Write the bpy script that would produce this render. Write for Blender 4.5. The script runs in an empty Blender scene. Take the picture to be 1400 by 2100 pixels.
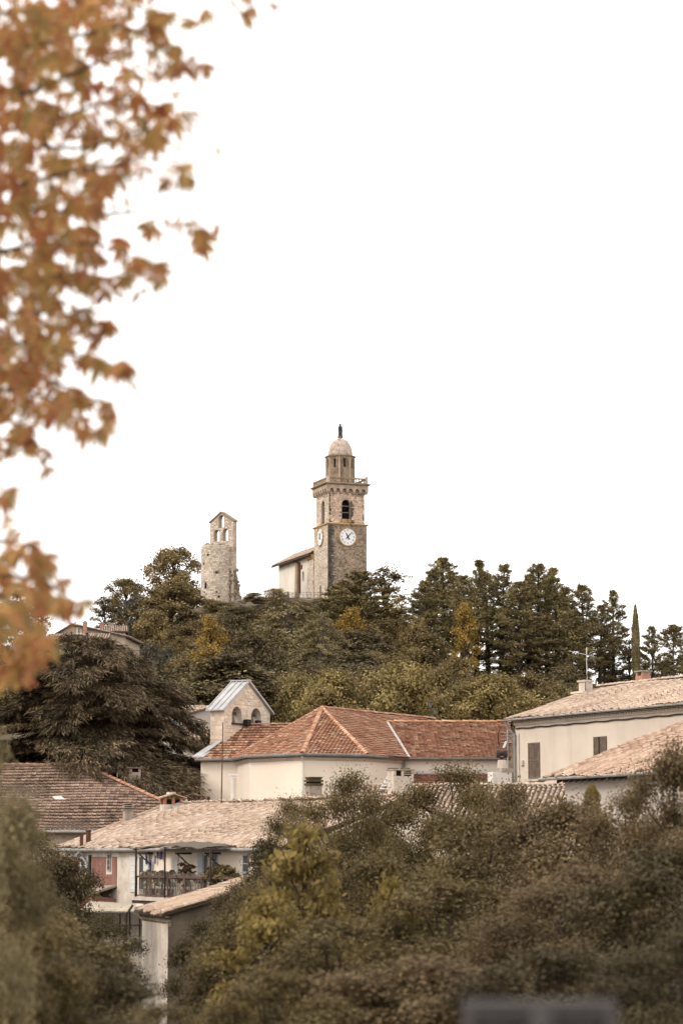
import bpy, math, random
import numpy as np
from mathutils import Vector, Matrix, Quaternion

rng = random.Random(11)
nr = np.random.default_rng(11)
sc = bpy.context.scene
C = sc.collection

# ------------------------------------------------------------------ camera
F = 4958.0                                   # focal length in photo pixels (85 mm on a 36 mm high frame)
TH = math.atan(695.0 / F)                    # camera pitch; eye level is at z = 0
CT, ST = math.cos(TH), math.sin(TH)
cam_data = bpy.data.cameras.new('camera')
cam = bpy.data.objects.new('camera', cam_data)
C.objects.link(cam)
cam_data.sensor_fit = 'VERTICAL'
cam_data.sensor_height = 36.0
cam_data.sensor_width = 24.0
cam_data.lens = 85.0
cam_data.clip_start = 0.3
cam_data.clip_end = 6000.0
cam.location = (0, 0, 0)
cam.rotation_euler = (math.pi / 2 + TH, 0, 0)
cam_data.dof.use_dof = True
cam_data.dof.focus_distance = 230.0
cam_data.dof.aperture_fstop = 2.4
sc.camera = cam

# ------------------------------------------------------------------ light: bright overcast, glow from the left
SUN_DIR = Vector((-0.80, -0.22, 0.62)).normalized()
world = bpy.data.worlds.new('World')
sc.world = world
world.use_nodes = True
nt = world.node_tree
nt.nodes.clear()
w_out = nt.nodes.new('ShaderNodeOutputWorld')
w_bg = nt.nodes.new('ShaderNodeBackground')
w_sky = nt.nodes.new('ShaderNodeTexSky')
w_sky.sky_type = 'NISHITA'
w_sky.sun_disc = False
w_sky.sun_elevation = math.asin(SUN_DIR.z)
w_sky.sun_rotation = math.atan2(SUN_DIR.x, SUN_DIR.y)
w_sky.dust_density = 3.0
w_mix = nt.nodes.new('ShaderNodeMix')
w_mix.data_type = 'RGBA'
w_mix.inputs[0].default_value = 0.90           # closed cloud cover
w_mix.inputs[7].default_value = (16.9, 16.3, 15.7, 1)
nt.links.new(w_sky.outputs[0], w_mix.inputs[6])
nt.links.new(w_mix.outputs[2], w_bg.inputs[0])
w_bg.inputs[1].default_value = 0.10
nt.links.new(w_bg.outputs[0], w_out.inputs[0])
sun_data = bpy.data.lights.new('sun', 'SUN')
sun_data.energy = 1.5
sun_data.angle = math.radians(16)
sun_data.color = (1.0, 0.92, 0.83)
sun = bpy.data.objects.new('sun', sun_data)
sun.rotation_euler = SUN_DIR.to_track_quat('Z', 'Y').to_euler()
C.objects.link(sun)
sc.view_settings.view_transform = 'Standard'
sc.view_settings.look = 'None'
sc.view_settings.exposure = 0.32
sc.view_settings.gamma = 1.0
sc.view_settings.use_curve_mapping = False
sc.render.engine = 'CYCLES'
sc.cycles.use_denoising = True
sc.cycles.max_bounces = 5
sc.cycles.diffuse_bounces = 3
sc.cycles.glossy_bounces = 2
sc.cycles.transmission_bounces = 3
sc.cycles.caustics_reflective = False
sc.cycles.caustics_refractive = False


# ------------------------------------------------------------------ projection helpers (real places from bearings and distances)
def zat(py, Y):
    return Y * math.tan(TH + math.atan((1050.0 - py) / F))


def P(px, py, Y):
    z = zat(py, Y)
    return Vector(((px - 700.0) / F * (Y * CT + z * ST), Y, z))


def proj(p):
    d = p[1] * CT + p[2] * ST
    return 700 + F * p[0] / d, 1050 - F * (-p[1] * ST + p[2] * CT) / d


def along(px, o, d):
    """parameter t where the point o + t d is seen in image column px"""
    c = (px - 700.0) / F
    return (c * (o[1] * CT + o[2] * ST) - o[0]) / (d[0] - c * (d[1] * CT + d[2] * ST))


# ------------------------------------------------------------------ terrain
CR_PX = [-1500, -400, 0, 250, 400, 480, 560, 760, 850, 950, 1100, 1400, 1900, 3000]
CR_PY = [1400, 1365, 1332, 1290, 1242, 1230, 1226, 1228, 1310, 1385, 1402, 1412, 1440, 1520]
CR_X = [(p - 700) / F * 325 for p in CR_PX]
CR_Z = [zat(p, 322) for p in CR_PY]
BY = [-60, 0, 5, 10, 20, 30, 50, 80, 96, 108, 118, 128, 140, 156, 172]
BZ = [-1.65, -1.65, -1.75, -2.0, -2.7, -3.3, -4.6, -6.6, -6.8, -5.6, -2.6, -0.5, 2.0, 5.0, 8.2]


def zg(x, y):
    if y <= 172:
        return float(np.interp(y, BY, BZ))
    cz = float(np.interp(x, CR_X, CR_Z))
    if y <= 322:
        t = (y - 172) / 150.0
        return 8.2 + (cz - 8.2) * (t ** float(np.interp(x, [-34, -20, 6, 14, 40], [.95, 2.6, 3.0, 1.7, 1.4])))
    if y <= 352:
        return cz
    return max(cz - (y - 352) * 0.28, -12.0)


# ------------------------------------------------------------------ naming helpers
ORG = {}


def props(o, label=None, cat=None, group=None, kind=None):
    if label: o['label'] = label
    if cat: o['category'] = cat
    if group: o['group'] = group
    if kind: o['kind'] = kind
    return o


def root(name, label, cat, loc, group=None):
    o = bpy.data.objects.new(name, None)
    o.empty_display_size = 0.3
    C.objects.link(o)
    o.location = loc
    ORG[o.name] = Vector(loc)
    return props(o, label, cat, group)


def link(name, me, parent=None, loc=(0, 0, 0)):
    o = bpy.data.objects.new(name, me)
    C.objects.link(o)
    if parent is not None:
        o.parent = parent
        ORG[o.name] = ORG[parent.name]
    else:
        o.location = loc
        ORG[o.name] = Vector(loc)
    return o


class Fr:
    """plan frame: u along U, v along V (to the left of U, i.e. away from the camera), z up"""
    def __init__(s, o, ux, uy):
        l = math.hypot(ux, uy)
        s.o = Vector((o[0], o[1], 0))
        s.U = Vector((ux / l, uy / l, 0))
        s.V = Vector((-uy / l, ux / l, 0))

    def __call__(s, u, v, z):
        return s.o + s.U * u + s.V * v + Vector((0, 0, z))

    def upx(s, px, v, z):
        """u of the point on the line (v, z) seen in column px"""
        return along(px, s(0, v, z), s.U)


class MB:
    def __init__(s):
        s.v = []
        s.f = []

    def poly(s, pts):
        n = len(s.v)
        s.v += [tuple(p) for p in pts]
        s.f.append(tuple(range(n, n + len(pts))))

    def hexa(s, p):
        """p: 4 bottom then 4 top points"""
        n = len(s.v)
        s.v += [tuple(q) for q in p]
        for f in ((3, 2, 1, 0), (4, 5, 6, 7), (0, 1, 5, 4), (1, 2, 6, 5), (2, 3, 7, 6), (3, 0, 4, 7)):
            s.f.append(tuple(n + i for i in f))

    def box(s, fr, u0, u1, v0, v1, z0, z1):
        s.hexa([fr(u0, v0, z0), fr(u1, v0, z0), fr(u1, v1, z0), fr(u0, v1, z0),
                fr(u0, v0, z1), fr(u1, v0, z1), fr(u1, v1, z1), fr(u0, v1, z1)])

    def prism(s, pts, vec):
        vec = Vector(vec)
        n = len(s.v)
        k = len(pts)
        s.v += [tuple(p) for p in pts] + [tuple(Vector(p) + vec) for p in pts]
        s.f.append(tuple(n + i for i in reversed(range(k))))
        s.f.append(tuple(n + k + i for i in range(k)))
        for i in range(k):
            j = (i + 1) % k
            s.f.append((n + i, n + j, n + k + j, n + k + i))

    def tube(s, pts, r, seg=6, cap=True):
        pts = [Vector(p) for p in pts]
        rs = r if isinstance(r, (list, tuple)) else [r] * len(pts)
        n0 = len(s.v)
        for i, p in enumerate(pts):
            a = pts[max(i - 1, 0)]
            b = pts[min(i + 1, len(pts) - 1)]
            d = (b - a).normalized()
            ref = Vector((0, 0, 1)) if abs(d.z) < 0.9 else Vector((1, 0, 0))
            x = d.cross(ref).normalized()
            y = d.cross(x)
            for k in range(seg):
                an = 2 * math.pi * k / seg
                s.v.append(tuple(p + (x * math.cos(an) + y * math.sin(an)) * rs[i]))
        for i in range(len(pts) - 1):
            for k in range(seg):
                a = n0 + i * seg + k
                b = n0 + i * seg + (k + 1) % seg
                s.f.append((a, b, b + seg, a + seg))
        if cap:
            s.f.append(tuple(n0 + k for k in reversed(range(seg))))
            e = n0 + (len(pts) - 1) * seg
            s.f.append(tuple(e + k for k in range(seg)))

    def lathe(s, c, prof, seg=16, rot=0.0, sx=1.0, sy=1.0):
        n0 = len(s.v)
        for r, z in prof:
            for k in range(seg):
                a = rot + 2 * math.pi * k / seg
                s.v.append((c[0] + r * sx * math.cos(a), c[1] + r * sy * math.sin(a), c[2] + z))
        for i in range(len(prof) - 1):
            for k in range(seg):
                a = n0 + i * seg + k
                b = n0 + i * seg + (k + 1) % seg
                s.f.append((a, b, b + seg, a + seg))
        s.f.append(tuple(n0 + k for k in reversed(range(seg))))
        e = n0 + (len(prof) - 1) * seg
        s.f.append(tuple(e + k for k in range(seg)))

    def mesh(s, name, mat, org=(0, 0, 0), smooth=False):
        me = bpy.data.meshes.new(name)
        ox, oy, oz = org
        me.from_pydata([(x - ox, y - oy, z - oz) for x, y, z in s.v], [], s.f)
        if mat is not None:
            me.materials.append(mat)
        if smooth:
            me.polygons.foreach_set('use_smooth', [True] * len(me.polygons))
        return me

    def build(s, name, mat, parent=None, loc=None, smooth=False):
        if parent is not None:
            org = ORG[parent.name]
        else:
            org = Vector(loc if loc is not None else (0, 0, 0))
        me = s.mesh(name, mat, org, smooth)
        return link(name, me, parent, org)


def np_mesh(name, V, Q, mat=None, smooth=False):
    """fast mesh of quads (or triangles) from arrays"""
    me = bpy.data.meshes.new(name)
    V = np.asarray(V, dtype=np.float32)
    Q = np.asarray(Q, dtype=np.int32)
    k = Q.shape[1]
    me.vertices.add(len(V))
    me.vertices.foreach_set('co', V.ravel())
    me.loops.add(Q.size)
    me.loops.foreach_set('vertex_index', Q.ravel())
    me.polygons.add(len(Q))
    me.polygons.foreach_set('loop_start', np.arange(0, Q.size, k, dtype=np.int32))
    if smooth:
        me.polygons.foreach_set('use_smooth', np.ones(len(Q), dtype=bool))
    me.update(calc_edges=True)
    if mat is not None:
        me.materials.append(mat)
    return me


# ------------------------------------------------------------------ materials
MATS = {}


def mat(name, c1, c2=None, scale=3.0, rough=0.85, jitter=0.0, bump=0.0, bscale=None, spec=0.25, metal=0.0,
        streak=None, spots=None, stretch=(1, 1, 1), trans=0.0, ramp=None, detail=4.0):
    """procedural material: noise blend of two colours, per-piece random brightness, optional rain streaks and spots"""
    m = bpy.data.materials.new(name)
    m.use_nodes = True
    t = m.node_tree
    N, L = t.nodes, t.links
    b = N['Principled BSDF']
    b.inputs['Roughness'].default_value = rough
    b.inputs['Metallic'].default_value = metal
    b.inputs['Specular IOR Level'].default_value = spec
    tc = N.new('ShaderNodeTexCoord')
    mp = N.new('ShaderNodeMapping')
    mp.inputs['Scale'].default_value = stretch
    L.new(tc.outputs['Object'], mp.inputs[0])
    rnd = None
    if jitter > 0 or ramp:
        oi = N.new('ShaderNodeObjectInfo')
        ge = N.new('ShaderNodeNewGeometry')
        ad = N.new('ShaderNodeMath'); ad.operation = 'ADD'
        L.new(oi.outputs['Random'], ad.inputs[0])
        L.new(ge.outputs['Random Per Island'], ad.inputs[1])
        fr = N.new('ShaderNodeMath'); fr.operation = 'FRACT'
        L.new(ad.outputs[0], fr.inputs[0])
        rnd = fr.outputs[0]
    c2 = c2 or c1
    if ramp:
        cr = N.new('ShaderNodeValToRGB')
        el = cr.color_ramp.elements
        while len(el) < len(ramp):
            el.new(0.5)
        for i, (p, c) in enumerate(ramp):
            el[i].position = p
            el[i].color = (*c, 1)
        L.new(rnd, cr.inputs[0])
        base = cr.outputs[0]
        if c2 is not c1:
            pass
    no = N.new('ShaderNodeTexNoise')
    no.inputs['Scale'].default_value = scale
    no.inputs['Detail'].default_value = detail
    no.inputs['Roughness'].default_value = 0.62
    L.new(mp.outputs[0], no.inputs[0])
    st = N.new('ShaderNodeMapRange')
    st.inputs[1].default_value = 0.36
    st.inputs[2].default_value = 0.64
    L.new(no.outputs[0], st.inputs[0])
    mx = N.new('ShaderNodeMix'); mx.data_type = 'RGBA'
    if ramp:
        mx.blend_type = 'MULTIPLY'
        mx.inputs[0].default_value = 1.0
        gr = N.new('ShaderNodeMix'); gr.data_type = 'RGBA'
        gr.inputs[6].default_value = (*c1, 1)
        gr.inputs[7].default_value = (*c2, 1)
        L.new(st.outputs[0], gr.inputs[0])
        L.new(base, mx.inputs[6])
        L.new(gr.outputs[2], mx.inputs[7])
    else:
        L.new(st.outputs[0], mx.inputs[0])
        mx.inputs[6].default_value = (*c1, 1)
        mx.inputs[7].default_value = (*c2, 1)
    col = mx.outputs[2]
    if streak:
        sc_, scol, amt = streak
        m2 = N.new('ShaderNodeMapping')
        m2.inputs['Scale'].default_value = (sc_, sc_, sc_ * 0.09)
        L.new(tc.outputs['Object'], m2.inputs[0])
        n2 = N.new('ShaderNodeTexNoise')
        n2.inputs['Scale'].default_value = 1.0
        n2.inputs['Detail'].default_value = 5.0
        L.new(m2.outputs[0], n2.inputs[0])
        r2 = N.new('ShaderNodeMapRange')
        r2.inputs[1].default_value = 0.5
        r2.inputs[2].default_value = 0.78
        r2.inputs[4].default_value = amt
        L.new(n2.outputs[0], r2.inputs[0])
        x2 = N.new('ShaderNodeMix'); x2.data_type = 'RGBA'
        L.new(r2.outputs[0], x2.inputs[0])
        L.new(col, x2.inputs[6])
        x2.inputs[7].default_value = (*scol, 1)
        col = x2.outputs[2]
    if spots:
        sc_, scol, lo, amt = spots
        n3 = N.new('ShaderNodeTexNoise')
        n3.inputs['Scale'].default_value = sc_
        n3.inputs['Detail'].default_value = 6.0
        n3.inputs['Roughness'].default_value = 0.7
        L.new(tc.outputs['Object'], n3.inputs[0])
        r3 = N.new('ShaderNodeMapRange')
        r3.inputs[1].default_value = lo
        r3.inputs[2].default_value = lo + 0.12
        r3.inputs[4].default_value = amt
        L.new(n3.outputs[0], r3.inputs[0])
        x3 = N.new('ShaderNodeMix'); x3.data_type = 'RGBA'
        L.new(r3.outputs[0], x3.inputs[0])
        L.new(col, x3.inputs[6])
        x3.inputs[7].default_value = (*scol, 1)
        col = x3.outputs[2]
    if jitter > 0:
        mr = N.new('ShaderNodeMapRange')
        mr.inputs[3].default_value = 1 - jitter
        mr.inputs[4].default_value = 1 + jitter
        L.new(rnd, mr.inputs[0])
        hs = N.new('ShaderNodeHueSaturation')
        L.new(mr.outputs[0], hs.inputs['Value'])
        L.new(col, hs.inputs['Color'])
        col = hs.outputs[0]
    L.new(col, b.inputs['Base Color'])
    if bump > 0:
        bn = N.new('ShaderNodeTexNoise')
        bn.inputs['Scale'].default_value = bscale or scale * 4
        bn.inputs['Detail'].default_value = 5.0
        L.new(mp.outputs[0], bn.inputs[0])
        bu = N.new('ShaderNodeBump')
        bu.inputs['Strength'].default_value = 0.6
        bu.inputs['Distance'].default_value = bump
        L.new(bn.outputs[0], bu.inputs['Height'])
        L.new(bu.outputs[0], b.inputs['Normal'])
    if trans > 0:
        tr = N.new('ShaderNodeBsdfTranslucent')
        L.new(col, tr.inputs[0])
        ms = N.new('ShaderNodeMixShader')
        ms.inputs[0].default_value = trans
        L.new(b.outputs[0], ms.inputs[1])
        L.new(tr.outputs[0], ms.inputs[2])
        L.new(ms.outputs[0], N['Material Output'].inputs[0])
    MATS[name] = m
    return m


M = {}
# ground
M['soil'] = mat('soil', (.050, .038, .020), (.095, .072, .038), scale=.25, rough=1, bump=.15, bscale=1.2)
# masonry
M['mortar'] = mat('mortar', (.40, .33, .26), (.30, .245, .19), scale=1.2, rough=.95, bump=.02, bscale=9)
M['stone_warm'] = mat('stone_warm', (.70, .52, .395), (.52, .37, .265), scale=.8, jitter=.34, rough=.95, bump=.03, bscale=8,
                      spots=(.35, (.085, .068, .052), .57, .8))
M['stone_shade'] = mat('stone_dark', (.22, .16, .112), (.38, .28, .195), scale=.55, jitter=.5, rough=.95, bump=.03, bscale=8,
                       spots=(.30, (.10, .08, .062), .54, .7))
M['stone_pale'] = mat('stone_pale', (.60, .50, .41), (.47, .385, .30), scale=1.1, jitter=.25, rough=.95, bump=.03, bscale=9,
                      spots=(.9, (.18, .14, .11), .63, .5))
M['stone_ruin'] = mat('stone_ruin', (.62, .53, .435), (.50, .415, .33), scale=.6, jitter=.28, rough=.95, bump=.03, bscale=9,
                      spots=(.30, (.22, .18, .125), .60, .6))
M['stone_trim'] = mat('stone_trim', (.36, .27, .18), (.20, .155, .11), scale=1.5, rough=.95, bump=.02, bscale=8, jitter=.2)
M['ochre_trim'] = mat('ochre_trim', (.44, .29, .13), (.30, .20, .10), scale=1.5, rough=.9, jitter=.1)
M['stone_lantern'] = mat('stone_lantern', (.30, .22, .145), (.16, .12, .085), scale=.9, rough=.95, jitter=.15, bump=.03, bscale=7,
                         streak=(1.6, (.06, .05, .045), .7))
M['dome'] = mat('dome', (.50, .40, .33), (.36, .285, .235), scale=2.2, rough=.95, spots=(2.0, (.15, .115, .095), .50, .75), bump=.03, bscale=7)
M['bronze'] = mat('bronze', (.012, .008, .012), (.022, .016, .02), scale=3, rough=.5, spec=.5)
# renders
M['render_cream'] = mat('render_cream', (.78, .675, .56), (.72, .615, .505), scale=.30, rough=.95, bump=.008, bscale=14,
                        streak=(.8, (.55, .46, .36), .22))
M['render_beige'] = mat('render_beige', (.60, .52, .43), (.53, .45, .37), scale=.35, rough=.95, bump=.008, bscale=14,
                        streak=(1.3, (.36, .29, .225), .45))
M['render_grey'] = mat('render_grey', (.50, .44, .385), (.44, .385, .33), scale=.4, rough=.95, bump=.008, bscale=14,
                       streak=(1.5, (.30, .25, .21), .3))
M['render_white'] = mat('render_white', (.66, .62, .57), (.50, .46, .41), scale=.7, rough=.95, bump=.01, bscale=10,
                        streak=(2.5, (.28, .23, .19), .7), spots=(1.6, (.30, .25, .20), .60, .7))
M['render_old'] = mat('render_old', (.62, .55, .47), (.46, .39, .32), scale=1.1, rough=.95, bump=.02, bscale=8,
                      streak=(2.2, (.33, .27, .21), .3), spots=(3.2, (.27, .22, .17), .57, .7))
M['render_chapel'] = mat('render_chapel', (.72, .66, .57), (.64, .57, .48), scale=.5, rough=.95, streak=(1.5, (.45, .38, .31), .4))
M['red_paint'] = mat('red_paint', (.225, .108, .08), (.18, .086, .065), scale=1.0, rough=.9, streak=(3.0, (.36, .24, .19), .5),
                     spots=(1.3, (.50, .38, .30), .66, .8))
M['cement'] = mat('cement', (.36, .30, .245), (.25, .205, .165), scale=2.0, rough=.95, bump=.02, bscale=12, streak=(3, (.12, .095, .075), .6))
M['cement_pale'] = mat('cement_pale', (.56, .49, .41), (.44, .375, .31), scale=2.2, rough=.95, bump=.015, bscale=12,
                       streak=(3.5, (.23, .18, .14), .55))
M['moss'] = mat('moss', (.055, .045, .025), (.10, .075, .035), scale=7, rough=1, bump=.03, bscale=20)
# roofs
CANAL = [(0.0, (.37, .275, .215)), (.22, (.48, .375, .30)), (.45, (.56, .45, .365)), (.62, (.45, .31, .235)), (.75, (.42, .325, .255)), (.9, (.64, .535, .45)), (1.0, (.29, .21, .16))]
M['canal'] = mat('canal_tile', (1.0, .98, .95), (.78, .74, .69), scale=3.5, rough=.95, ramp=CANAL, bump=.01, bscale=18,
                 spots=(1.7, (.15, .115, .08), .60, .75))
M['canal_warm'] = mat('canal_tile_warm', (.95, .86, .80), (.72, .62, .55), scale=3.5, rough=.95, ramp=CANAL, bump=.01, bscale=18,
                      spots=(1.9, (.13, .085, .05), .60, .7))
M['channel'] = mat('tile_channel', (.10, .068, .05), (.065, .046, .035), scale=2.5, rough=1, spots=(2.0, (.05, .04, .03), .56, .8))
FLAT = [(0.0, (.34, .165, .10)), (.22, (.42, .22, .138)), (.45, (.37, .18, .108)), (.68, (.46, .26, .168)), (.86, (.58, .40, .285)), (.95, (.25, .12, .075)), (1.0, (.17, .085, .06))]
M['flat_tile'] = mat('flat_tile', (1, 1, 1), (.72, .70, .68), scale=1.1, rough=.9, ramp=FLAT, spots=(.9, (.11, .062, .04), .60, .65))
FLAT_OLD = [(0.0, (.27, .175, .13)), (.25, (.37, .255, .19)), (.5, (.30, .20, .15)), (.76, (.43, .31, .235)), (.93, (.22, .145, .108)), (1.0, (.15, .105, .082))]
M['flat_old'] = mat('flat_tile_old', (1, 1, 1), (.62, .60, .58), scale=1.3, rough=.95, ramp=FLAT_OLD, spots=(.8, (.06, .048, .038), .56, .8))
M['flat_red'] = mat('flat_tile_red', (.25, .105, .075), (.19, .08, .058), scale=2, rough=.9, jitter=.25)
M['ridge_tile'] = mat('ridge_tile', (1.05, .95, .85), (.8, .7, .6), scale=2, rough=.9, ramp=[(0, (.38, .20, .125)), (.5, (.50, .32, .22)), (1.0, (.60, .44, .33))])
M['zinc'] = mat('zinc', (.45, .44, .435), (.36, .35, .345), scale=1.2, rough=.6, metal=.2, spec=.5, streak=(2, (.22, .22, .23), .4))
M['zinc_old'] = mat('zinc_old', (.30, .285, .265), (.21, .195, .18), scale=2, rough=.6, metal=.2, spec=.4)
M['gutter'] = mat('gutter', (.165, .15, .135), (.115, .10, .09), scale=2, rough=.6, spec=.4)
M['corrugated'] = mat('corrugated', (.58, .52, .42), (.48, .42, .335), scale=1.5, rough=.8, streak=(2, (.33, .27, .2), .4))
# wood, metal, glass
M['shutter'] = mat('shutter_brown', (.155, .112, .082), (.105, .075, .056), scale=3, rough=.8, streak=(6, (.22, .17, .13), .4))
M['shutter_white'] = mat('shutter_white', (.63, .61, .58), (.54, .52, .48), scale=2, rough=.8, streak=(5, (.38, .34, .30), .4))
M['shutter_blue'] = mat('shutter_blue', (.44, .47, .52), (.38, .41, .46), scale=2, rough=.8)
M['shutter_red'] = mat('shutter_red', (.23, .065, .05), (.17, .05, .04), scale=2, rough=.8)
M['old_wood'] = mat('old_wood', (.085, .058, .045), (.05, .036, .03), scale=4, rough=.9)
M['rail_wood'] = mat('rail_wood', (.125, .068, .05), (.085, .048, .037), scale=4, rough=.85)
M['slat'] = mat('slat', (.155, .13, .105), (.09, .075, .062), scale=4, rough=.95, jitter=.4)
M['dark'] = mat('dark_void', (.010, .009, .008), (.016, .014, .012), scale=2, rough=1, spec=.05)
M['glass'] = mat('glass_pane', (.05, .05, .055), (.08, .08, .085), scale=1.5, rough=.12, spec=.6)
M['iron'] = mat('iron', (.028, .022, .020), (.05, .036, .03), scale=4, rough=.7)
M['rust'] = mat('rust', (.115, .048, .028), (.07, .034, .024), scale=5, rough=.85)
M['aluminium'] = mat('aluminium', (.52, .50, .48), (.42, .40, .38), scale=4, rough=.4, metal=.6, spec=.5)
M['white'] = mat('white_enamel', (.80, .79, .78), (.74, .73, .72), scale=2, rough=.45, spec=.4)
M['pvc'] = mat('pvc', (.62, .575, .51), (.53, .48, .42), scale=2, rough=.6)
M['black'] = mat('black_paint', (.010, .009, .010), (.016, .014, .014), scale=3, rough=.6)
M['reed'] = mat('reed_mat', (.135, .11, .082), (.07, .058, .045), scale=14, rough=1, stretch=(1, 1, .3))
M['terracotta'] = mat('terracotta', (.33, .15, .09), (.26, .11, .07), scale=3, rough=.9)
M['cloth_blue'] = mat('cloth_blue', (.03, .035, .10), (.04, .045, .13), scale=3, rough=.95)
M['sign_back'] = mat('sign_metal', (.022, .019, .018), (.018, .015, .014), scale=3, rough=.5, metal=.3, spec=.5)
# plants
M['bark'] = mat('bark', (.062, .046, .034), (.035, .026, .02), scale=5, rough=1, bump=.03, bscale=14, stretch=(1, 1, .25))
M['bark_grey'] = mat('bark_grey', (.12, .10, .085), (.075, .062, .052), scale=5, rough=1)


def leaf(name, ramp, trans=.25, lo=.48):
    M[name] = mat(name, (1.05, 1.05, 1.05), (lo, lo, lo), scale=.45, rough=.75, spec=.2, ramp=ramp, trans=trans, detail=2)


leaf('leaf_pine', [(0, (0.136, 0.111, 0.055)), (.5, (0.255, 0.205, 0.090)), (1, (0.391, 0.302, 0.137))], .10)
leaf('leaf_olive', [(0, (0.120, 0.088, 0.036)), (.5, (0.206, 0.151, 0.062)), (1, (0.293, 0.215, 0.089))], 0.25)
leaf('leaf_dark', [(0, (0.084, 0.064, 0.031)), (.5, (0.144, 0.110, 0.055)), (1, (0.204, 0.156, 0.078))], 0.25)
leaf('leaf_yellow', [(0, (0.262, 0.169, 0.039)), (.5, (0.427, 0.271, 0.057)), (1, (0.552, 0.363, 0.092))], .35)
leaf('leaf_tan', [(0, (0.182, 0.132, 0.056)), (.5, (0.303, 0.220, 0.094)), (1, (0.424, 0.308, 0.131))], 0.3)
leaf('leaf_belt', [(0, (.20, .15, .055)), (.5, (.33, .25, .095)), (1, (.46, .35, .14))], .3)
leaf('leaf_grey', [(0, (.085, .075, .052)), (.5, (.125, .112, .08)), (1, (.175, .155, .115))])
leaf('leaf_cedar', [(0, (0.065, 0.048, 0.025)), (.5, (0.132, 0.094, 0.051)), (1, (0.248, 0.173, 0.097))], .08)
leaf('leaf_near', [(0, (0.108, 0.081, 0.034)), (.5, (0.175, 0.130, 0.055)), (1, (0.241, 0.179, 0.076))], 0.3)
leaf('leaf_near_brown', [(0, (0.115, 0.081, 0.040)), (.5, (0.185, 0.130, 0.065)), (1, (0.255, 0.179, 0.090))], 0.3)
leaf('leaf_near_dark', [(0, (0.059, 0.045, 0.021)), (.5, (0.095, 0.072, 0.034)), (1, (0.131, 0.099, 0.047))], 0.25)
leaf('leaf_near_yellow', [(0, (0.172, 0.127, 0.040)), (.5, (0.270, 0.198, 0.063)), (1, (0.368, 0.269, 0.086))], 0.4)
leaf('leaf_near_pale', [(0, (0.197, 0.159, 0.081)), (.5, (0.281, 0.227, 0.117)), (1, (0.365, 0.296, 0.153))], 0.3)
M['leaf_autumn'] = mat('leaf_autumn', (1.2, 1.17, 1.12), (.8, .76, .76), scale=7, rough=.6, spec=.3, trans=.6,
                       ramp=[(0, (.40, .215, .072)), (.16, (.55, .35, .125)), (.32, (.40, .145, .075)), (.46, (.46, .26, .085)), (.60, (.31, .235, .085)),
                             (.76, (.58, .40, .16)), (.9, (.42, .14, .075)), (1, (.28, .185, .075))])


# ------------------------------------------------------------------ ground
def build_ground():
    xs = np.concatenate([np.linspace(-2500, -110, 14), np.linspace(-100, 100, 81), np.linspace(110, 2500, 14)])
    ys = np.concatenate([np.linspace(-60, 0, 5), np.linspace(2, 30, 15), np.linspace(34, 400, 93), np.linspace(420, 3000, 20)])
    V = []
    for y in ys:
        for x in xs:
            z = zg(x, y)
            if y > 160:
                z += 0.5 * math.sin(x * .31 + y * .17) * math.sin(y * .23 - x * .11) * (0.25 if 322 < y < 356 else 1)
            V.append((x, y, z))
    nx = len(xs)
    Q = [(j * nx + i, j * nx + i + 1, (j + 1) * nx + i + 1, (j + 1) * nx + i) for j in range(len(ys) - 1) for i in range(nx - 1)]
    o = link('ground', np_mesh('ground', V, Q, M['soil'], True))
    props(o, 'brown earth of the valley and the wooded hill', None, None, 'structure')


build_ground()


# ------------------------------------------------------------------ walls with openings
def wall(mb, pt, u0, u1, z0, z1, holes=(), depth=.2, arcn=8):
    """front skin of a wall with one row of openings and their reveals.
    pt(u, z, d): world point at depth d behind the skin. hole = (ua, ub, za, zb, arched)"""
    u = u0
    for (a, b, c, d, arch) in sorted(holes):
        if a > u:
            mb.poly([pt(u, z0, 0), pt(a, z0, 0), pt(a, z1, 0), pt(u, z1, 0)])
        if c > z0 + 1e-6:
            mb.poly([pt(a, z0, 0), pt(b, z0, 0), pt(b, c, 0), pt(a, c, 0)])
            mb.poly([pt(a, c, 0), pt(b, c, 0), pt(b, c, depth), pt(a, c, depth)])
        if arch:
            r = (b - a) / 2
            m = (a + b) / 2
            zs = d - r
            arc = [(m - r * math.cos(math.pi * k / arcn), zs + r * math.sin(math.pi * k / arcn)) for k in range(arcn + 1)]
            for (p, q), (s, t) in zip(arc, arc[1:]):
                mb.poly([pt(p, q, 0), pt(s, t, 0), pt(s, z1, 0), pt(p, z1, 0)])
                mb.poly([pt(p, q, 0), pt(p, q, depth), pt(s, t, depth), pt(s, t, 0)])
        else:
            zs = d
            mb.poly([pt(a, d, 0), pt(b, d, 0), pt(b, z1, 0), pt(a, z1, 0)])
            mb.poly([pt(a, d, 0), pt(a, d, depth), pt(b, d, depth), pt(b, d, 0)])
        mb.poly([pt(a, c, 0), pt(a, c, depth), pt(a, zs, depth), pt(a, zs, 0)])
        mb.poly([pt(b, c, 0), pt(b, zs, 0), pt(b, zs, depth), pt(b, c, depth)])
        u = b
    if u < u1:
        mb.poly([pt(u, z0, 0), pt(u1, z0, 0), pt(u1, z1, 0), pt(u, z1, 0)])


def in_hole(u, z, holes, g=.0):
    for (a, b, c, d, arch) in holes:
        if a - g < u < b + g and c - g < z < d + g:
            if not arch:
                return True
            r = (b - a) / 2
            zs = d - r
            if z < zs or math.hypot(u - (a + b) / 2, z - zs) < r + g:
                return True
    return False


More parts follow.
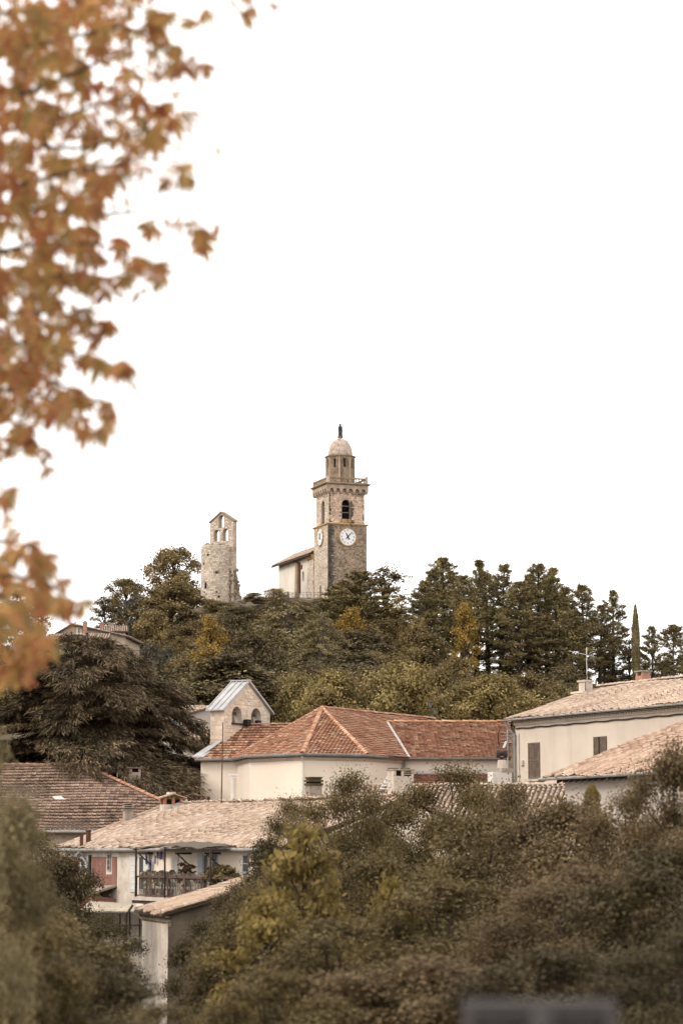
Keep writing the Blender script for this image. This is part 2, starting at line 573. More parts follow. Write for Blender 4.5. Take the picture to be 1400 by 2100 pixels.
def stone_list(u0, u1, z0, z1, holes, h=(.18, .30), w=(.24, .55), clip=None):
    """coursed rubble: rectangles (ua, ub, za, zb) outside the openings"""
    out = []
    z = z0
    while z < z1 - .05:
        hh = min(rng.uniform(*h), z1 - z)
        u = u0 - rng.uniform(0, w[0])
        while u < u1 - .03:
            ww = rng.uniform(*w)
            a, b = max(u, u0), min(u + ww, u1)
            u += ww
            if b - a < .06:
                continue
            ok = True
            for uu in (a, (a + b) / 2, b):
                for zz in (z + .02, z + hh - .02):
                    if in_hole(uu, zz, holes, .015) or (clip and not clip(uu, zz)):
                        ok = False
            if ok:
                out.append((a, b, z, z + hh))
        z += hh
    return out


def put_stone(mb, pt, r, gap=.014, proud=(.012, .04)):
    a, b, c, d = r
    a += gap * rng.uniform(.5, 1.5); b -= gap * rng.uniform(.5, 1.5)
    c += gap * rng.uniform(.5, 1.5); d -= gap * rng.uniform(.5, 1.5)
    p = rng.uniform(*proud)
    e = .012
    o = [pt(a, c, .005), pt(b, c, .005), pt(b, d, .005), pt(a, d, .005)]
    i = [pt(a + e, c + e, -p), pt(b - e, c + e, -p), pt(b - e, d - e, -p), pt(a + e, d - e, -p)]
    n = len(mb.v)
    mb.v += [tuple(q) for q in o + i]
    mb.f += [(n + 4, n + 5, n + 6, n + 7), (n, n + 1, n + 5, n + 4), (n + 1, n + 2, n + 6, n + 5), (n + 2, n + 3, n + 7, n + 6), (n + 3, n, n + 4, n + 7)]


# ------------------------------------------------------------------ roof tiles
def canal_template(w, l):
    """barrel tile: half pipe tapering up the slope with a thickness lip at its lower end"""
    V, Fc = [], []
    n = 4
    for (y, r, dz) in ((0, w * .5, .016), (l, w * .44, .0)):
        for k in range(n + 1):
            a = math.pi * k / n
            V.append((-r * math.cos(a), y, dz + r * .80 * math.sin(a)))
    for k in range(n + 1):
        a = math.pi * k / n
        r = w * .5 - .018
        V.append((-r * math.cos(a), .07, .0 + r * .6 * math.sin(a) - .01))
    for k in range(n):
        Fc.append((k, k + 1, n + 2 + k, n + 1 + k))
        Fc.append((2 * (n + 1) + k, 2 * (n + 1) + k + 1, k + 1, k))
    return np.array(V), Fc


def flat_template(w, l):
    """interlocking tile: shallow pan with a raised roll on one side and a thick lower edge"""
    xs = [(-.5, -.012), (-.36, .034), (-.20, .004), (.2, .0), (.5, .012)]
    V, Fc = [], []
    for (y, dz) in ((0, .055), (l, .004)):
        for x, z in xs:
            V.append((x * w * .985, y, z + dz))
    for x, z in xs:
        V.append((x * w * .985, .075, .0))
    k = len(xs)
    for i in range(k - 1):
        Fc.append((i, i + 1, k + i + 1, k + i))
        Fc.append((2 * k + i, 2 * k + i + 1, i + 1, i))
    return np.array(V), Fc


TILE_MESH = {}


def inside(poly, u, s):
    c = False
    n = len(poly)
    for i in range(n):
        (a, b), (d, e) = poly[i], poly[(i + 1) % n]
        if (b > s) != (e > s) and u < (d - a) * (s - b) / (e - b) + a:
            c = not c
    return c


def lay_tiles(roof, O, U, S, poly, kind, du, ds, material, n_ind=0, jit=1.0, missing=0.0, wave=.0):
    """lay tiles on the plane O + u U + s S inside poly (u, s). roof: part object that carries them.
    the n_ind nearest in view become objects of their own, the rest one joined piece"""
    O, U, S = Vector(O), Vector(U).normalized(), Vector(S).normalized()
    Nn = U.cross(S).normalized()
    if Nn.z < 0:
        Nn = -Nn
    org = ORG[roof.name]
    key = (kind, du, ds, material.name)
    if kind == 'canal':
        TV, TF = canal_template(du * .68, ds * 1.22)
    else:
        TV, TF = flat_template(du, ds * 1.10)
    us = [p[0] for p in poly]
    ss = [p[1] for p in poly]
    spots = []
    ncol = 0
    u = min(us) + du * .5
    while u < max(us):
        s = min(ss)
        row = 0
        off = rng.uniform(-.48, .48) * ds if kind == 'canal' else 0
        while s < max(ss) - ds * .15:
            if inside(poly, u, s + ds * .5) and rng.random() >= missing:
                spots.append((u, s + off))
            s += ds
            row += 1
        u += du
        ncol += 1
    mats = []
    for (u, s) in spots:
        p = O + U * u + S * s + Nn * (.012 + wave * math.sin(u * .9 + s * .7) * .5 + wave * math.sin(u * .37 - s * 1.3 + 1) * .5)
        a = rng.gauss(0, .022 if kind == 'canal' else .008) * jit
        x = (U * math.cos(a) + S * math.sin(a))
        y = (S * math.cos(a) - U * math.sin(a))
        tl = rng.gauss(0, .012) * jit
        y = (y + Nn * (tl - .0)).normalized()
        z = x.cross(y)
        if z.z < 0:
            x = -x
            z = x.cross(y)
        m = Matrix((x, y, z)).transposed().to_4x4()
        m.translation = p - org
        mats.append(m)
    order = []
    if n_ind:
        for i, m in enumerate(mats):
            w = m.translation + org
            px, py = proj(w)
            if 0 < px < 1400 and 0 < py < 2100:
                order.append((w.y, i))
        order.sort()
    ind = set(i for _, i in order[:n_ind])
    if ind:
        if key not in TILE_MESH:
            me = bpy.data.meshes.new('tile')
            me.from_pydata([tuple(v) for v in TV], [], TF)
            me.materials.append(material)
            TILE_MESH[key] = me
        for i in sorted(ind):
            o = bpy.data.objects.new('tile', TILE_MESH[key])
            C.objects.link(o)
            o.parent = roof
            o.matrix_local = mats[i]
    rest = [m for i, m in enumerate(mats) if i not in ind]
    if rest:
        A = np.array([[list(r) for r in m] for m in rest])
        H = np.concatenate([TV, np.ones((len(TV), 1))], 1)
        VV = np.einsum('nij,kj->nki', A, H)[:, :, :3].reshape(-1, 3)
        FF = np.array(TF)[None] + (np.arange(len(rest)) * len(TV))[:, None, None]
        o = link('roof_tiles', np_mesh('roof_tiles', VV, FF.reshape(-1, 4), material), roof)
        o['kind'] = 'stuff'
    return len(spots)


RT_MESH = {}


def ridge_row(roof, a, b, material, r=.12, step=.36, name='ridge_tile', solo=True):
    """row of overlapping ridge tiles from a to b, each an object of its own"""
    a, b = Vector(a), Vector(b)
    L = (b - a).length
    n = max(1, int(L / step))
    d = (b - a).normalized()
    x = d.cross(Vector((0, 0, 1))).normalized()
    z = x.cross(d)
    org = ORG[roof.name]
    key = (material.name, r, step)
    if key not in RT_MESH:
        V, Fc = [], []
        for (y, rr, dz) in ((0, r * 1.08, .02), (step * 1.12, r * .92, 0)):
            for k in range(6):
                an = math.pi * k / 5
                V.append((-rr * math.cos(an), y, dz + rr * .8 * math.sin(an)))
        for k in range(6):
            an = math.pi * k / 5
            V.append((-r * .9 * math.cos(an), .01, r * .7 * math.sin(an)))
        for k in range(5):
            Fc += [(k, k + 1, 7 + k, 6 + k), (12 + k, 13 + k, k + 1, k)]
        me = bpy.data.meshes.new(name)
        me.from_pydata(V, [], Fc)
        me.materials.append(material)
        RT_MESH[key] = me
    for i in range(n):
        m = Matrix((x, d, z)).transposed().to_4x4() @ Matrix.Rotation(rng.gauss(0, .03), 4, 'Y')
        m.translation = a + d * (L * i / n) - org + Vector((0, 0, rng.gauss(.02, .006)))
        o = bpy.data.objects.new(name, RT_MESH[key])
        C.objects.link(o)
        o.parent = roof
        o.matrix_local = m


def slab(mb, pts, th):
    mb.prism([Vector(p) - Vector((0, 0, th)) for p in pts], (0, 0, th))


def roof_plane(h, fr, u0, u1, v0, z0, v1, z1, kind, du, ds, tile, under, n_ind=0, poly=None, th=.10, name='roof', jit=1.0, wave=.0):
    """one sloping roof part under thing h, its tiles below it"""
    mb = MB()
    S = fr.V * (v1 - v0) + Vector((0, 0, z1 - z0))
    L = S.length
    O = fr(u0, v0, z0)
    poly = poly or [(0, 0), (u1 - u0, 0), (u1 - u0, L), (0, L)]
    Sn = S.normalized()
    slab(mb, [O + fr.U * a + Sn * b for a, b in poly], th)
    r = mb.build(name, under, h)
    lay_tiles(r, O, fr.U, Sn, poly, kind, du, ds, tile, n_ind, jit, wave=wave)
    return r


def chimney(h, c, w, d, z0, z1, material, cap=None, capm=None, fr=None, name='chimney'):
    """c: plan centre; returns the stack, cap pieces as its children. h None: the caller owns it"""
    fr2 = Fr((c[0], c[1]), *(fr.U.xy if fr else (1, 0)))
    mb = MB()
    mb.box(fr2, -w / 2, w / 2, -d / 2, d / 2, z0, z1)
    s = mb.build(name, material, h)
    return s, fr2


def cable(name, a, b, sag, r, material, label, parent=None):
    a, b = Vector(a), Vector(b)
    pts = [a.lerp(b, k / 10) - Vector((0, 0, sag * 4 * (k / 10) * (1 - k / 10))) for k in range(11)]
    mb = MB()
    mb.tube(pts, r, 4)
    o = mb.build(name, material, parent, loc=tuple(a) if parent is None else None)
    if parent is None:
        props(o, label, 'cable')
    return o


# ================================================================== CLOCK TOWER on the hill
def clock_tower():
    tf = Fr(P(672, 1072, 330), .94, .342)
    S = 5.72
    zb = zg(0, 333) - 1.0
    zs = zat(1074, 330)                      # string course
    zc = zat(997, 330)                       # underside of corbel band top
    ztop = zat(991, 330)
    t = root('clock_tower', 'square stone clock tower with domed lantern on the hilltop', 'tower', tf(S / 2, S / 2, zb))
    ins = .26
    # lower stage
    low_front = lambda u, z, d: tf(u, d, z)
    low_left = lambda u, z, d: tf(d, S - u, z)
    hl = [(tf_u - .28, tf_u + .28, zat(1223, 331), zat(1198, 331), True) for tf_u in (S - 3.0,)]
    mb = MB()
    wall(mb, low_front, 0, S, zb, zs)
    wall(mb, low_left, 0, S, zb, zs, hl, .5)
    mb.poly([tf(S, 0, zb), tf(S, S, zb), tf(S, S, zs), tf(S, 0, zs)])
    mb.poly([tf(S, S, zb), tf(0, S, zb), tf(0, S, zs), tf(S, S, zs)])
    lower = mb.build('lower_stage', M['mortar'], t)
    mb, dk = MB(), MB()
    for r in stone_list(0, S, zb + 1, zs, [], (.14, .24), (.17, .36)):
        um = (r[0] + r[1]) / 2
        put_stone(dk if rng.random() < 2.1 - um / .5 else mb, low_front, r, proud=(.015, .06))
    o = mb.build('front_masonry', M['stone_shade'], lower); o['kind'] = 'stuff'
    z = zb + 1
    while z < zs - .1:
        hh = rng.uniform(.12, .3)
        z2 = min(z + hh, zs)
        w = rng.uniform(.4, .85)
        dk.poly([low_front(.0, z, -.010), low_front(w, z, -.010), low_front(w, z2, -.010), low_front(.0, z2, -.010)])
        z = z2
    o = dk.build('weathered_corner', M['stone_quoin'], lower); o['kind'] = 'stuff'
    mb = MB()
    for r in stone_list(0, S, zb + 1, zs, hl, (.14, .24), (.17, .36)):
        put_stone(mb, low_left, r, proud=(.015, .05))
    o = mb.build('side_masonry', M['stone_ruin'], lower); o['kind'] = 'stuff'
    mb = MB()
    mb.poly([tf(.45, S - hl[0][0] + .1, zb), tf(.45, S - hl[0][1] - .1, zb), tf(.45, S - hl[0][1] - .1, hl[0][3] + .1), tf(.45, S - hl[0][0] + .1, hl[0][3] + .1)])
    mb.build('door', M['old_wood'], t)
    # string course
    mb = MB()
    mb.box(tf, -.20, S + .20, -.20, S + .20, zs, zs + .14)
    mb.box(tf, -.10, S + .10, -.10, S + .10, zs - .10, zs - .002)
    mb.build('string_course', M['ochre_trim'], t)
    # belfry stage
    a, b = ins, S - ins
    zt = zc + .05
    uo = tf.upx(711, 0, zs + 2)
    ho = [(uo - .64, uo + .64, zat(1064, 331), zat(1024, 331), True)]
    us_ = S / 2 + .2
    hs = [(us_ - .60, us_ + .60, zat(1077, 333), zat(1028, 333), True)]
    up_front = lambda u, z, d: tf(u, a + d, z)
    up_left = lambda u, z, d: tf(a + d, S - u, z)
    up_right = lambda u, z, d: tf(b - d, u, z)
    mb = MB()
    wall(mb, up_front, a, b, zs + .14, zt, ho, .7)
    wall(mb, up_left, a, b, zs + .14, zt, hs, .7)
    mb.poly([up_right(a, zs + .14, 0), up_right(b, zs + .14, 0), up_right(b, zt, 0), up_right(a, zt, 0)])
    mb.poly([tf(b, b, zs + .14), tf(a, b, zs + .14), tf(a, b, zt), tf(b, b, zt)])
    bel = mb.build('belfry', M['mortar'], t)
    mb, dk = MB(), MB()
    for r in stone_list(a, b, zs + .15, zt - .75, ho, (.14, .23), (.16, .34)):
        um, zm = (r[0] + r[1]) / 2, (r[2] + r[3]) / 2
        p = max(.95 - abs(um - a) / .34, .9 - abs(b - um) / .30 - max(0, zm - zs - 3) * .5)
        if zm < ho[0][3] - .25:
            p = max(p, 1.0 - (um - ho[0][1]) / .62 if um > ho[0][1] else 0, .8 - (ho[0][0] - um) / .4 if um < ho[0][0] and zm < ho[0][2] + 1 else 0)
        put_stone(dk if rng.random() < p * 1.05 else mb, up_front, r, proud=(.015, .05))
    o = mb.build('front_masonry', M['stone_warm'], bel); o['kind'] = 'stuff'
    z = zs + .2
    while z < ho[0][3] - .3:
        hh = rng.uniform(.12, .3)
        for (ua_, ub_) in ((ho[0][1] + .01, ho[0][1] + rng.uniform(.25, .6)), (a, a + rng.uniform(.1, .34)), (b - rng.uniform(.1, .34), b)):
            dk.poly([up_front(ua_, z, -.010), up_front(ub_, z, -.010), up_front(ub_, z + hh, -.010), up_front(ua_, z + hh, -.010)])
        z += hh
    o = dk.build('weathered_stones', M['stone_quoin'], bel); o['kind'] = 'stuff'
    mb = MB()
    for r in stone_list(a, b, zs + .15, zt - .75, hs, (.14, .23), (.16, .34)):
        put_stone(mb, up_left, r, proud=(.015, .05))
    o = mb.build('side_masonry', M['stone_ruin'], bel); o['kind'] = 'stuff'
    # inside of the belfry: dark, with the two tie bars of the opening
    mb = MB()
    mb.box(tf, a + .72, b - .72, a + .72, b - .72, zs + .2, zt - .05)
    mb.build('bell_chamber', M['dark'], t)
    for zz in (zat(1037.5, 331), zat(1051, 331)):
        mb = MB()
        mb.box(tf, ho[0][0], ho[0][1], a + .25, a + .31, zz, zz + .07)
        mb.build('tie_bar', M['cement'], t)
    mb = MB()
    mb.box(tf, ho[0][0] - .06, ho[0][1] + .06, a - .10, a + .5, ho[0][2] - .5, ho[0][2])
    mb.build('sill', M['ochre_trim'], bel)
    # corbel table: arcaded band on the four sides
    pr = .44
    zk = zat(1010, 330)
    band = [lambda u, z, d: tf(u, a - pr + d, z), lambda u, z, d: tf(a - pr + d, S - u, z),
            lambda u, z, d: tf(b + pr - d, u, z), lambda u, z, d: tf(S - u, b + pr - d, z)]
    mb = MB()
    n = 6
    W = (b + pr) - (a - pr)
    st = (W - .5) / n
    for ptb in band:
        hol = []
        for i in range(n):
            c = a - pr + .25 + st * (i + .5)
            hol.append((c - st * .30, c + st * .30, zk + .36, zat(1000, 330), True))
        wall(mb, ptb, a - pr, b + pr, zk + .36, ztop - .02, hol, pr)
        for i in range(n + 1):
            c = a - pr + .25 + st * i
            for q, (zz, dd) in enumerate(((zk + .18, .0), (zk, .12))):
                lo, hi = max(c - st * .19, a - pr), min(c + st * .19, b + pr)
                mb.hexa([ptb(lo, zz, dd), ptb(hi, zz, dd), ptb(hi, zz, pr), ptb(lo, zz, pr),
                         ptb(lo, zz + .178, dd), ptb(hi, zz + .178, dd), ptb(hi, zz + .178, pr), ptb(lo, zz + .178, pr)])
    mb.build('corbel_table', M['corbel'], t)
    mb = MB()
    e = a - pr
    mb.box(tf, e - .28, S - e + .28, e - .28, S - e + .28, ztop, ztop + .14)
    mb.box(tf, e - .14, S - e + .14, e - .14, S - e + .14, ztop - .10, ztop - .002)
    mb.build('cornice', M['stone_trim'], t)
    # balustrade: corner posts, rails, balusters
    zr0, zr1 = ztop + .14, ztop + .14 + .82
    q0, q1 = e + .02, S - e - .02
    bal = root('x', '', '', (0, 0, 0)) if False else None
    mb = MB()
    for s_ in range(4):
        f = [lambda u, v, z: tf(u, q0 + v, z), lambda u, v, z: tf(q0 + v, u, z), lambda u, v, z: tf(u, q1 - v, z), lambda u, v, z: tf(q1 - v, u, z)][s_]
        def bx(u0, u1, v0, v1, z0, z1):
            mb.hexa([f(u0, v0, z0), f(u1, v0, z0), f(u1, v1, z0), f(u0, v1, z0), f(u0, v0, z1), f(u1, v0, z1), f(u1, v1, z1), f(u0, v1, z1)])
        bx(q0 + .36, q1 - .36, .06, .30, zr0, zr0 + .14)
        bx(q0 + .36, q1 - .36, .04, .32, zr1 - .2, zr1 - .02)
        if s_ == 1:
            bx(q0 + .36, q1 - .36, .12, .24, zr0 + .14, zr1 - .2)
    rail = mb.build('balustrade', M['stone_trim'], t)
    for (cu, cv) in ((q0, q0), (q1 - .36, q0), (q0, q1 - .36), (q1 - .36, q1 - .36)):
        mb = MB()
        mb.box(tf, cu, cu + .36, cv, cv + .36, zr0, zr1 + .06)
        mb.build('corner_post', M['stone_pale'], rail)
    for side in (0, 1):
        for k in range(14):
            u = q0 + .36 + (q1 - q0 - .72) * (k + .5) / 14
            c = tf(u, (q0 + .18) if side == 0 else (q1 - .18), zr0 + .14)
            mb = MB()
            H = zr1 - .2 - zr0 - .14
            mb.lathe(c, [(.06, 0), (.09, .18 * H), (.105, .35 * H), (.05, .7 * H), (.08, H)], 6)
            mb.build('baluster', M['stone_trim'], rail)
    # octagonal lantern
    cx, cy, _ = tf(S / 2, S / 2, 0)
    R = 1.98
    zl0, zl1 = ztop + .15, zat(937, 333)
    rot = math.atan2(tf.U.y, tf.U.x) + math.pi / 8
    lan = None
    mb = MB()
    panes = MB()
    arches = MB()
    for k in range(8):
        a0 = rot + 2 * math.pi * k / 8
        a1 = rot + 2 * math.pi * (k + 1) / 8
        p0 = Vector((cx + R * math.cos(a0), cy + R * math.sin(a0), 0))
        p1 = Vector((cx + R * math.cos(a1), cy + R * math.sin(a1), 0))
        W8 = (p1 - p0).length
        du = (p1 - p0) / W8
        inn = (Vector((cx, cy, 0)) - (p0 + p1) / 2).normalized()
        pt = lambda u, z, d, p0=p0, du=du, inn=inn: p0 + du * u + inn * d + Vector((0, 0, z))
        zo0, zo1 = zat(960, 333), zat(942, 333)
        wall(mb, pt, 0, W8, zl0, zl1, [(W8 / 2 - .16, W8 / 2 + .16, zo0, zo1, True)], .45)
        panes.poly([pt(W8 / 2 - .3, zo0 - .1, .44), pt(W8 / 2 + .3, zo0 - .1, .44), pt(W8 / 2 + .3, zo1 + .1, .44), pt(W8 / 2 - .3, zo1 + .1, .44)])
        r = .44
        zs8 = zo1 - .12
        prev = None
        for q in range(9):
            an = math.pi * q / 8
            cc = (W8 / 2 - r * math.cos(an), zs8 + r * math.sin(an))
            if prev:
                arches.hexa([pt(prev[0], prev[1], -.07), pt(cc[0], cc[1], -.07), pt(cc[0], cc[1], .05), pt(prev[0], prev[1], .05),
                             pt(W8 / 2 + (prev[0] - W8 / 2) * 1.22, zs8 + (prev[1] - zs8) * 1.22, -.07), pt(W8 / 2 + (cc[0] - W8 / 2) * 1.22, zs8 + (cc[1] - zs8) * 1.22, -.07),
                             pt(W8 / 2 + (cc[0] - W8 / 2) * 1.22, zs8 + (cc[1] - zs8) * 1.22, .05), pt(W8 / 2 + (prev[0] - W8 / 2) * 1.22, zs8 + (prev[1] - zs8) * 1.22, .05)])
            prev = cc
        arches.hexa([pt(-.02, zs8 - .1, -.05), pt(W8 / 2 - .42, zs8 - .1, -.05), pt(W8 / 2 - .42, zs8 - .1, .05), pt(-.02, zs8 - .1, .05),
                     pt(-.02, zs8 - .002, -.05), pt(W8 / 2 - .42, zs8 - .002, -.05), pt(W8 / 2 - .42, zs8 - .002, .05), pt(-.02, zs8 - .002, .05)])
        arches.hexa([pt(W8 / 2 + .42, zs8 - .1, -.05), pt(W8 + .02, zs8 - .1, -.05), pt(W8 + .02, zs8 - .1, .05), pt(W8 / 2 + .42, zs8 - .1, .05),
                     pt(W8 / 2 + .42, zs8 - .002, -.05), pt(W8 + .02, zs8 - .002, -.05), pt(W8 + .02, zs8 - .002, .05), pt(W8 / 2 + .42, zs8 - .002, .05)])
        arches.tube([pt(0, zl0, .02), pt(0, zl1, .02)], .12, 6)
    lan = mb.build('lantern', M['stone_lantern'], t)
    panes.build('slit_opening', M['dark'], lan)
    arches.build('arch_moulding', M['corbel'], lan)
    mb = MB()
    mb.lathe((cx, cy, zl1), [(R + .02, -.16), (R + .10, -.04), (R + .26, .02), (R + .28, .12), (R - .2, .16)], 8, rot)
    mb.build('lantern_cornice', M['stone_trim'], t)
    mb = MB()
    mb.lathe((cx, cy, zl0), [(R + .16, 0), (R + .16, .22), (R + .02, .34)], 8, rot)
    mb.build('lantern_base', M['stone_trim'], t)
    # dome
    zd0, zd1 = zl1 + .12, zat(899.5, 333.6)
    H = zd1 - zd0
    prof = [(1.72 * math.cos(x) ** .85 if x < 1.5 else .2, H * math.sin(x)) for x in [i * math.pi / 2 / 12 for i in range(12)]] + [(.22, H)]
    mb = MB()
    mb.lathe((cx, cy, zd0), prof, 32)
    d = mb.build('dome', M['dome'], t, smooth=True)
    mb = MB()
    mb.lathe((cx, cy, zd1 - .1), [(.30, 0), (.24, .10), (.24, .2), (.40, .24), (.40, .33), (.25, .36)], 12)
    mb.build('pedestal', M['stone_trim'], d)
    zst = zd1 + .26
    # the clock: ring, white dial, numerals, hands
    def clock(pt, uc, zc_, front):
        Rd = 1.18
        mb = MB()
        for k in range(32):
            for (r0, r1, dp0, dp1) in ((Rd - .01, Rd + .13, -.16, -.20), (Rd + .13, Rd + .20, -.20, -.02)):
                A0, A1 = 2 * math.pi * k / 32, 2 * math.pi * (k + 1) / 32
                q = lambda r, an, dd: pt(uc + r * math.sin(an), zc_ + r * math.cos(an), dd)
                mb.poly([q(r0, A0, dp0), q(r0, A1, dp0), q(r1, A1, dp1), q(r1, A0, dp1)])
            mb.poly([q(Rd - .01, A0, -.05), q(Rd - .01, A1, -.05), q(Rd - .01, A1, -.16), q(Rd - .01, A0, -.16)])
        ck = mb.build('clock', M['ochre_trim'], t)
        mb = MB()
        mb.poly([pt(uc + Rd * math.sin(2 * math.pi * k / 48), zc_ + Rd * math.cos(2 * math.pi * k / 48), -.10) for k in range(48)])
        mb.build('dial', M['white'], ck)
        names = ['XII', 'I', 'II', 'III', 'IIII', 'V', 'VI', 'VII', 'VIII', 'IX', 'X', 'XI']
        for i, nm in enumerate(names):
            an = 2 * math.pi * i / 12
            er = Vector((math.sin(an), math.cos(an)))
            et = Vector((math.cos(an), -math.sin(an)))
            wds = {'I': .075, 'V': .15, 'X': .15}
            tot = sum(wds[ch] for ch in nm)
            x = -tot / 2
            mb = MB()
            def bar(x0, y0, x1, y1, w):
                dx, dy = x1 - x0, y1 - y0
                l = math.hypot(dx, dy)
                nx, ny = -dy / l * w / 2, dx / l * w / 2
                pts = []
                for (X, Y) in ((x0 + nx, y0 + ny), (x0 - nx, y0 - ny), (x1 - nx, y1 - ny), (x1 + nx, y1 + ny)):
                    p = er * (.90 + Y) + et * X
                    pts.append(pt(uc + p.x, zc_ + p.y, -.108))
                mb.poly(pts)
            for ch in nm:
                w = wds[ch]
                if ch == 'I':
                    bar(x + w / 2, -.12, x + w / 2, .12, .045)
                elif ch == 'V':
                    bar(x + .02, .12, x + w / 2, -.12, .05)
                    bar(x + w - .02, .12, x + w / 2, -.12, .03)
                else:
                    bar(x + .02, .12, x + w - .02, -.12, .05)
                    bar(x + w - .02, .12, x + .02, -.12, .03)
                x += w
            mb.build('numeral', M['numeral'], ck)
        def hand(an, l, tail, w, dp):
            er = Vector((math.sin(an), math.cos(an)))
            et = Vector((math.cos(an), -math.sin(an)))
            mb = MB()
            prof = [(-tail, w * 1.25), (-tail * .4, w * .8), (0, w), (l * .6, w * .8), (l, .02)]
            for (l0, w0), (l1, w1) in zip(prof, prof[1:]):
                ps = [er * l0 - et * w0 / 2, er * l0 + et * w0 / 2, er * l1 + et * w1 / 2, er * l1 - et * w1 / 2]
                mb.hexa([pt(uc + p.x, zc_ + p.y, dp) for p in ps] + [pt(uc + p.x, zc_ + p.y, dp - .03) for p in ps])
            mb.build('hand', M['black'], ck)
        hand(math.radians(333), .68, .42, .17, -.13)
        hand(math.radians(42), 1.02, .38, .12, -.165)
    clock(low_front, tf.upx(712.5, 0, zat(1100.5, 330.8)), zat(1100.5, 330.8), True)
    clock(low_left, S - 3.0, zat(1101.5, 333), False)
    # cable hanging from the belfry opening to the dial
    mb = MB()
    mb.tube([tf(uo + .1, a - .1, ho[0][2]), tf(uo + .15, a - .3, ho[0][2] - .4), tf(uo + .45, -.22, zs + .1), tf(uo + .8, -.1, zs - .3)], .035, 4)
    mb.build('cable', M['iron'], t)
    return tf, S, (cx, cy, zst), zs, (q1, q0, zr1)


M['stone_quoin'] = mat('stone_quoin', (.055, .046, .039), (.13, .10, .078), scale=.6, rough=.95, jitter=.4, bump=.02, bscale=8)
M['corbel'] = mat('corbel', (.46, .35, .26), (.30, .225, .16), scale=1.2, rough=.95, bump=.02, bscale=8)
M['numeral'] = mat('numeral_paint', (.20, .18, .20), (.28, .26, .28), scale=2, rough=.7)
tf, TS, st_loc, tower_zs, bird_at = clock_tower()


def statue(loc):
    """robed standing figure with joined hands and a veil, bronze"""
    mb = MB()
    x, y, z = loc
    H = zat(868.5, 333.6) - z
    prof = [(.30, 0), (.27, .05), (.25, .10), (.235, .25), (.24, .40), (.25, .52), (.235, .60), (.25, .70), (.245, .76), (.15, .815),
            (.085, .835), (.10, .86), (.125, .90), (.12, .95), (.075, .985), (.02, 1.0)]
    seg = 20
    n0 = len(mb.v)
    for i, (r, h) in enumerate(prof):
        for k in range(seg):
            a = 2 * math.pi * k / seg
            fold = 1 + (.07 * math.sin(5 * a + h * 3) if h < .6 else 0)
            yy = r * .78 * math.sin(a) * fold
            xx = r * math.cos(a) * fold
            if .55 < h < .78 and math.sin(a) < -.3:
                yy -= .11 * (1 - abs(h - .67) / .13)          # folded forearms in front
            if h > .83:
                yy -= .03
            mb.v.append((x + xx * 1.25, y + yy * 1.2, z + h * H))
    for i in range(len(prof) - 1):
        for k in range(seg):
            a = n0 + i * seg + k
            b = n0 + i * seg + (k + 1) % seg
            mb.f.append((a, b, b + seg, a + seg))
    mb.f.append(tuple(n0 + k for k in reversed(range(seg))))
    mb.f.append(tuple(n0 + (len(prof) - 1) * seg + k for k in range(seg)))
    o = mb.build('statue', M['bronze'], None, loc, True)
    props(o, 'dark bronze robed figure standing on the dome of the clock tower', 'statue')


statue(st_loc)


def bird(p):
    mb = MB()
    p = Vector(p)
    d = Vector((.9, .3, .35)).normalized()
    mb.tube([p + Vector((0, 0, .10)) - d * .26, p + Vector((0, 0, .10)) - d * .10, p + Vector((0, 0, .13)), p + Vector((0, 0, .16)) + d * .10,
             p + Vector((0, 0, .19)) + d * .17, p + Vector((0, 0, .19)) + d * .24], [.015, .05, .085, .06, .05, .008], 8)
    mb.tube([p + Vector((.02, .02, .08)), p + Vector((.02, .02, 0))], .012, 4)
    mb.tube([p + Vector((-.02, -.02, .08)), p + Vector((-.02, -.02, 0))], .012, 4)
    o = mb.build('bird', M['iron'], None, tuple(p), True)
    props(o, 'small dark bird perched on the balustrade corner of the clock tower', 'bird')


bird(tf(bird_at[0] - .15, bird_at[1] + .18, bird_at[2] + .06))


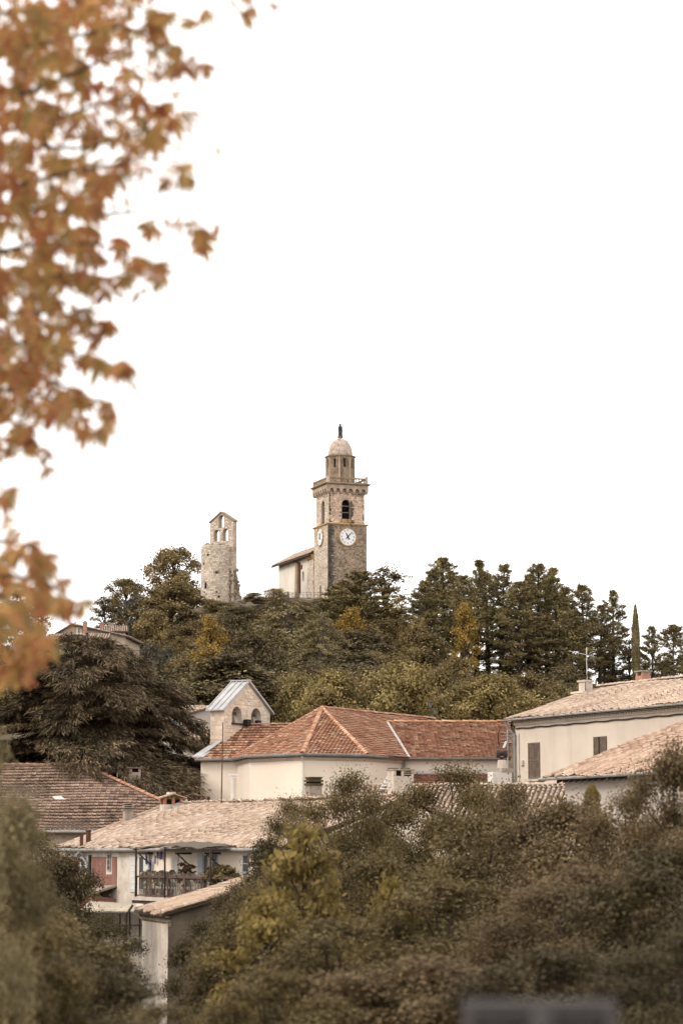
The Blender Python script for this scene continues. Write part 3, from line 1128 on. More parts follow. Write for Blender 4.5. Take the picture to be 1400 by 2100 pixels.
# ================================================================== CHAPEL nave behind the tower
def chapel():
    zb = zg(0, 340) - 1
    ze = zat(1134, 335.6)
    v0, v1 = TS + .002, TS + 15.4
    u0, u1 = -.05, 5.0
    h = root('hilltop_chapel', 'cream rendered hilltop chapel nave attached behind the clock tower', 'chapel', tf(4, 13, zb))
    left = lambda w, z, d: tf(u0 + d, v1 - w, z)        # w runs from the far end toward the tower
    L = v1 - v0
    oo = tf(u0, v1, ze - 3)
    wx = lambda px, z=ze - 2: along(px, left(0, z, 0), -tf.V)
    wn = wx(621.5)
    w2 = wx(618.8)
    ws = wx(631)
    hol = [(wn - .42, wn + .42, zat(1190, 338), zat(1169, 338), True)]
    mb = MB()
    wall(mb, left, 0, ws, zb, ze, hol, .3)
    mb.poly([tf(u1, v0, zb), tf(u1, v1, zb), tf(u1, v1, ze), tf(u1, v0, ze)])
    um = (u0 + u1) / 2
    mb.poly([tf(u1, v1, zb), tf(u0, v1, zb), tf(u0, v1, ze), tf(um, v1, ze + 1.6), tf(u1, v1, ze)])
    mb.build('wall', M['render_chapel'], h)
    mb = MB()
    mb.poly([left(ws, zb, -.04), left(L, zb, -.04), left(L, ze, -.04), left(ws, ze, -.04)])
    mb.poly([left(ws, zb, 0), left(ws, zb, -.04), left(ws, ze, -.04), left(ws, ze, 0)])
    for r in stone_list(ws, L, zb + 1, ze - .1, [], (.19, .3), (.24, .5)):
        put_stone(mb, lambda u, z, d: left(u, z, d - .045), r)
    mb.build('stone_bay', M['stone_ruin'], h)
    mb = MB()
    mb.poly([left(wn - .5, zat(1192, 338), .29), left(wn + .5, zat(1192, 338), .29), left(wn + .5, zat(1168, 338), .29), left(wn - .5, zat(1168, 338), .29)])
    mb.build('lancet_window', M['glass'], h)
    mb = MB()
    mb.hexa([left(w2 - .3, zat(1164, 338), -.03), left(w2 + .3, zat(1164, 338), -.03), left(w2 + .3, zat(1164, 338), .05), left(w2 - .3, zat(1164, 338), .05),
             left(w2 - .3, zat(1154.5, 338), -.03), left(w2 + .3, zat(1154.5, 338), -.03), left(w2 + .3, zat(1154.5, 338), .05), left(w2 - .3, zat(1154.5, 338), .05)])
    mb.build('vent_shutter', M['old_wood'], h)
    # buttress of stone and the downpipe beside it
    wa, wb = wx(609.5), wx(614)
    mb = MB()
    mb.hexa([left(wa, zb, -.5), left(wb, zb, -.5), left(wb, zb, .1), left(wa, zb, .1),
             left(wa, ze - .9, -.3), left(wb, ze - .9, -.3), left(wb, ze - .6, .1), left(wa, ze - .6, .1)])
    mb.build('buttress', M['stone_shade'], h)
    mb = MB()
    wp = wx(616)
    mb.tube([left(wx(607), ze - .15, -.75), left(wp, ze - .9, -.12), left(wp, zat(1213, 338), -.12)], .14, 6)
    mb.build('downpipe', M['rust'], h)
    # roof with overhang
    ov = .8
    mb = MB()
    slab(mb, [left(-.9, ze - .12, -ov), left(L, ze - .12, -ov), tf(um, v0, ze + 1.7), tf(um, v1 + .9, ze + 1.7)], .30)
    slab(mb, [tf(um, v0, ze + 1.7), tf(u1 + .3, v0, ze + .2), tf(u1 + .3, v1 + .9, ze + .2), tf(um, v1 + .9, ze + 1.7)], .30)
    r = mb.build('roof', M['old_wood'], h)
    S = (tf(um, v1 + .9, ze + 1.7) - left(-.9, ze - .12, -ov))
    lay_tiles(r, left(-.9, ze - .12, -ov), -tf.V, S, [(0, 0), (L + .9, 0), (L + .9, S.length), (0, S.length)], 'canal', .26, .5, M['canal'])
    mb = MB()
    mb.hexa([left(ws, ze - .8, -.25), left(L, ze - .8, -.25), left(L, ze - .8, .05), left(ws, ze - .8, .05),
             left(ws, ze - .25, -.45), left(L, ze - .25, -.45), left(L, ze - .25, .05), left(ws, ze - .25, .05)])
    mb.build('eaves_corbel', M['ochre_trim'], h)


chapel()


# ================================================================== RUINED ROUND TOWER with bell gable
def ruin():
    c = P(443, 1200, 335)
    cx, cy = c.x, c.y
    R = 30 / F * 338
    zb = zg(cx, cy) - 2.5
    z1 = zat(1118, 335)
    t = root('ruined_tower', 'ruined round stone tower topped by a pierced bell gable', 'tower', (cx, cy, zb))
    mb = MB()
    n = 40
    tp = [z1 - .10 + .10 * math.sin(k * .8) + .07 * math.sin(k * 2.1) for k in range(n)]
    pt = lambda a, z, d: Vector((cx + (R - d) * math.cos(a), cy + (R - d) * math.sin(a), z))
    for k in range(n):
        a0, a1 = 2 * math.pi * k / n, 2 * math.pi * (k + 1) / n
        mb.poly([pt(a0, zb, 0), pt(a1, zb, 0), pt(a1, tp[(k + 1) % n], 0), pt(a0, tp[k], 0)])
        mb.poly([pt(a0, tp[k], 0), pt(a1, tp[(k + 1) % n], 0), pt(a1, tp[(k + 1) % n], .7), pt(a0, tp[k], .7)])
        mb.poly([pt(a0, tp[k], .7), pt(a1, tp[(k + 1) % n], .7), pt(a1, z1 - 1.2, .7), pt(a0, z1 - 1.2, .7)])
    mb.poly([pt(2 * math.pi * k / n, z1 - 1.2, .7) for k in range(n)])
    drum = mb.build('drum', M['mortar'], t)
    # putlog holes and slit, then stones round them
    hol = []
    dk = MB()
    for (px, py, w, h_) in ((428.5, 1137.5, .13, .13), (420, 1155, .12, .13), (447.5, 1174, .22, .17), (424, 1200, .17, .42), (420.5, 1223, .12, .1), (451.5, 1223.5, .14, .13), (447, 1214, .1, .09)):
        a = -math.pi / 2 + math.asin(max(-1, min(1, ((px - 700) / F * 338 - cx) / R)))
        z = zat(py, 333)
        hol.append((a - w / R, a + w / R, z - h_ * 1.0, z + h_ * 1.0, False))
        dk = MB()
        dk.poly([pt(a - w / R, z - h_, -.008), pt(a + w / R, z - h_, -.008), pt(a + w / R, z + h_, -.008), pt(a - w / R, z + h_, -.008)])
        dk.build('putlog_hole', M['dark'], drum)
    mb = MB()
    ua, ub = -math.pi * 1.02, .05
    z = zb + 1.0
    while z < z1 - .2:
        hh = rng.uniform(.16, .26)
        a = ua
        while a < ub:
            w = rng.uniform(.2, .42) / R
            k = int(((a + w / 2) % (2 * math.pi)) / (2 * math.pi) * n) % n
            if z + hh < min(tp[k], tp[(k + 1) % n]) + .1 and not any(in_hole(x, y, hol, .01) for x in (a, a + w / 2, a + w) for y in (z, z + hh)):
                g = .006
                p = rng.uniform(.015, .06)
                o = [pt(a + g, z + .012, .01), pt(a + w - g, z + .012, .01), pt(a + w - g, z + hh - .012, .01), pt(a + g, z + hh - .012, .01)]
                i = [pt(a + g * 2, z + .024, -p), pt(a + w - g * 2, z + .024, -p), pt(a + w - g * 2, z + hh - .024, -p), pt(a + g * 2, z + hh - .024, -p)]
                m = len(mb.v)
                mb.v += [tuple(q) for q in o + i]
                mb.f += [(m + 4, m + 5, m + 6, m + 7), (m, m + 1, m + 5, m + 4), (m + 1, m + 2, m + 6, m + 5), (m + 2, m + 3, m + 7, m + 6), (m + 3, m, m + 4, m + 7)]
            a += w
        z += hh
    o = mb.build('masonry', M['stone_ruin'], drum); o['kind'] = 'stuff'
    # loose coping stones and moss on the broken rim
    mb = MB()
    for k in range(46):
        a = rng.uniform(-math.pi, 0)
        z = tp[int((a % (2 * math.pi)) / (2 * math.pi) * n) % n]
        q = pt(a, z, rng.uniform(.05, .55))
        s = rng.uniform(.06, .13)
        f2 = Fr(q, math.cos(a + rng.uniform(-.4, .4)), math.sin(a))
        mb.box(f2, -s, s, -s * .7, s * .7, z - .1, z + s * .8)
    o = mb.build('rim_stones', M['stone_rim'], drum); o['kind'] = 'stuff'
    # broken spur wall on the right
    mb = MB()
    z = zb + .5
    zt = zat(1168, 335)
    while z < zt:
        hh = rng.uniform(.2, .34)
        f = (z - zb) / (zt - zb)
        reach = (491 - 474) / F * 338 * (1 - max(0, f - .55) / .45 * .75) + rng.uniform(.1, .5)
        x = cx + R * .82
        while x < cx + R * .96 + reach:
            w = rng.uniform(.22, .46)
            f2 = Fr((x, cy - .9 + rng.uniform(-.12, .12)), 1, .1 * rng.uniform(-1, 1))
            mb.box(f2, 0, w, 0, 1.6, z + .01, z + hh)
            x += w + .015
        z += hh
    mb.build('spur_wall', M['stone_spur'], t)
    # bell gable
    g = Fr(P(431, 1095, 336), .86, -.51)
    z0 = z1 - 1.0
    w = g.upx(478.5, 0, z1)
    th = .85
    ze = zat(1070, 335)
    za = zat(1051, 335)
    pt2 = lambda u, z, d: g(u, d, z)
    U = lambda px: g.upx(px, 0, z1 + 1)
    lo = [(U(439), U(450), zat(1109.5, 335), zat(1086, 335), True), (U(457), U(468), zat(1109.5, 335), zat(1085, 335), True)]
    um = w / 2 - .1
    hi = [(U(448.5), U(459.5), zat(1081.5, 335), zat(1056.5, 335), True)]
    zm = zat(1083, 335)
    mb = MB()
    for (d, sg) in ((0, 1), (th, -1)):
        pp = (lambda u, z, dd: g(u, dd, z)) if sg > 0 else (lambda u, z, dd: g(u, th, z))
        wall(mb, pp, 0, w, z0, zm, lo, th if sg > 0 else 0)
        # upper part: rectangle strip then gable; build as columns under the slopes
        top = lambda u: ze + (za - ze) * (1 - abs(u - um) / (um if u < um else w - um))
        a, b, c0, c1, _ = hi[0]
        mb.poly([pp(0, zm, 0), pp(a, zm, 0), pp(a, top(a), 0), pp(0, top(0), 0)])
        mb.poly([pp(b, zm, 0), pp(w, zm, 0), pp(w, top(w), 0), pp(b, top(b), 0)])
        mb.poly([pp(a, zm, 0), pp(b, zm, 0), pp(b, c0, 0), pp(a, c0, 0)])
        r = (b - a) / 2
        m = (a + b) / 2
        zs = c1 - r
        arc = [(m - r * math.cos(math.pi * k / 8), zs + r * math.sin(math.pi * k / 8)) for k in range(9)]
        for (p, q), (s, t_) in zip(arc, arc[1:]):
            mb.poly([pp(p, q, 0), pp(s, t_, 0), pp(s, top(s), 0), pp(p, top(p), 0)])
            if sg > 0:
                mb.poly([pp(p, q, 0), pp(p, q, th), pp(s, t_, th), pp(s, t_, 0)])
        if sg > 0:
            mb.poly([pp(a, c0, 0), pp(b, c0, 0), pp(b, c0, th), pp(a, c0, th)])
            mb.poly([pp(a, c0, 0), pp(a, c0, th), pp(a, zs, th), pp(a, zs, 0)])
            mb.poly([pp(b, c0, 0), pp(b, zs, 0), pp(b, zs, th), pp(b, c0, th)])
    mb.poly([g(0, 0, z0), g(0, 0, ze), g(0, th, ze), g(0, th, z0)])
    mb.poly([g(w, 0, z0), g(w, th, z0), g(w, th, ze), g(w, 0, ze)])
    bg = mb.build('bell_gable', M['mortar'], t)
    mb = MB()
    mb.box(g, w - 1.5, w, .02, th, zb, z0)
    pier = mb.build('pier', M['mortar'], t)
    mb = MB()
    for r in stone_list(w - 1.5, w, zb + 1, z0, [], (.15, .24), (.2, .42)):
        put_stone(mb, lambda u, z, d: g(u, d + .02, z), r, proud=(.012, .05))
    for r in stone_list(.02, th, zb + 1, z0, [], (.15, .24), (.2, .4)):
        put_stone(mb, lambda u, z, d: g(w - d, u, z), r)
    o = mb.build('masonry', M['stone_ruin'], pier); o['kind'] = 'stuff'
    mb = MB()
    clip = lambda u, z: z < ze + (za - ze) * (1 - abs(u - um) / (um if u < um else w - um)) - .12
    for r in stone_list(0, w, z1 - .3, za, lo + hi, (.15, .24), (.2, .42), clip):
        put_stone(mb, pt2, r, proud=(.012, .05))
    for r in stone_list(0, th, z1 - .3, ze - .05, [], (.15, .24), (.2, .4)):
        put_stone(mb, lambda u, z, d: g(w - d, u, z), r)
    o = mb.build('masonry', M['stone_pale'], bg); o['kind'] = 'stuff'
    mb = MB()
    top = lambda u: ze + (za - ze) * (1 - abs(u - um) / (um if u < um else w - um))
    for (ua_, ub_) in ((-.16, um), (w + .16, um)):
        A = [g(ua_, -.14, ze - .06), g(ub_, -.14, za + .02), g(ub_, th + .14, za + .02), g(ua_, th + .14, ze - .06)]
        mb.hexa(A + [p + Vector((0, 0, .16)) for p in A])
    mb.build('coping_slab', M['stone_trim'], bg)


M['stone_rim'] = mat('stone_rim', (.19, .155, .095), (.30, .24, .17), scale=1.5, rough=1, jitter=.4)
M['stone_spur'] = mat('stone_spur', (.27, .215, .16), (.16, .125, .09), scale=1.3, rough=1, jitter=.45)
ruin()


# ================================================================== terrace wall, railing
def terrace():
    fr = Fr(P(500, 1240, 324), 1, .01)
    u1 = fr.upx(690, 0, 34)
    zt = zat(1225, 324)
    t = root('terrace_wall', 'low rubble terrace wall with thin railing below the chapel', 'wall', fr(u1 / 2, 0, zt - 5))
    mb = MB()
    mb.box(fr, 0, u1, 0, .7, zt - 7, zt)
    w = mb.build('retaining_wall', M['mortar'], t)
    mb = MB()
    pt = lambda u, z, d: fr(u, d, z)
    for r in stone_list(0, u1, zt - 3, zt, [], (.2, .34), (.3, .7)):
        put_stone(mb, pt, r, proud=(.01, .08))
    o = mb.build('masonry', M['stone_spur'], w); o['kind'] = 'stuff'
    ua = fr.upx(584, 0, zt)
    n = 14
    for k in range(n + 1):
        u = ua + (u1 - ua) * k / n
        mb = MB()
        mb.tube([fr(u, .3, zt), fr(u, .3, zt + .75)], .022, 4)
        mb.build('railing_post', M['iron'], t)
    for zz in (.72, .38):
        mb = MB()
        mb.tube([fr(ua, .3, zt + zz), fr(u1, .3, zt + zz)], .018, 4)
        mb.build('railing_bar', M['iron'], t)


terrace()


def rocks():
    """bare rock of the crest between the ruin and the terrace"""
    for i, (px, py, Y, s) in enumerate(((494, 1240, 323, 1.0), (513, 1246, 320, .9), (482, 1262, 316, .8))):
        c = P(px, py, Y)
        n = 60
        V = []
        r2 = random.Random(i + 5)
        mb = MB()
        me = bpy.data.meshes.new('rock')
        import bmesh
        bm = bmesh.new()
        bmesh.ops.create_icosphere(bm, subdivisions=3, radius=1)
        for v in bm.verts:
            k = v.co.copy()
            f = 1 + .28 * math.sin(k.x * 5 + i) * math.sin(k.y * 4 + 1) + .18 * math.sin(k.z * 9 + k.x * 6)
            v.co = Vector((k.x * 1.9, k.y * 1.2, k.z * .95)) * s * f
        bm.to_mesh(me)
        bm.free()
        me.materials.append(M['rock'])
        o = link('rock', me, None, (c.x, c.y, c.z - s * .3))
        props(o, ['pale rock outcrop right beside the foot of the ruined tower', 'grey rock outcrop left of the terrace wall', 'lower grey rock below the ruined tower'][i], 'rock', 'rocks on the crest')


M['rock'] = mat('rock', (.20, .165, .13), (.11, .09, .068), scale=1.1, rough=1, bump=.15, bscale=3)
rocks()


# ================================================================== VILLAGE CHURCH: polygonal apse, transept, wing
def church():
    ze = zat(1551, 128.5)
    c0 = P(487, 1558, 133.0); c0b = P(512, 1552, 129.2); c1 = P(622, 1547, 126.0); c2 = P(750, 1550, 127.9); c3 = P(827, 1557, 131.5)
    base = [Vector((p.x, p.y, 0)) for p in (c0, c0b, c1, c2, c3)]
    apex = P(660, 1453, 138.0)
    zr = apex.z
    end = P(888, 1476, 144.0); end.z = zr
    zb = 1.0
    h = root('village_church', 'cream church with polygonal apse under an orange tiled roof', 'church', (0, 133, zb))
    # walls
    mb = MB()
    tl = P(412, 1556, 133.6); tl.z = 0
    ring = [tl] + base
    wing_r = P(1042, 1552, 131.5); wing_r.z = 0
    ring2 = ring + [wing_r]
    for a, b in zip(ring2, ring2[1:]):
        mb.poly([a + Vector((0, 0, zb)), b + Vector((0, 0, zb)), b + Vector((0, 0, ze)), a + Vector((0, 0, ze))])
    tb = tl + Vector((3.2, 5.6, 0))
    mb.poly([tl + Vector((0, 0, ze)), tb + Vector((0, 0, ze)), tb + Vector((0, 0, zb)), tl + Vector((0, 0, zb))])
    mb.build('wall', M['render_cream'], h)
    # cornice moulding and gutter round the eaves
    cen = Vector((-.6, 134, 0))
    outw = lambda p, k: p + (p - cen).normalized() * k
    mb = MB()
    pr = [outw(p, .02) for p in base]
    po = [outw(p, .16) for p in base]
    for i in range(len(base) - 1):
        mb.hexa([pr[i] + Vector((0, 0, ze - .30)), pr[i + 1] + Vector((0, 0, ze - .30)), pr[i + 1] + Vector((0, 0, ze - .05)), pr[i] + Vector((0, 0, ze - .05)),
                 po[i] + Vector((0, 0, ze - .16)), po[i + 1] + Vector((0, 0, ze - .16)), po[i + 1] + Vector((0, 0, ze - .05)), po[i] + Vector((0, 0, ze - .05))])
    mb.build('cornice', M['render_beige'], h)
    gp = [outw(p, .38) + Vector((0, 0, ze - .02)) for p in base]
    gp[-1] = base[-1] + Vector((.1, -.35, ze - .02))
    mb = MB()
    mb.tube(gp, .085, 8)
    mb.tube([tl + Vector((-.3, -.3, ze - .02)), base[0] + Vector((0, -.3, ze - .02))], .085, 8)
    mb.tube([base[-1] + Vector((.1, -.35, ze - .02)), wing_r + Vector((0, -.35, ze - .02))], .085, 8)
    mb.build('gutter', M['gutter'], h)
    # roof faces
    ev = [outw(p, .34) + Vector((0, 0, ze)) for p in base]
    def face(pts, kind='flat', name='roof', du=.235, ds=.335, tile=None, th=.12):
        mb = MB()
        slab(mb, pts, th)
        r = mb.build(name, M['channel'], h)
        U = (pts[1] - pts[0]).normalized()
        n = U.cross(pts[-1] - pts[0])
        S = n.cross(U)
        if S.z < 0:
            S = -S
        S.normalize()
        poly = [((p - pts[0]).dot(U), (p - pts[0]).dot(S)) for p in pts]
        lay_tiles(r, pts[0], U, S, poly, kind, du, ds, tile or M['flat_tile'], 0)
        return r
    wv = Vector((3.35, 131.1, ze))                    # foot of the valley to the wing
    wing_eave0 = Vector((ev[4].x, 131.1, ze))
    pn = (wing_eave0 - ev[3]).cross(apex - ev[3])
    def hit(px, py):                                  # point of the nave slope seen at that place
        q = P(px, py, 100)
        return q * (ev[3].dot(pn) / q.dot(pn))
    end = hit(890, 1476)
    ridge_w0 = hit(793, 1482)
    ridge_w1 = P(1046, 1478, ridge_w0.y)
    ridge_w1.z = ridge_w0.z
    print('CH', ev[3], wing_eave0, apex, end, ridge_w0)
    f1 = face([ev[1], ev[2], apex])
    f2 = face([ev[2], ev[3], apex])
    vtop = apex.lerp(end, .30)
    f3 = face([ev[3], wing_eave0, ridge_w0, end, apex])
    f0 = face([ev[0], ev[1], apex])
    # back side of the nave, unseen slope
    bk = end + Vector((-6.5, 3.0, ze - zr))
    mb = MB()
    slab(mb, [apex, end, bk, ev[0] + Vector((.2, 4, 0))], .12)
    mb.build('roof', M['channel'], h)
    # transept on the left
    rt0 = P(500, 1488.5, 137.2)
    rt1 = P(610, 1488.5, 135.6); rt1.z = rt0.z
    ta = tl + Vector((-.35, -.25, ze))
    tbp = Vector((ev[0].x + .1, ta.y - .1, ze))
    hipf = ev[0].lerp(apex, .66)
    rt1 = ev[0].lerp(apex, (rt0.z - ze) / (zr - ze))
    p2 = (ev[0] - ta).cross(rt1 - ta)
    q2 = P(500, 1488.5, 100)
    rt0 = q2 * (ta.dot(p2) / q2.dot(p2))
    f4 = face([ta, ev[0], rt1, rt0])
    # wing to the right, facing the viewer
    we1 = P(1046, 1552, 131.1); we1.z = ze
    f5 = face([wing_eave0, we1, ridge_w1, ridge_w0])
    mb = MB()
    slab(mb, [ridge_w0, ridge_w1, ridge_w1 + Vector((0, 5, -2.2)), ridge_w0 + Vector((0, 5, -2.2))], .12)
    mb.build('roof', M['channel'], h)
    # hips and ridges
    up = Vector((0, 0, .03))
    ridge_row(f1, ev[2] + up, apex + up, M['ridge_tile'], .125, .36)
    ridge_row(f2, ev[3] + up, apex + up, M['ridge_tile'], .125, .36)
    ridge_row(f0, ev[0] + up, apex + up, M['ridge_warm'], .11, .36)
    ridge_row(f3, apex + up, end + up, M['ridge_warm'], .13, .38)
    ridge_row(f5, ridge_w0 + up, ridge_w1 + up, M['ridge_tile'], .12, .38)
    ridge_row(f4, rt0 + up, rt1 + up, M['ridge_warm'], .11, .36)
    # zinc valley and the flashing along the bell gable
    def strip(a, b, w, name, m, lift=.05):
        d = (b - a).normalized()
        s = d.cross(Vector((0, 0, 1))).normalized() * w / 2
        mb = MB()
        q = [a - s, a + s, b + s, b - s]
        mb.hexa([p + Vector((0, 0, lift)) for p in q] + [p + Vector((0, 0, lift + .03)) for p in q])
        mb.build(name, m, h)
    strip(wing_eave0, ridge_w0, .15, 'valley_flashing', M['zinc_pale'], .06)
    strip(ta + Vector((.1, 0, 0)), rt0 + Vector((-.05, 0, 0)), .34, 'rake_flashing', M['zinc'], .08)
    # zinc skirt at the foot of the bell gable
    g0 = P(436, 1537, 136.0)
    mb = MB()
    a = ta + Vector((0, 0, .05))
    q = [a + Vector((-.12, 0, .01)), a + Vector((.50, -.05, .01)), a + Vector((1.35, 1.6, .70)), a + Vector((.70, 1.75, .70))]
    mb.hexa([p + Vector((0, 0, .06)) for p in q] + [p + Vector((0, 0, .12)) for p in q])
    mb.build('zinc_skirt', M['zinc'], h)
    # downpipes
    mb = MB()
    p = outw(base[2], .14)
    mb.tube([outw(base[2], .36) + Vector((0, 0, ze - .1)), p + Vector((0, 0, ze - .4)), p + Vector((0, 0, zb + .5))], .055, 8)
    mb.build('downpipe', M['pvc'], h)
    mb = MB()
    p = base[4]
    mb.tube([p + Vector((.05, -.32, ze - .1)), p + Vector((.02, -.25, ze - .5)), p + Vector((-.15, -.2, ze - .75)), p + Vector((-.55, -.45, ze - 1.0)), p + Vector((-.85, -.55, ze - 1.3)),
             p + Vector((-.9, -.6, zb))], .07, 8)
    mb.build('downpipe', M['zinc_old'], h)
    # damp stain patch under the wing gutter is in the render itself: rust run
    # lean-to below the wing: flashing and red tiled strip
    zl = zat(1585, 131.2)
    wa, wb_ = base[4].x - .1, wing_r.x
    lf = Fr((wa, 131.3), 1, 0)
    mb = MB()
    mb.box(lf, .3, wb_ - wa, -.16, .02, zl - .04, zl + .12)
    mb.build('lead_flashing', M['zinc'], h)
    r = roof_plane(h, lf, .3, wb_ - wa, -3.2, zl - 1.25, -.05, zl - .06, 'flat', .235, .30, M['flat_red'], M['channel'], name='lean_to_roof')
    mb = MB()
    mb.box(lf, .4, wb_ - wa - .1, -2.9, -2.7, zb - 3, zl - 1.3)
    mb.build('lean_to_wall', M['render_grey'], h)
    return ze, tl, ta, rt0


M['zinc_pale'] = mat('zinc_pale', (.42, .395, .37), (.34, .315, .295), scale=2, rough=.6, metal=.2)
M['ridge_warm'] = mat('ridge_tile_warm', (1, 1, 1), (.75, .72, .7), scale=2, rough=.9, ramp=[(0, (.31, .14, .085)), (.6, (.40, .21, .135)), (1.0, (.50, .33, .23))])
ch_ze, ch_tl, ch_ta, ch_rt0 = church()


# ================================================================== BELL GABLE of the church
def bell_gable():
    g = Fr(P(460, 1500, 134.9), .5, .866)
    zb = zat(1560, 135)
    ze = zat(1453, 135.2)
    za = zat(1400, 137.0)
    w = g.upx(553.5, 0, ze)
    th = .92
    t = root('bell_gable', 'pale stone bell gable with two arched bell openings and zinc roof', 'bell gable', g(w / 2, th / 2, zb))
    um = w / 2
    U = lambda px, z: g.upx(px, 0, z)
    za0, za1 = zat(1487, 136.5), zat(1449, 136.5)
    H1 = (U(475.5, za0), U(496, za0), zat(1486, 136), zat(1449, 136), True)
    H2 = (U(515, za0), U(535.5, za0), zat(1487, 137.6), zat(1452, 137.6), True)
    zmx = ze - .02
    holes = [H1, H2]
    top = lambda u: ze + (za - ze) * (1 - abs(u - um) / um)
    mb = MB()
    zsplit = max(H1[3], H2[3]) + .05
    for sg in (1, -1):
        pp = (lambda u, z, d: g(u, d, z)) if sg > 0 else (lambda u, z, d: g(u, th, z))
        if zsplit <= ze:
            wall(mb, pp, 0, w, zb, ze, holes, th if sg > 0 else 0, 12)
            mb.poly([pp(0, ze, 0), pp(w, ze, 0), pp(um, za, 0)])
        else:
            # columns under the rakes so that the arches may rise above the eaves
            u = 0
            edges = [0, H1[0], H1[1], um, H2[0], H2[1], w]
            for a, b in zip(edges, edges[1:]):
                hh = H1 if (a, b) == (H1[0], H1[1]) else H2 if (a, b) == (H2[0], H2[1]) else None
                if hh is None:
                    mb.poly([pp(a, zb, 0), pp(b, zb, 0), pp(b, top(b), 0), pp(a, top(a), 0)])
                else:
                    mb.poly([pp(a, zb, 0), pp(b, zb, 0), pp(b, hh[2], 0), pp(a, hh[2], 0)])
                    r = (b - a) / 2
                    m = (a + b) / 2
                    zs = hh[3] - r
                    arc = [(m - r * math.cos(math.pi * k / 12), zs + r * math.sin(math.pi * k / 12)) for k in range(13)]
                    for (p, q), (s, t_) in zip(arc, arc[1:]):
                        mb.poly([pp(p, q, 0), pp(s, t_, 0), pp(s, top(s), 0), pp(p, top(p), 0)])
                        if sg > 0:
                            mb.poly([pp(p, q, 0), pp(p, q, th), pp(s, t_, th), pp(s, t_, 0)])
                    if sg > 0:
                        mb.poly([pp(a, hh[2], 0), pp(b, hh[2], 0), pp(b, hh[2], th), pp(a, hh[2], th)])
                        mb.poly([pp(a, hh[2], 0), pp(a, hh[2], th), pp(a, zs, th), pp(a, zs, 0)])
                        mb.poly([pp(b, hh[2], 0), pp(b, zs, 0), pp(b, zs, th), pp(b, hh[2], th)])
    mb.poly([g(0, 0, zb), g(0, 0, ze), g(0, th, ze), g(0, th, zb)])
    mb.poly([g(w, 0, zb), g(w, th, zb), g(w, th, ze), g(w, 0, ze)])
    wl = mb.build('wall', M['mortar_pale'], t)
    # stones, one object each on the front, joined on the narrow side
    pt = lambda u, z, d: g(u, d, z)
    clip = lambda u, z: z < top(u) - .06
    lst = stone_list(.02, w - .02, zat(1530, 135), za, holes, (.15, .23), (.24, .46), clip)
    lst.sort(key=lambda r: -(r[1] - r[0]) * (r[3] - r[2]))
    for r in lst[:300]:
        mb = MB()
        put_stone(mb, pt, r, .016, (.008, .035))
        mb.build('stone', M['stone_gable'], wl)
    if lst[300:]:
        mb = MB()
        for r in lst[300:]:
            put_stone(mb, pt, r, .016, (.008, .035))
        o = mb.build('small_stones', M['stone_gable'], wl); o['kind'] = 'stuff'
    mb = MB()
    for r in stone_list(.01, th - .01, zat(1535, 135), ze, [], (.2, .3), (.3, .6)):
        put_stone(mb, lambda u, z, d: g(d, th - u, z), r, .008, (.006, .02))
    o = mb.build('side_stones', M['stone_gable'], wl); o['kind'] = 'stuff'
    # zinc roof in two slopes with standing seams
    ov, o2 = .16, .12
    for (ua, ub) in ((-.26, um), (w + .26, um)):
        sl = (za - ze) / um
        zlo = ze - .26 * sl
        A = [g(ua, -ov, zlo + .04), g(ub, -ov, za + .04), g(ub, th + ov, za + .04), g(ua, th + ov, zlo + .04)]
        mb = MB()
        mb.hexa(A + [p + Vector((0, 0, .07)) for p in A])
        r = mb.build('roof', M['zinc'], t)
        for q in range(4):
            v = -ov + .05 + (th + 2 * ov - .1) * q / 3
            mb = MB()
            B = [g(ua, v - .025, zlo + .11), g(ub, v - .025, za + .11), g(ub, v + .025, za + .11), g(ua, v + .025, zlo + .11)]
            mb.hexa(B + [p + Vector((0, 0, .06)) for p in B])
            mb.build('standing_seam', M['zinc'], r)
    mb = MB()
    mb.box(g, um - .12, um + .12, -ov - .02, th + ov + .02, za + .10, za + .17)
    mb.build('ridge_cap', M['zinc'], t)
    # bells with yokes, their bracket beam in front
    for H in (H1, H2):
        c = g((H[0] + H[1]) / 2, th * .45, 0)
        r = (H[1] - H[0]) * .34
        zt_ = H[3] - (H[1] - H[0]) * .42
        mb = MB()
        mb.lathe((c.x, c.y, zt_), [(r * .9, -r * 1.75), (r * .98, -r * 1.68), (r * .78, -r * 1.35), (r * .62, -r * .8), (r * .56, -r * .35), (r * .40, -r * .08), (.04, 0)], 16)
        b = mb.build('bell', M['bell'], t, smooth=True)
        mb = MB()
        mb.box(g, H[0] + .03, H[1] - .03, th * .45 - .07, th * .45 + .07, zt_ + .002, zt_ + .16)
        mb.build('yoke', M['bell_wood'], b)
        mb = MB()
        mb.tube([(c.x, c.y, zt_ - r * .9), (c.x, c.y, zt_ - r * 1.9)], [.02, .05], 6)
        mb.build('clapper', M['iron'], b)
    mb = MB()
    zb_ = zat(1484, 136)
    mb.box(g, H1[0] - .05, H2[1] - .02, -.10, .02, zb_ - .06, zb_ + .04)
    mb.build('bracket_beam', M['iron'], t)
    for (px, wd) in ((500, .20), (522, .15)):
        u = U(px, zb_)
        mb = MB()
        mb.box(g, u - wd, u + wd, -.36, -.103, zb_ - .08, zb_ + .26)
        mb.build('striking_motor', M['black'], t)
    return g


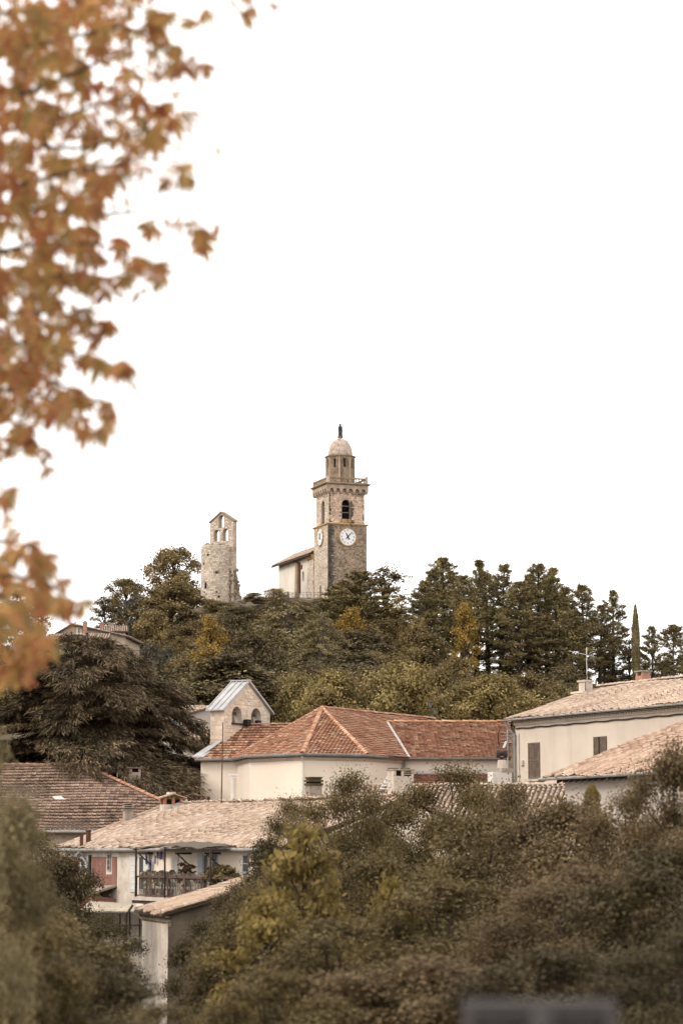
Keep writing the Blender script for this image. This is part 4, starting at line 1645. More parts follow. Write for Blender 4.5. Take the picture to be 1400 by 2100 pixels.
M['stone_gable'] = mat('stone_gable', (.64, .525, .41), (.56, .445, .335), scale=1.0, jitter=.16, rough=.95, bump=.02, bscale=10)
M['mortar_pale'] = mat('mortar_pale', (.60, .52, .43), (.52, .445, .36), scale=1.5, rough=.95, bump=.01, bscale=12)
M['bell'] = mat('bell_bronze', (.13, .095, .06), (.09, .07, .05), scale=3, rough=.55, metal=.4, spec=.5)
M['bell_wood'] = mat('bell_wood', (.12, .085, .06), (.07, .05, .04), scale=3, rough=.9)
bell_gable()


# ================================================================== house pieces
def louvre(h, fr, u0, u1, v, z0, z1, m, n=24, leaves=2, gap=0.0):
    """pair of closed louvred shutters standing proud of the wall at v"""
    w = (u1 - u0 - gap) / leaves
    for i in range(leaves):
        a = u0 + i * (w + gap)
        b = a + w - .012
        mb = MB()
        for (x0, x1, y0, y1) in ((a, a + .07, z0, z1), (b - .07, b, z0, z1), (a + .07, b - .07, z0, z0 + .09), (a + .07, b - .07, z1 - .09, z1), (a + .07, b - .07, (z0 + z1) / 2 - .04, (z0 + z1) / 2 + .04)):
            mb.box(fr, x0, x1, v - .055, v - .01, y0, y1)
        s = mb.build('shutter', m, h)
        mb = MB()
        for k in range(n):
            z = z0 + .10 + (z1 - z0 - .2) * k / n
            if abs(z + .03 - (z0 + z1) / 2) < .06:
                continue
            q = [fr(a + .07, v - .045, z), fr(b - .07, v - .045, z), fr(b - .07, v - .012, z + .055), fr(a + .07, v - .012, z + .055)]
            mb.hexa(q + [p + Vector((0, 0, .012)) for p in q])
        mb.build('louvres', m, s)


def plank_shutter(h, fr, u0, u1, v, z0, z1, m, planks=3, rails=6):
    mb = MB()
    w = (u1 - u0) / planks
    for i in range(planks):
        mb.box(fr, u0 + i * w + .006, u0 + (i + 1) * w - .006, v - .05, v - .01, z0, z1)
    s = mb.build('shutter', m, h)
    for k in range(rails):
        z = z0 + (z1 - z0) * (k + .5) / rails
        mb = MB()
        mb.box(fr, u0, u1, v - .068, v - .052, z - .025, z + .025)
        mb.build('batten', m, s)


def window(h, fr, u0, u1, v, z0, z1, frame_m, name='window', bars=1):
    """pane set in a frame on the wall skin at v (the frame stands proud, the pane sits behind it)"""
    mb = MB()
    t = .06
    for (a, b, c, d) in ((u0, u0 + t, z0, z1), (u1 - t, u1, z0, z1), (u0 + t, u1 - t, z0, z0 + t), (u0 + t, u1 - t, z1 - t, z1)):
        mb.box(fr, a, b, v - .03, v + .03, c, d)
    for k in range(bars):
        z = z0 + (z1 - z0) * (k + 1) / (bars + 1)
        mb.box(fr, u0 + t, u1 - t, v - .025, v + .02, z - .02, z + .02)
    w = mb.build(name, frame_m, h)
    mb = MB()
    mb.poly([fr(u0 + t, v - .008, z0 + t), fr(u1 - t, v - .008, z0 + t), fr(u1 - t, v - .008, z1 - t), fr(u0 + t, v - .008, z1 - t)])
    mb.build('pane', M['glass'], w)
    return w


def genoise(h, fr, u0, u1, v, z, m, step=.24):
    """row of half-round tile ends under an eave"""
    mb = MB()
    mb.box(fr, u0, u1, v - .07, v - .002, z - .10, z - .02)
    u = u0 + step / 2
    while u < u1:
        c = [fr(u + step * .42 * math.cos(math.pi * k / 5), v - .11, z - .02 + step * .42 * math.sin(math.pi * k / 5) * .8) for k in range(6)]
        mb.prism(c, fr.V * .10)
        u += step
    mb.box(fr, u0, u1, v - .15, v - .002, z + .07, z + .12)
    o = mb.build('tile_cornice', m, h)
    return o


# ================================================================== UPPER RIGHT HOUSE
def upper_house():
    E = P(1035, 1476, 130)
    fr = Fr(E, .445, -.896)
    ze = E.z
    L = 27.0
    run, rise = 5.9, 1.88
    zb = -1.0
    wv = .42
    h = root('rendered_house', 'beige rendered house with brown louvred shutters at right, tiled roof with aerial', 'house', fr(L / 2, run, zb))
    zt = ze - .16
    mb = MB()
    mb.poly([fr(.35, wv, zb), fr(L, wv, zb), fr(L, wv, zt), fr(.35, wv, zt)])
    mb.poly([fr(.35, 2 * run - wv, zb), fr(.35, wv, zb), fr(.35, wv, zt), fr(.35, run, zt + rise - .1), fr(.35, 2 * run - wv, zt)])
    mb.poly([fr(L, 2 * run - wv, zb), fr(L, wv, zb), fr(L, wv, zt), fr(L, run, zt + rise - .1), fr(L, 2 * run - wv, zt)])
    mb.poly([fr(.35, 2 * run - wv, zb), fr(L, 2 * run - wv, zb), fr(L, 2 * run - wv, zt), fr(.35, 2 * run - wv, zt)])
    mb.build('wall', M['render_beige'], h)
    r = roof_plane(h, fr, 0, L, 0, ze, run, ze + rise, 'canal', .23, .40, M['canal'], M['channel'], 300, wave=.05)
    r2 = roof_plane(h, fr, 0, L, 2 * run, ze, run, ze + rise, 'canal', .23, .40, M['canal'], M['channel'], 0)
    ridge_row(r, fr(0, run, ze + rise + .06), fr(16, run, ze + rise + .06), M['canal'], .13, .42)
    genoise(h, fr, .3, L, wv, ze - .22, M['render_beige'])
    mb = MB()
    mb.tube([fr(-.05, -.05, ze - .04), fr(L, -.05, ze - .04)], .06, 8)
    mb.build('gutter', M['zinc_old'], h)
    # windows
    U = lambda px, z: fr.upx(px, wv, z)
    y1 = fr(U(1095, ze - 2), wv, 0).y
    z0, z1 = zat(1597, y1), zat(1523, y1)
    a, b = U(1084, z0), U(1107.5, z0)
    louvre(h, fr, a, b, wv, z0, z1, M['shutter'], 26)
    mb = MB()
    mb.box(fr, a - .15, b + .45, wv - .22, wv - .002, z0 - .14, z0 - .02)
    mb.build('sill', M['cement_pale'], h)
    y2 = fr(U(1230, ze - 2), wv, 0).y
    z0, z1 = zat(1585, y2), zat(1510.5, y2)
    a, b = U(1217, z1), U(1243.5, z1)
    mb = MB()
    mb.poly([fr(a, wv - .006, z0), fr(b, wv - .006, z0), fr(b, wv - .006, z1), fr(a, wv - .006, z1)])
    mb.build('window', M['dark'], h)
    louvre(h, fr, a, a + (b - a) * .40, wv, z0, z1, M['shutter'], 26, 1)
    louvre(h, fr, a + (b - a) * .50, b, wv, z0, z1, M['shutter'], 26, 1)
    # wall patch under the first window
    # downpipe at the corner and conduit
    mb = MB()
    mb.tube([fr(.1, -.05, ze - .1), fr(.15, .1, ze - .5), fr(.42, wv - .10, ze - .8), fr(.42, wv - .10, zb)], .06, 8)
    mb.build('downpipe', M['zinc_old'], h)
    mb = MB()
    mb.tube([fr(.75, wv - .06, ze - .75), fr(.75, wv - .06, zb)], .035, 6)
    mb.build('conduit', M['pvc'], h)
    mb = MB()
    mb.box(fr, .95, 1.25, wv - .12, wv - .002, zat(1570, 129.5), zat(1560, 129.5))
    mb.build('junction_box', M['cement_pale'], h)
    # slack cable along the facade
    pts = [fr(.5 + i * .5, wv - .06, ze - .50 + .02 * math.sin(i * 1.7) - .0 * i) for i in range(int((L - 1) / .5))]
    mb = MB()
    mb.tube(pts, .035, 5)
    mb.build('facade_cable', M['iron'], h)
    # chimneys
    c = fr(fr.upx(1200, 4.9, ze + 1.6), 4.9, 0)
    s, f2 = chimney(h, c, .62, .5, ze + .9, zat(1399, c.y), M['cement_pale'], fr=fr)
    mb = MB()
    mb.box(f2, -.38, .38, -.32, .32, zat(1399, c.y) + .002, zat(1399, c.y) + .10)
    mb.build('chimney_cap', M['cement_pale'], s)
    mb = MB()
    mb.box(f2, -.75, .5, -.5, -.25, zat(1418, c.y) - .12, zat(1418, c.y) - .0)
    mb.build('chimney_fillet', M['mortar_pale'], s)
    ant = (c.x, c.y)
    c = fr(fr.upx(1318, 6.3, ze + 1.9), 6.3, 0)
    z1 = zat(1386, c.y)
    s, f2 = chimney(h, c, .66, .55, ze + 1.0, z1, M['brick_pink'], fr=fr)
    mb = MB()
    for x in (-.26, .26):
        mb.box(f2, x - .06, x + .06, -.25, .25, z1 + .002, z1 + .20)
    s2 = mb.build('chimney_vents', M['canal_warm'], s)
    mb = MB()
    mb.box(f2, -.40, .40, -.33, .33, z1 + .204, z1 + .27)
    mb.build('chimney_cap', M['cement'], s)
    # television aerial, strapped to the chimney
    z0 = zat(1425, ant[1])
    t = root('roof_aerial', 'thin television aerial on a mast beside the pale roof chimney', 'aerial', (ant[0] + .02, ant[1] - .38, z0))
    ax, ay = ant[0] + .05, ant[1] - .30
    zt = zat(1328, ay)
    mb = MB()
    mb.tube([(ax, ay, z0), (ax, ay, zt)], .03, 6)
    mb.build('mast', M['aluminium'], t)
    zy = zat(1341, ay)
    A = Vector((ax - .95, ay, zy + .16)); B = Vector((ax + .45, ay, zy - .16))
    mb = MB()
    mb.tube([A, B], .02, 5)
    mb.build('boom', M['aluminium'], t)
    for k in range(11):
        p = A.lerp(B, k / 10)
        mb = MB()
        l = .16 + .02 * k
        mb.tube([p + Vector((-.05, -l, .0)), p + Vector((.05, l, 0))], .012, 4)
        mb.build('element', M['aluminium'], t)
    for sgn in (-1, 1):
        mb = MB()
        for k in range(5):
            x0 = B.x - .1 + k * .03
            mb.tube([(x0 + .0, ay - .3, B.z + sgn * (.06 + k * .07)), (x0, ay + .3, B.z + sgn * (.06 + k * .07))], .012, 4)
        mb.build('reflector', M['aluminium'], t)
    mb = MB()
    mb.tube([(ax, ay, zat(1352, ay)), (ax + .1, ay - .03, zat(1375, ay)), (ax - .07, ay - .03, zat(1392, ay)), (ax - .12, ay - .08, zat(1408, ay)), (ax - .05, ay - .1, zat(1424, ay))], .022, 5)
    mb.build('cable', M['iron'], t)
    # aerial on the house corner
    q = fr(.15, .05, 0)
    t = root('wall_aerial', 'small aerial with pale panel on the near corner of the beige house', 'aerial', (q.x, q.y, zat(1600, q.y)))
    mb = MB()
    mb.tube([(q.x, q.y, zat(1600, q.y)), (q.x, q.y, zat(1497, q.y))], .032, 6)
    mb.build('mast', M['aluminium'], t)
    for py in (1502, 1509, 1516, 1523):
        mb = MB()
        mb.tube([(q.x - .35, q.y, zat(py, q.y)), (q.x + .3, q.y - .1, zat(py, q.y))], .014, 4)
        mb.build('element', M['aluminium'], t)
    for sx in (-.52, .38):
        mb = MB()
        mb.tube([Vector((q.x + sx * (1 - .18 * (k - 3) ** 2 / 9), q.y - .05, zat(1497 + 5.5 * k, q.y))) for k in range(7)], .028, 5)
        mb.build('loop', M['black'], t)
    mb = MB()
    z = zat(1524, q.y)
    mb.hexa([Vector(p) + Vector((q.x, q.y, z)) for p in ((-.28, -.12, -.25), (-.16, -.12, -.25), (-.16, -.05, -.25), (-.28, -.05, -.25), (-.14, -.12, .1), (-.02, -.12, .1), (-.02, -.05, .1), (-.14, -.05, .1))])
    mb.build('panel', M['white'], t)
    return fr


M['brick_pink'] = mat('brick_pink', (.42, .22, .16), (.33, .17, .125), scale=4, rough=.95)
uh = upper_house()


# ================================================================== LOWER RIGHT HOUSE
def lower_house():
    E = P(1115, 1596, 100)
    fr = Fr(E, .40, -.917)
    ze = E.z
    L, run, rise = 16.0, 7.6, 2.85
    zb = -7
    h = root('near_house', 'grey beige house in lower right with canal tile roof close behind the bushes', 'house', fr(L / 2, run, zb))
    wv = .55
    wu = .75
    mb = MB()
    zt = ze - .12
    mb.poly([fr(wu, wv, zb), fr(L - .5, wv, zb), fr(L - .5, wv, zt), fr(wu, wv, zt)])
    mb.poly([fr(wu, wv, zb), fr(wu, 2 * run - wv, zb), fr(wu, 2 * run - wv, zt), fr(wu, run, zt + rise - .2), fr(wu, wv, zt)])
    mb.poly([fr(L - .5, wv, zb), fr(L - .5, 2 * run - wv, zb), fr(L - .5, 2 * run - wv, zt), fr(L - .5, run, zt + rise - .2), fr(L - .5, wv, zt)])
    mb.build('wall', M['render_grey'], h)
    r = roof_plane(h, fr, 0, L, 0, ze, run, ze + rise, 'canal', .225, .42, M['canal_warm'], M['channel'], 300, wave=.05, th=.08)
    roof_plane(h, fr, 0, L, 2 * run, ze, run, ze + rise, 'canal', .225, .42, M['canal_warm'], M['channel'], 0, th=.08)
    mb = MB()
    mb.tube([fr(-.35, -.06, ze - .04), fr(L, -.06, ze - .04)], .065, 8)
    mb.build('gutter', M['zinc_old'], h)
    for k in range(28):                          # rafter ends under the eave
        u = wu + .2 + k * .5
        sl = rise / run
        q = [fr(u, .06, ze - .16 + .06 * sl), fr(u + .09, .06, ze - .16 + .06 * sl), fr(u + .09, wv - .002, ze - .16 + wv * sl), fr(u, wv - .002, ze - .16 + wv * sl)]
        mb = MB()
        mb.hexa([p - Vector((0, 0, .10)) for p in q] + [p + Vector((0, 0, .04)) for p in q])
        mb.build('rafter', M['old_wood'], h)


lower_house()


# ================================================================== LOW ROOFS between, with chimneys
def middle_house():
    fr = Fr(P(560, 1640, 113), .97, -.22)
    zr = zat(1619, 116)
    h = root('middle_house', 'low house with worn canal tile roof hidden behind the bushes', 'house', fr(8, 0, -6))
    run = 5.5
    L = fr.upx(1250, 0, 2)
    u0 = fr.upx(742, 4, 2)
    r = roof_plane(h, fr, u0, L, -run, zr - 1.9, 0, zr, 'canal', .225, .40, M['canal'], M['channel'], 200, wave=.05)
    ridge_row(r, fr(u0, 0, zr + .05), fr(L, 0, zr + .05), M['canal'], .13, .42)
    mb = MB()
    mb.box(fr, u0 + .3, L - .2, -run + .4, 5, -7, zr - 1.95)
    mb.build('wall', M['render_grey'], h)
    roof_plane(h, fr, u0, L, 5.4, zr - 1.9, 0, zr, 'canal', .225, .40, M['canal'], M['channel'], 0)
    # second slope, lower, seen between bush and corner
    # chimneys
    def at(px, v):
        return fr(fr.upx(px, v, zr), v, 0)
    # pale chimney with slotted head
    c = at(821, -2.0)
    z1 = zat(1592, c.y)
    s, f2 = chimney(h, c, .98, .7, zr - 2.2, z1, M['cement_pale'], fr=Fr((0, 0), .92, .4))
    for q, (x0, x1) in enumerate(((-.49, -.38), (-.12, -.0), (.38, .49))):
        mb = MB()
        mb.box(f2, x0, x1, -.35, .35, z1 + .002, z1 + .25)
        mb.build('head_pier', M['cement_pale'], s)
    for zz in (.06, .16):
        mb = MB()
        mb.box(f2, .002, .375, -.33, .33, z1 + zz, z1 + zz + .05)
        mb.build('head_slat', M['cement'], s)
    mb = MB()
    mb.box(f2, -.36, .36, -.3, .3, z1 + .003, z1 + .2)
    mb.build('flue_void', M['dark'], s)
    mb = MB()
    mb.box(f2, -.53, .53, -.4, .4, z1 + .252, z1 + .31)
    mb.build('chimney_cap', M['cement'], s)
    mb = MB()
    for k in range(14):
        x, y = rng.uniform(-.45, .45), rng.uniform(-.3, .3)
        p = f2(x, y, z1 + .31)
        mb.lathe(p, [(.12, 0), (.10, .04), (.04, .07)], 6)
    mb.build('moss', M['moss'], s)
    # dark chimney with mossy stacked cap
    c = at(643, 1.5)
    z1 = zat(1611, c.y)
    s, f2 = chimney(h, c, .62, .55, zr - 1.5, z1, M['cement'], fr=Fr((0, 0), .92, .4))
    for k, (e, z0_, z1_) in enumerate(((.36, .002, .10), (.28, .102, .17), (.36, .172, .26), (.28, .262, .32), (.33, .322, .40))):
        mb = MB()
        mb.box(f2, -e, e, -e * .9, e * .9, z1 + z0_, z1 + z1_)
        mb.build('cap_course', M['moss'] if k != 1 else M['dark'], s)
    # white block chimney with a turning cowl
    c = at(1024, 1.2)
    z1 = zat(1583, c.y)
    s, f2 = chimney(h, c, .92, .7, zr - 2, z1, M['render_white'], fr=Fr((0, 0), .95, .3))
    mb = MB()
    mb.box(f2, -.06, .52, -.40, .40, z1 + .002, z1 + .16)
    mb.build('chimney_cap', M['cement'], s)
    mb = MB()
    p = f2(.12, 0, z1)
    mb.tube([p + Vector((0, 0, .162)), p + Vector((0, 0, .55))], [.23, .20], 10)
    mb.build('flue_pipe', M['cement_pale'], s)
    mb = MB()
    zz = z1 + .55
    mb.tube([p + Vector((0, 0, .55)), p + Vector((0, 0, .68))], .09, 8)
    for (dx) in (-.17, .17):
        mb.tube([p + Vector((dx - .08, -.05, .84)), p + Vector((dx + .08, -.05, .84))], [.20, .20], 12)
    mb.tube([p + Vector((-.1, -.05, .84)), p + Vector((.1, -.05, .84))], .10, 8)
    mb.build('cowl', M['iron'], s)
    # white metal frame lying on the roof
    c = P(790, 1632, 111)
    t = root('roof_ladder', 'small white metal ladder frame on the roof left of the slotted chimney', 'ladder', (c.x, c.y, c.z - .3))
    a, b = P(773, 1628, 111), P(797, 1588, 112)
    for off in (0, .32):
        mb = MB()
        mb.tube([a + Vector((off, 0, 0)), b + Vector((off, 0, 0))], .03, 5)
        mb.build('rail', M['aluminium'], t)
    for k in range(6):
        p = a.lerp(b, (k + .5) / 6)
        mb = MB()
        mb.tube([p, p + Vector((.32, 0, 0))], .022, 5)
        mb.build('rung', M['white'], t)
    return fr, zr


mid_fr, mid_zr = middle_house()


# ================================================================== BALCONY HOUSE
def balcony_house():
    E = P(120, 1741, 118)
    fr = Fr(E, .5, -.866)
    ze = E.z + .02
    L = fr.upx(575, 0, ze)
    run, rise = 5.85, 2.12
    zb = -8
    h = root('balcony_house', 'old house with red painted walls and timber balcony under pale canal tiles', 'house', fr(L / 2, run, zb))
    wv = .30
    zt = ze - .10
    U = lambda px, v=wv, z=-.6: fr.upx(px, v, z)
    yat = lambda px: fr(U(px), wv, 0).y
    zp = lambda py, px: zat(py, yat(px))
    uA, uB = U(244), L
    # walls: painted part on the left, raw plaster and balcony wall on the right
    mb = MB()
    mb.poly([fr(.15, wv, zb), fr(U(243), wv, zb), fr(U(243), wv, zt), fr(.15, wv, zt)])
    mb.poly([fr(.15, wv, zb), fr(.15, wv, zt), fr(.15, run, zt + rise - .1), fr(.15, 2 * run - wv, zt), fr(.15, 2 * run - wv, zb)])
    mb.build('wall', M['render_white'], h)
    mb = MB()
    mb.poly([fr(U(243), wv, zb), fr(U(281), wv, zb), fr(U(281), wv, zt), fr(U(243), wv, zt)])
    mb.build('plaster_bay', M['render_old'], h)
    mb = MB()
    mb.poly([fr(U(281), wv, zb), fr(L, wv, zb), fr(L, wv, zt), fr(U(281), wv, zt)])
    mb.poly([fr(L, wv, zb), fr(L, 2 * run - wv, zb), fr(L, 2 * run - wv, zt), fr(L, run, zt + rise - .1), fr(L, wv, zt)])
    mb.build('balcony_wall', M['render_cream'], h)
    for (pa, pb, pt, pb_) in ((128, 164, 1757, 1830), (189, 218, 1757, 1822), (230.5, 241, 1757, 1822)):
        mb = MB()
        mb.box(fr, U(pa), U(pb), wv - .012, wv + .02, zp(pb_, pa), zp(pt, pa))
        mb.build('red_panel', M['red_paint'], h)
    mb = MB()
    mb.box(fr, U(218), U(230.5), wv - .010, wv + .02, zp(1822, 224), zp(1793, 224))
    mb.build('red_panel', M['red_paint'], h)
    window(h, fr, U(221.5), U(228.5), wv - .02, zp(1786, 224), zp(1751, 224), M['cement'], bars=2)
    window(h, fr, U(167), U(178), wv - .01, zp(1795, 170), zp(1755, 170), M['shutter_white'])
    # roof
    r = roof_plane(h, fr, 0, L, 0, ze, run, ze + rise, 'canal', .22, .40, M['canal'], M['channel'], 300, wave=.06)
    roof_plane(h, fr, 0, L, 2 * run, ze, run, ze + rise, 'canal', .22, .40, M['canal'], M['channel'], 0)
    ridge_row(r, fr(0, run, ze + rise + .05), fr(L, run, ze + rise + .05), M['canal'], .12, .42)
    ridge_row(r, fr(.02, 0, ze + .05), fr(.02, run, ze + rise + .05), M['canal'], .11, .42)
    mb = MB()
    mb.tube([fr(-.1, -.06, ze - .07), fr(L, -.06, ze - .07)], .08, 8)
    mb.build('gutter', M['zinc_old'], h)
    # downpipes: swan neck in pale zinc and the dark pipe beside it, dark one at the far corner
    mb = MB()
    u = U(183)
    mb.tube([fr(U(167, 0), -.06, ze - .12), fr(U(170), .0, ze - .28), fr(U(176), wv - .1, ze - .45), fr(u, wv - .10, ze - .75), fr(u, wv - .10, zb + 2)], .075, 8)
    mb.build('downpipe', M['zinc_pale'], h)
    mb = MB()
    mb.tube([fr(U(187), wv - .07, ze - .3), fr(U(187), wv - .07, zb + 2)], .07, 8)
    mb.build('drain_stack', M['iron'], h)
    mb = MB()
    mb.tube([fr(-.05, -.02, ze - .1), fr(-.05, .05, ze - .55), fr(.18, wv - .07, ze - .85), fr(.18, wv - .07, zb + 2)], .065, 8)
    mb.build('downpipe', M['iron'], h)
    # two rusty flue pipes above the eave
    for (px, p0, p1, rr) in ((167.5, 1748, 1714, .085), (181.5, 1738, 1705, .12)):
        v = .05 if px < 170 else .5
        c = fr(fr.upx(px, v, ze), v, 0)
        mb = MB()
        mb.tube([(c.x, c.y, zat(p0, c.y)), (c.x, c.y, zat(p1, c.y))], rr, 8)
        f = mb.build('flue_pipe', M['rust'], h)
        mb = MB()
        mb.tube([(c.x, c.y, zat(p1, c.y)), (c.x, c.y, zat(p1, c.y) + .06)], rr * 1.2, 8)
        mb.build('flue_collar', M['rust'], f)
    # openings under the balcony roof
    zf = zp(1831, 300)
    plank_shutter(h, fr, U(268), U(282), wv - .005, zp(1829, 275), zp(1755, 275), M['shutter_white'])
    window(h, fr, U(286), U(297), wv - .01, zp(1826, 290), zp(1755, 290), M['shutter_white'])
    plank_shutter(h, fr, U(297.5), U(307), wv - .005, zp(1826, 300), zp(1755, 300), M['shutter_white'])
    plank_shutter(h, fr, U(354), U(367), wv - .005, zp(1826, 360), zp(1754, 360), M['shutter_white'], 2, 2)
    plank_shutter(h, fr, U(407), U(417), wv - .005, zp(1828, 410), zp(1749, 410), M['shutter_blue'])
    window(h, fr, U(418), U(428), wv - .01, zp(1828, 424), zp(1751, 424), M['cement_pale'])
    window(h, fr, U(435), U(447), wv - .01, zp(1800, 440), zp(1750, 440), M['shutter_blue'], bars=2)
    window(h, fr, U(498), U(512), wv - .01, zp(1790, 505), zp(1752, 505), M['shutter_blue'])
    # wall brackets of dark wood
    for px in (313, 392, 452):
        mb = MB()
        mb.box(fr, U(px) - .05, U(px) + .05, wv - .75, wv - .002, zp(1752, px), zp(1749, px) + .02)
        q0, q1 = fr(U(px), wv - .65, zp(1752, px)), fr(U(px), wv - .05, zp(1752, px) - .5)
        mb.tube([q0, q1], .035, 5)
        mb.build('bracket', M['old_wood'], h)
    mb = MB()
    mb.tube([fr(U(310), wv - .09, ze - .1), fr(U(310), wv - .09, zf)], .06, 6)
    mb.build('downpipe', M['zinc_old'], h)
    # balcony deck
    dv = -1.25
    ua, ub = fr.upx(270, dv, -2), fr.upx(500, dv, -2)
    zf = zat(1838, fr(ua, dv, 0).y)
    mb = MB()
    mb.box(fr, ua, ub, dv - .1, wv - .003, zf - .16, zf)
    dk = mb.build('balcony_deck', M['cement_pale'], h)
    mb = MB()
    mb.box(fr, ua + .1, ub, dv - .02, wv - .003, zf - .30, zf - .162)
    mb.build('deck_beam', M['old_wood'], dk)
    mb = MB()
    mb.box(fr, ua + .5, ub, dv + .35, wv - .004, zb, zf - .32)
    mb.build('understorey', M['render_grey'], h)
    # railing
    ur0, ur1 = fr.upx(283, dv, -1.5), fr.upx(417, dv, -1.5)
    zr0, zr1, ztop = zf + .06, zf + .06 + .82, zf + 1.05
    mb = MB()
    mb.box(fr, ur0, ur1 + 3.2, dv - .05, dv + .03, zr1 - .05, zr1 + .03)
    mb.box(fr, ur0, ur1, dv - .05, dv + .03, zr0 - .03, zr0 + .03)
    ra = mb.build('railing', M['rail_wood'], h)
    n = 46
    for k in range(n):
        u = ur0 + (ur1 - ur0) * (k + .5) / n
        mb = MB()
        e = rng.uniform(-.06, .07)
        mb.box(fr, u - .034, u + .034, dv + .032, dv + .05, zr0 + .0, ztop + e)
        mb.build('slat', M['slat'], ra)
    for px in (283.5, 311, 346.5, 382, 416):
        u = fr.upx(px, dv, -1.5)
        mb = MB()
        mb.box(fr, u - .05, u + .05, dv - .075, dv - .052, zr0 - .05, zr1 + .01)
        mb.build('railing_post', M['rail_wood'], ra)
    for k in range(9):                           # open iron balusters beyond the slatted part
        u = ur1 + .3 + k * .33
        mb = MB()
        mb.box(fr, u - .02, u + .02, dv - .03, dv + .01, zf, zr1 - .052)
        mb.build('baluster', M['iron'], ra)
    # pergola posts and the reed mat
    for px in (283, 342.5, 436):
        u = fr.upx(px, dv - .02, -1)
        mb = MB()
        mb.box(fr, u - .03, u + .03, dv - .15, dv - .09, zf, zat(1737, fr(u, dv, 0).y))
        mb.build('pergola_post', M['iron'], h)
    t = root('reed_awning', 'sagging grey brown reed mat awning over the balcony', 'awning', fr(U(350), -.6, 0))
    mb = MB()
    nu, nv = 14, 4
    um0, um1 = fr.upx(281, dv, 0), fr.upx(424, dv, 0)
    grid = []
    for i in range(nu + 1):
        for j in range(nv + 1):
            u = um0 + (um1 - um0) * i / nu
            v = dv - .2 + (1.30) * j / nv
            y = fr(u, dv, 0).y
            z = zat(1744, y) + .05 + .16 * j / nv + .13 * math.sin(math.pi * i / nu) + .03 * math.sin(i * 2.3 + j)
            grid.append(fr(u, v, z))
    n0 = len(mb.v)
    for dz in (0, .035):
        mb.v += [tuple(p + Vector((0, 0, dz))) for p in grid]
    m = (nu + 1) * (nv + 1)
    for i in range(nu):
        for j in range(nv):
            a = i * (nv + 1) + j
            mb.f.append((a, a + 1, a + nv + 2, a + nv + 1))
            mb.f.append((m + a, m + a + nv + 1, m + a + nv + 2, m + a + 1))
    for i in range(nu):
        for j in (0, nv):
            a = i * (nv + 1) + j
            mb.f.append((a, a + nv + 1, m + a + nv + 1, m + a))
    mb.build('mat', M['reed'], t)
    for i in range(0, nu + 1, 2):
        a, b = grid[i * (nv + 1)], grid[i * (nv + 1) + nv]
        mb = MB()
        mb.tube([a + Vector((0, 0, -.03)), b + Vector((0, 0, -.03))], .02, 5)
        mb.build('cane', M['old_wood'], t)
    # bunting and cloths hung on the balcony wall
    for i, (px, py, w, hh) in enumerate(((304.5, 1760, .07, .26), (328, 1752, .10, .18), (336, 1753, .10, .20), (323, 1763, .06, .18), (314, 1776, .08, .26))):
        u = U(px)
        z = zp(py, px)
        mb = MB()
        mb.hexa([fr(u - w, wv - .12, z - hh), fr(u + w, wv - .12, z - hh), fr(u + w, wv - .10, z - hh), fr(u - w, wv - .10, z - hh),
                 fr(u - w * .7, wv - .12, z + hh), fr(u + w * .7, wv - .12, z + hh), fr(u + w * .7, wv - .10, z + hh), fr(u - w * .7, wv - .10, z + hh)])
        o = mb.build('hanging_cloth', M['cloth_blue'], None, tuple(fr(u, wv - .11, z)))
        props(o, ['dark blue strip hanging by the white shutter under the reed awning', 'leftmost of two blue cloths pegged high on the balcony wall', 'right one of two blue cloths pegged high on the balcony wall',
                  'small dark ornament on the balcony wall below the blue cloths', 'dark blue cloth low beside the balcony downpipe'][i], 'cloth', 'cloths hung on the balcony wall')
    # lean-to: grey slab on a red base, then the corrugated canopy on posts with grey wall
    t = root('lean_to', 'low lean-to with grey slab roof on a red wall under the painted facade', 'lean-to', fr(U(210), -1, zb))
    va = -1.9
    z0, z1 = zat(1836, yat(200)), zp(1818, 215)
    u0, u1 = U(183), U(241)
    mb = MB()
    q = [fr(u0, va, z0), fr(u1, va + .9, z0 + .14), fr(u1, wv - .02, z1 + .1), fr(u0, wv - .02, z1)]
    mb.hexa([p - Vector((0, 0, .10)) for p in q] + q)
    mb.build('slab_roof', M['cement'], t)
    mb = MB()
    mb.hexa([fr(u0 + .1, va + .15, zb), fr(u1 - .05, va + 1.0, zb), fr(u1 - .05, wv - .02, zb), fr(u0 + .1, wv - .02, zb),
             fr(u0 + .1, va + .15, z0 - .12), fr(u1 - .05, va + 1.0, z0 + .03), fr(u1 - .05, wv - .02, z0 - .12), fr(u0 + .1, wv - .02, z0 - .12)])
    mb.build('wall', M['red_paint'], t)
    c0 = P(163, 1868, 107); c1 = P(262, 1868, 101.5); c2 = P(272, 1853, 103); c3 = P(185, 1848, 109.5)
    t = root('canopy', 'pale corrugated sheet canopy on dark posts below the red walls', 'canopy', (c0.x + 1, c0.y, zb))
    mb = MB()
    nw = 120
    A, B = [], []
    for k in range(nw + 1):
        f = k / nw
        dz = .03 * math.sin(k * math.pi / 2)
        A.append(c0.lerp(c1, f) + Vector((0, 0, dz)))
        B.append(c3.lerp(c2, f) + Vector((0, 0, dz)))
    for k in range(nw):
        mb.poly([A[k], A[k + 1], B[k + 1], B[k]])
        mb.poly([A[k] - Vector((0, 0, .02)), B[k] - Vector((0, 0, .02)), B[k + 1] - Vector((0, 0, .02)), A[k + 1] - Vector((0, 0, .02))])
        mb.poly([A[k] - Vector((0, 0, .02)), A[k + 1] - Vector((0, 0, .02)), A[k + 1], A[k]])
    mb.build('corrugated_sheet', M['corrugated'], t)
    mb = MB()
    dn = Vector((0, 0, -.09))
    mb.tube([c0 + dn, c1 + dn], .055, 6)
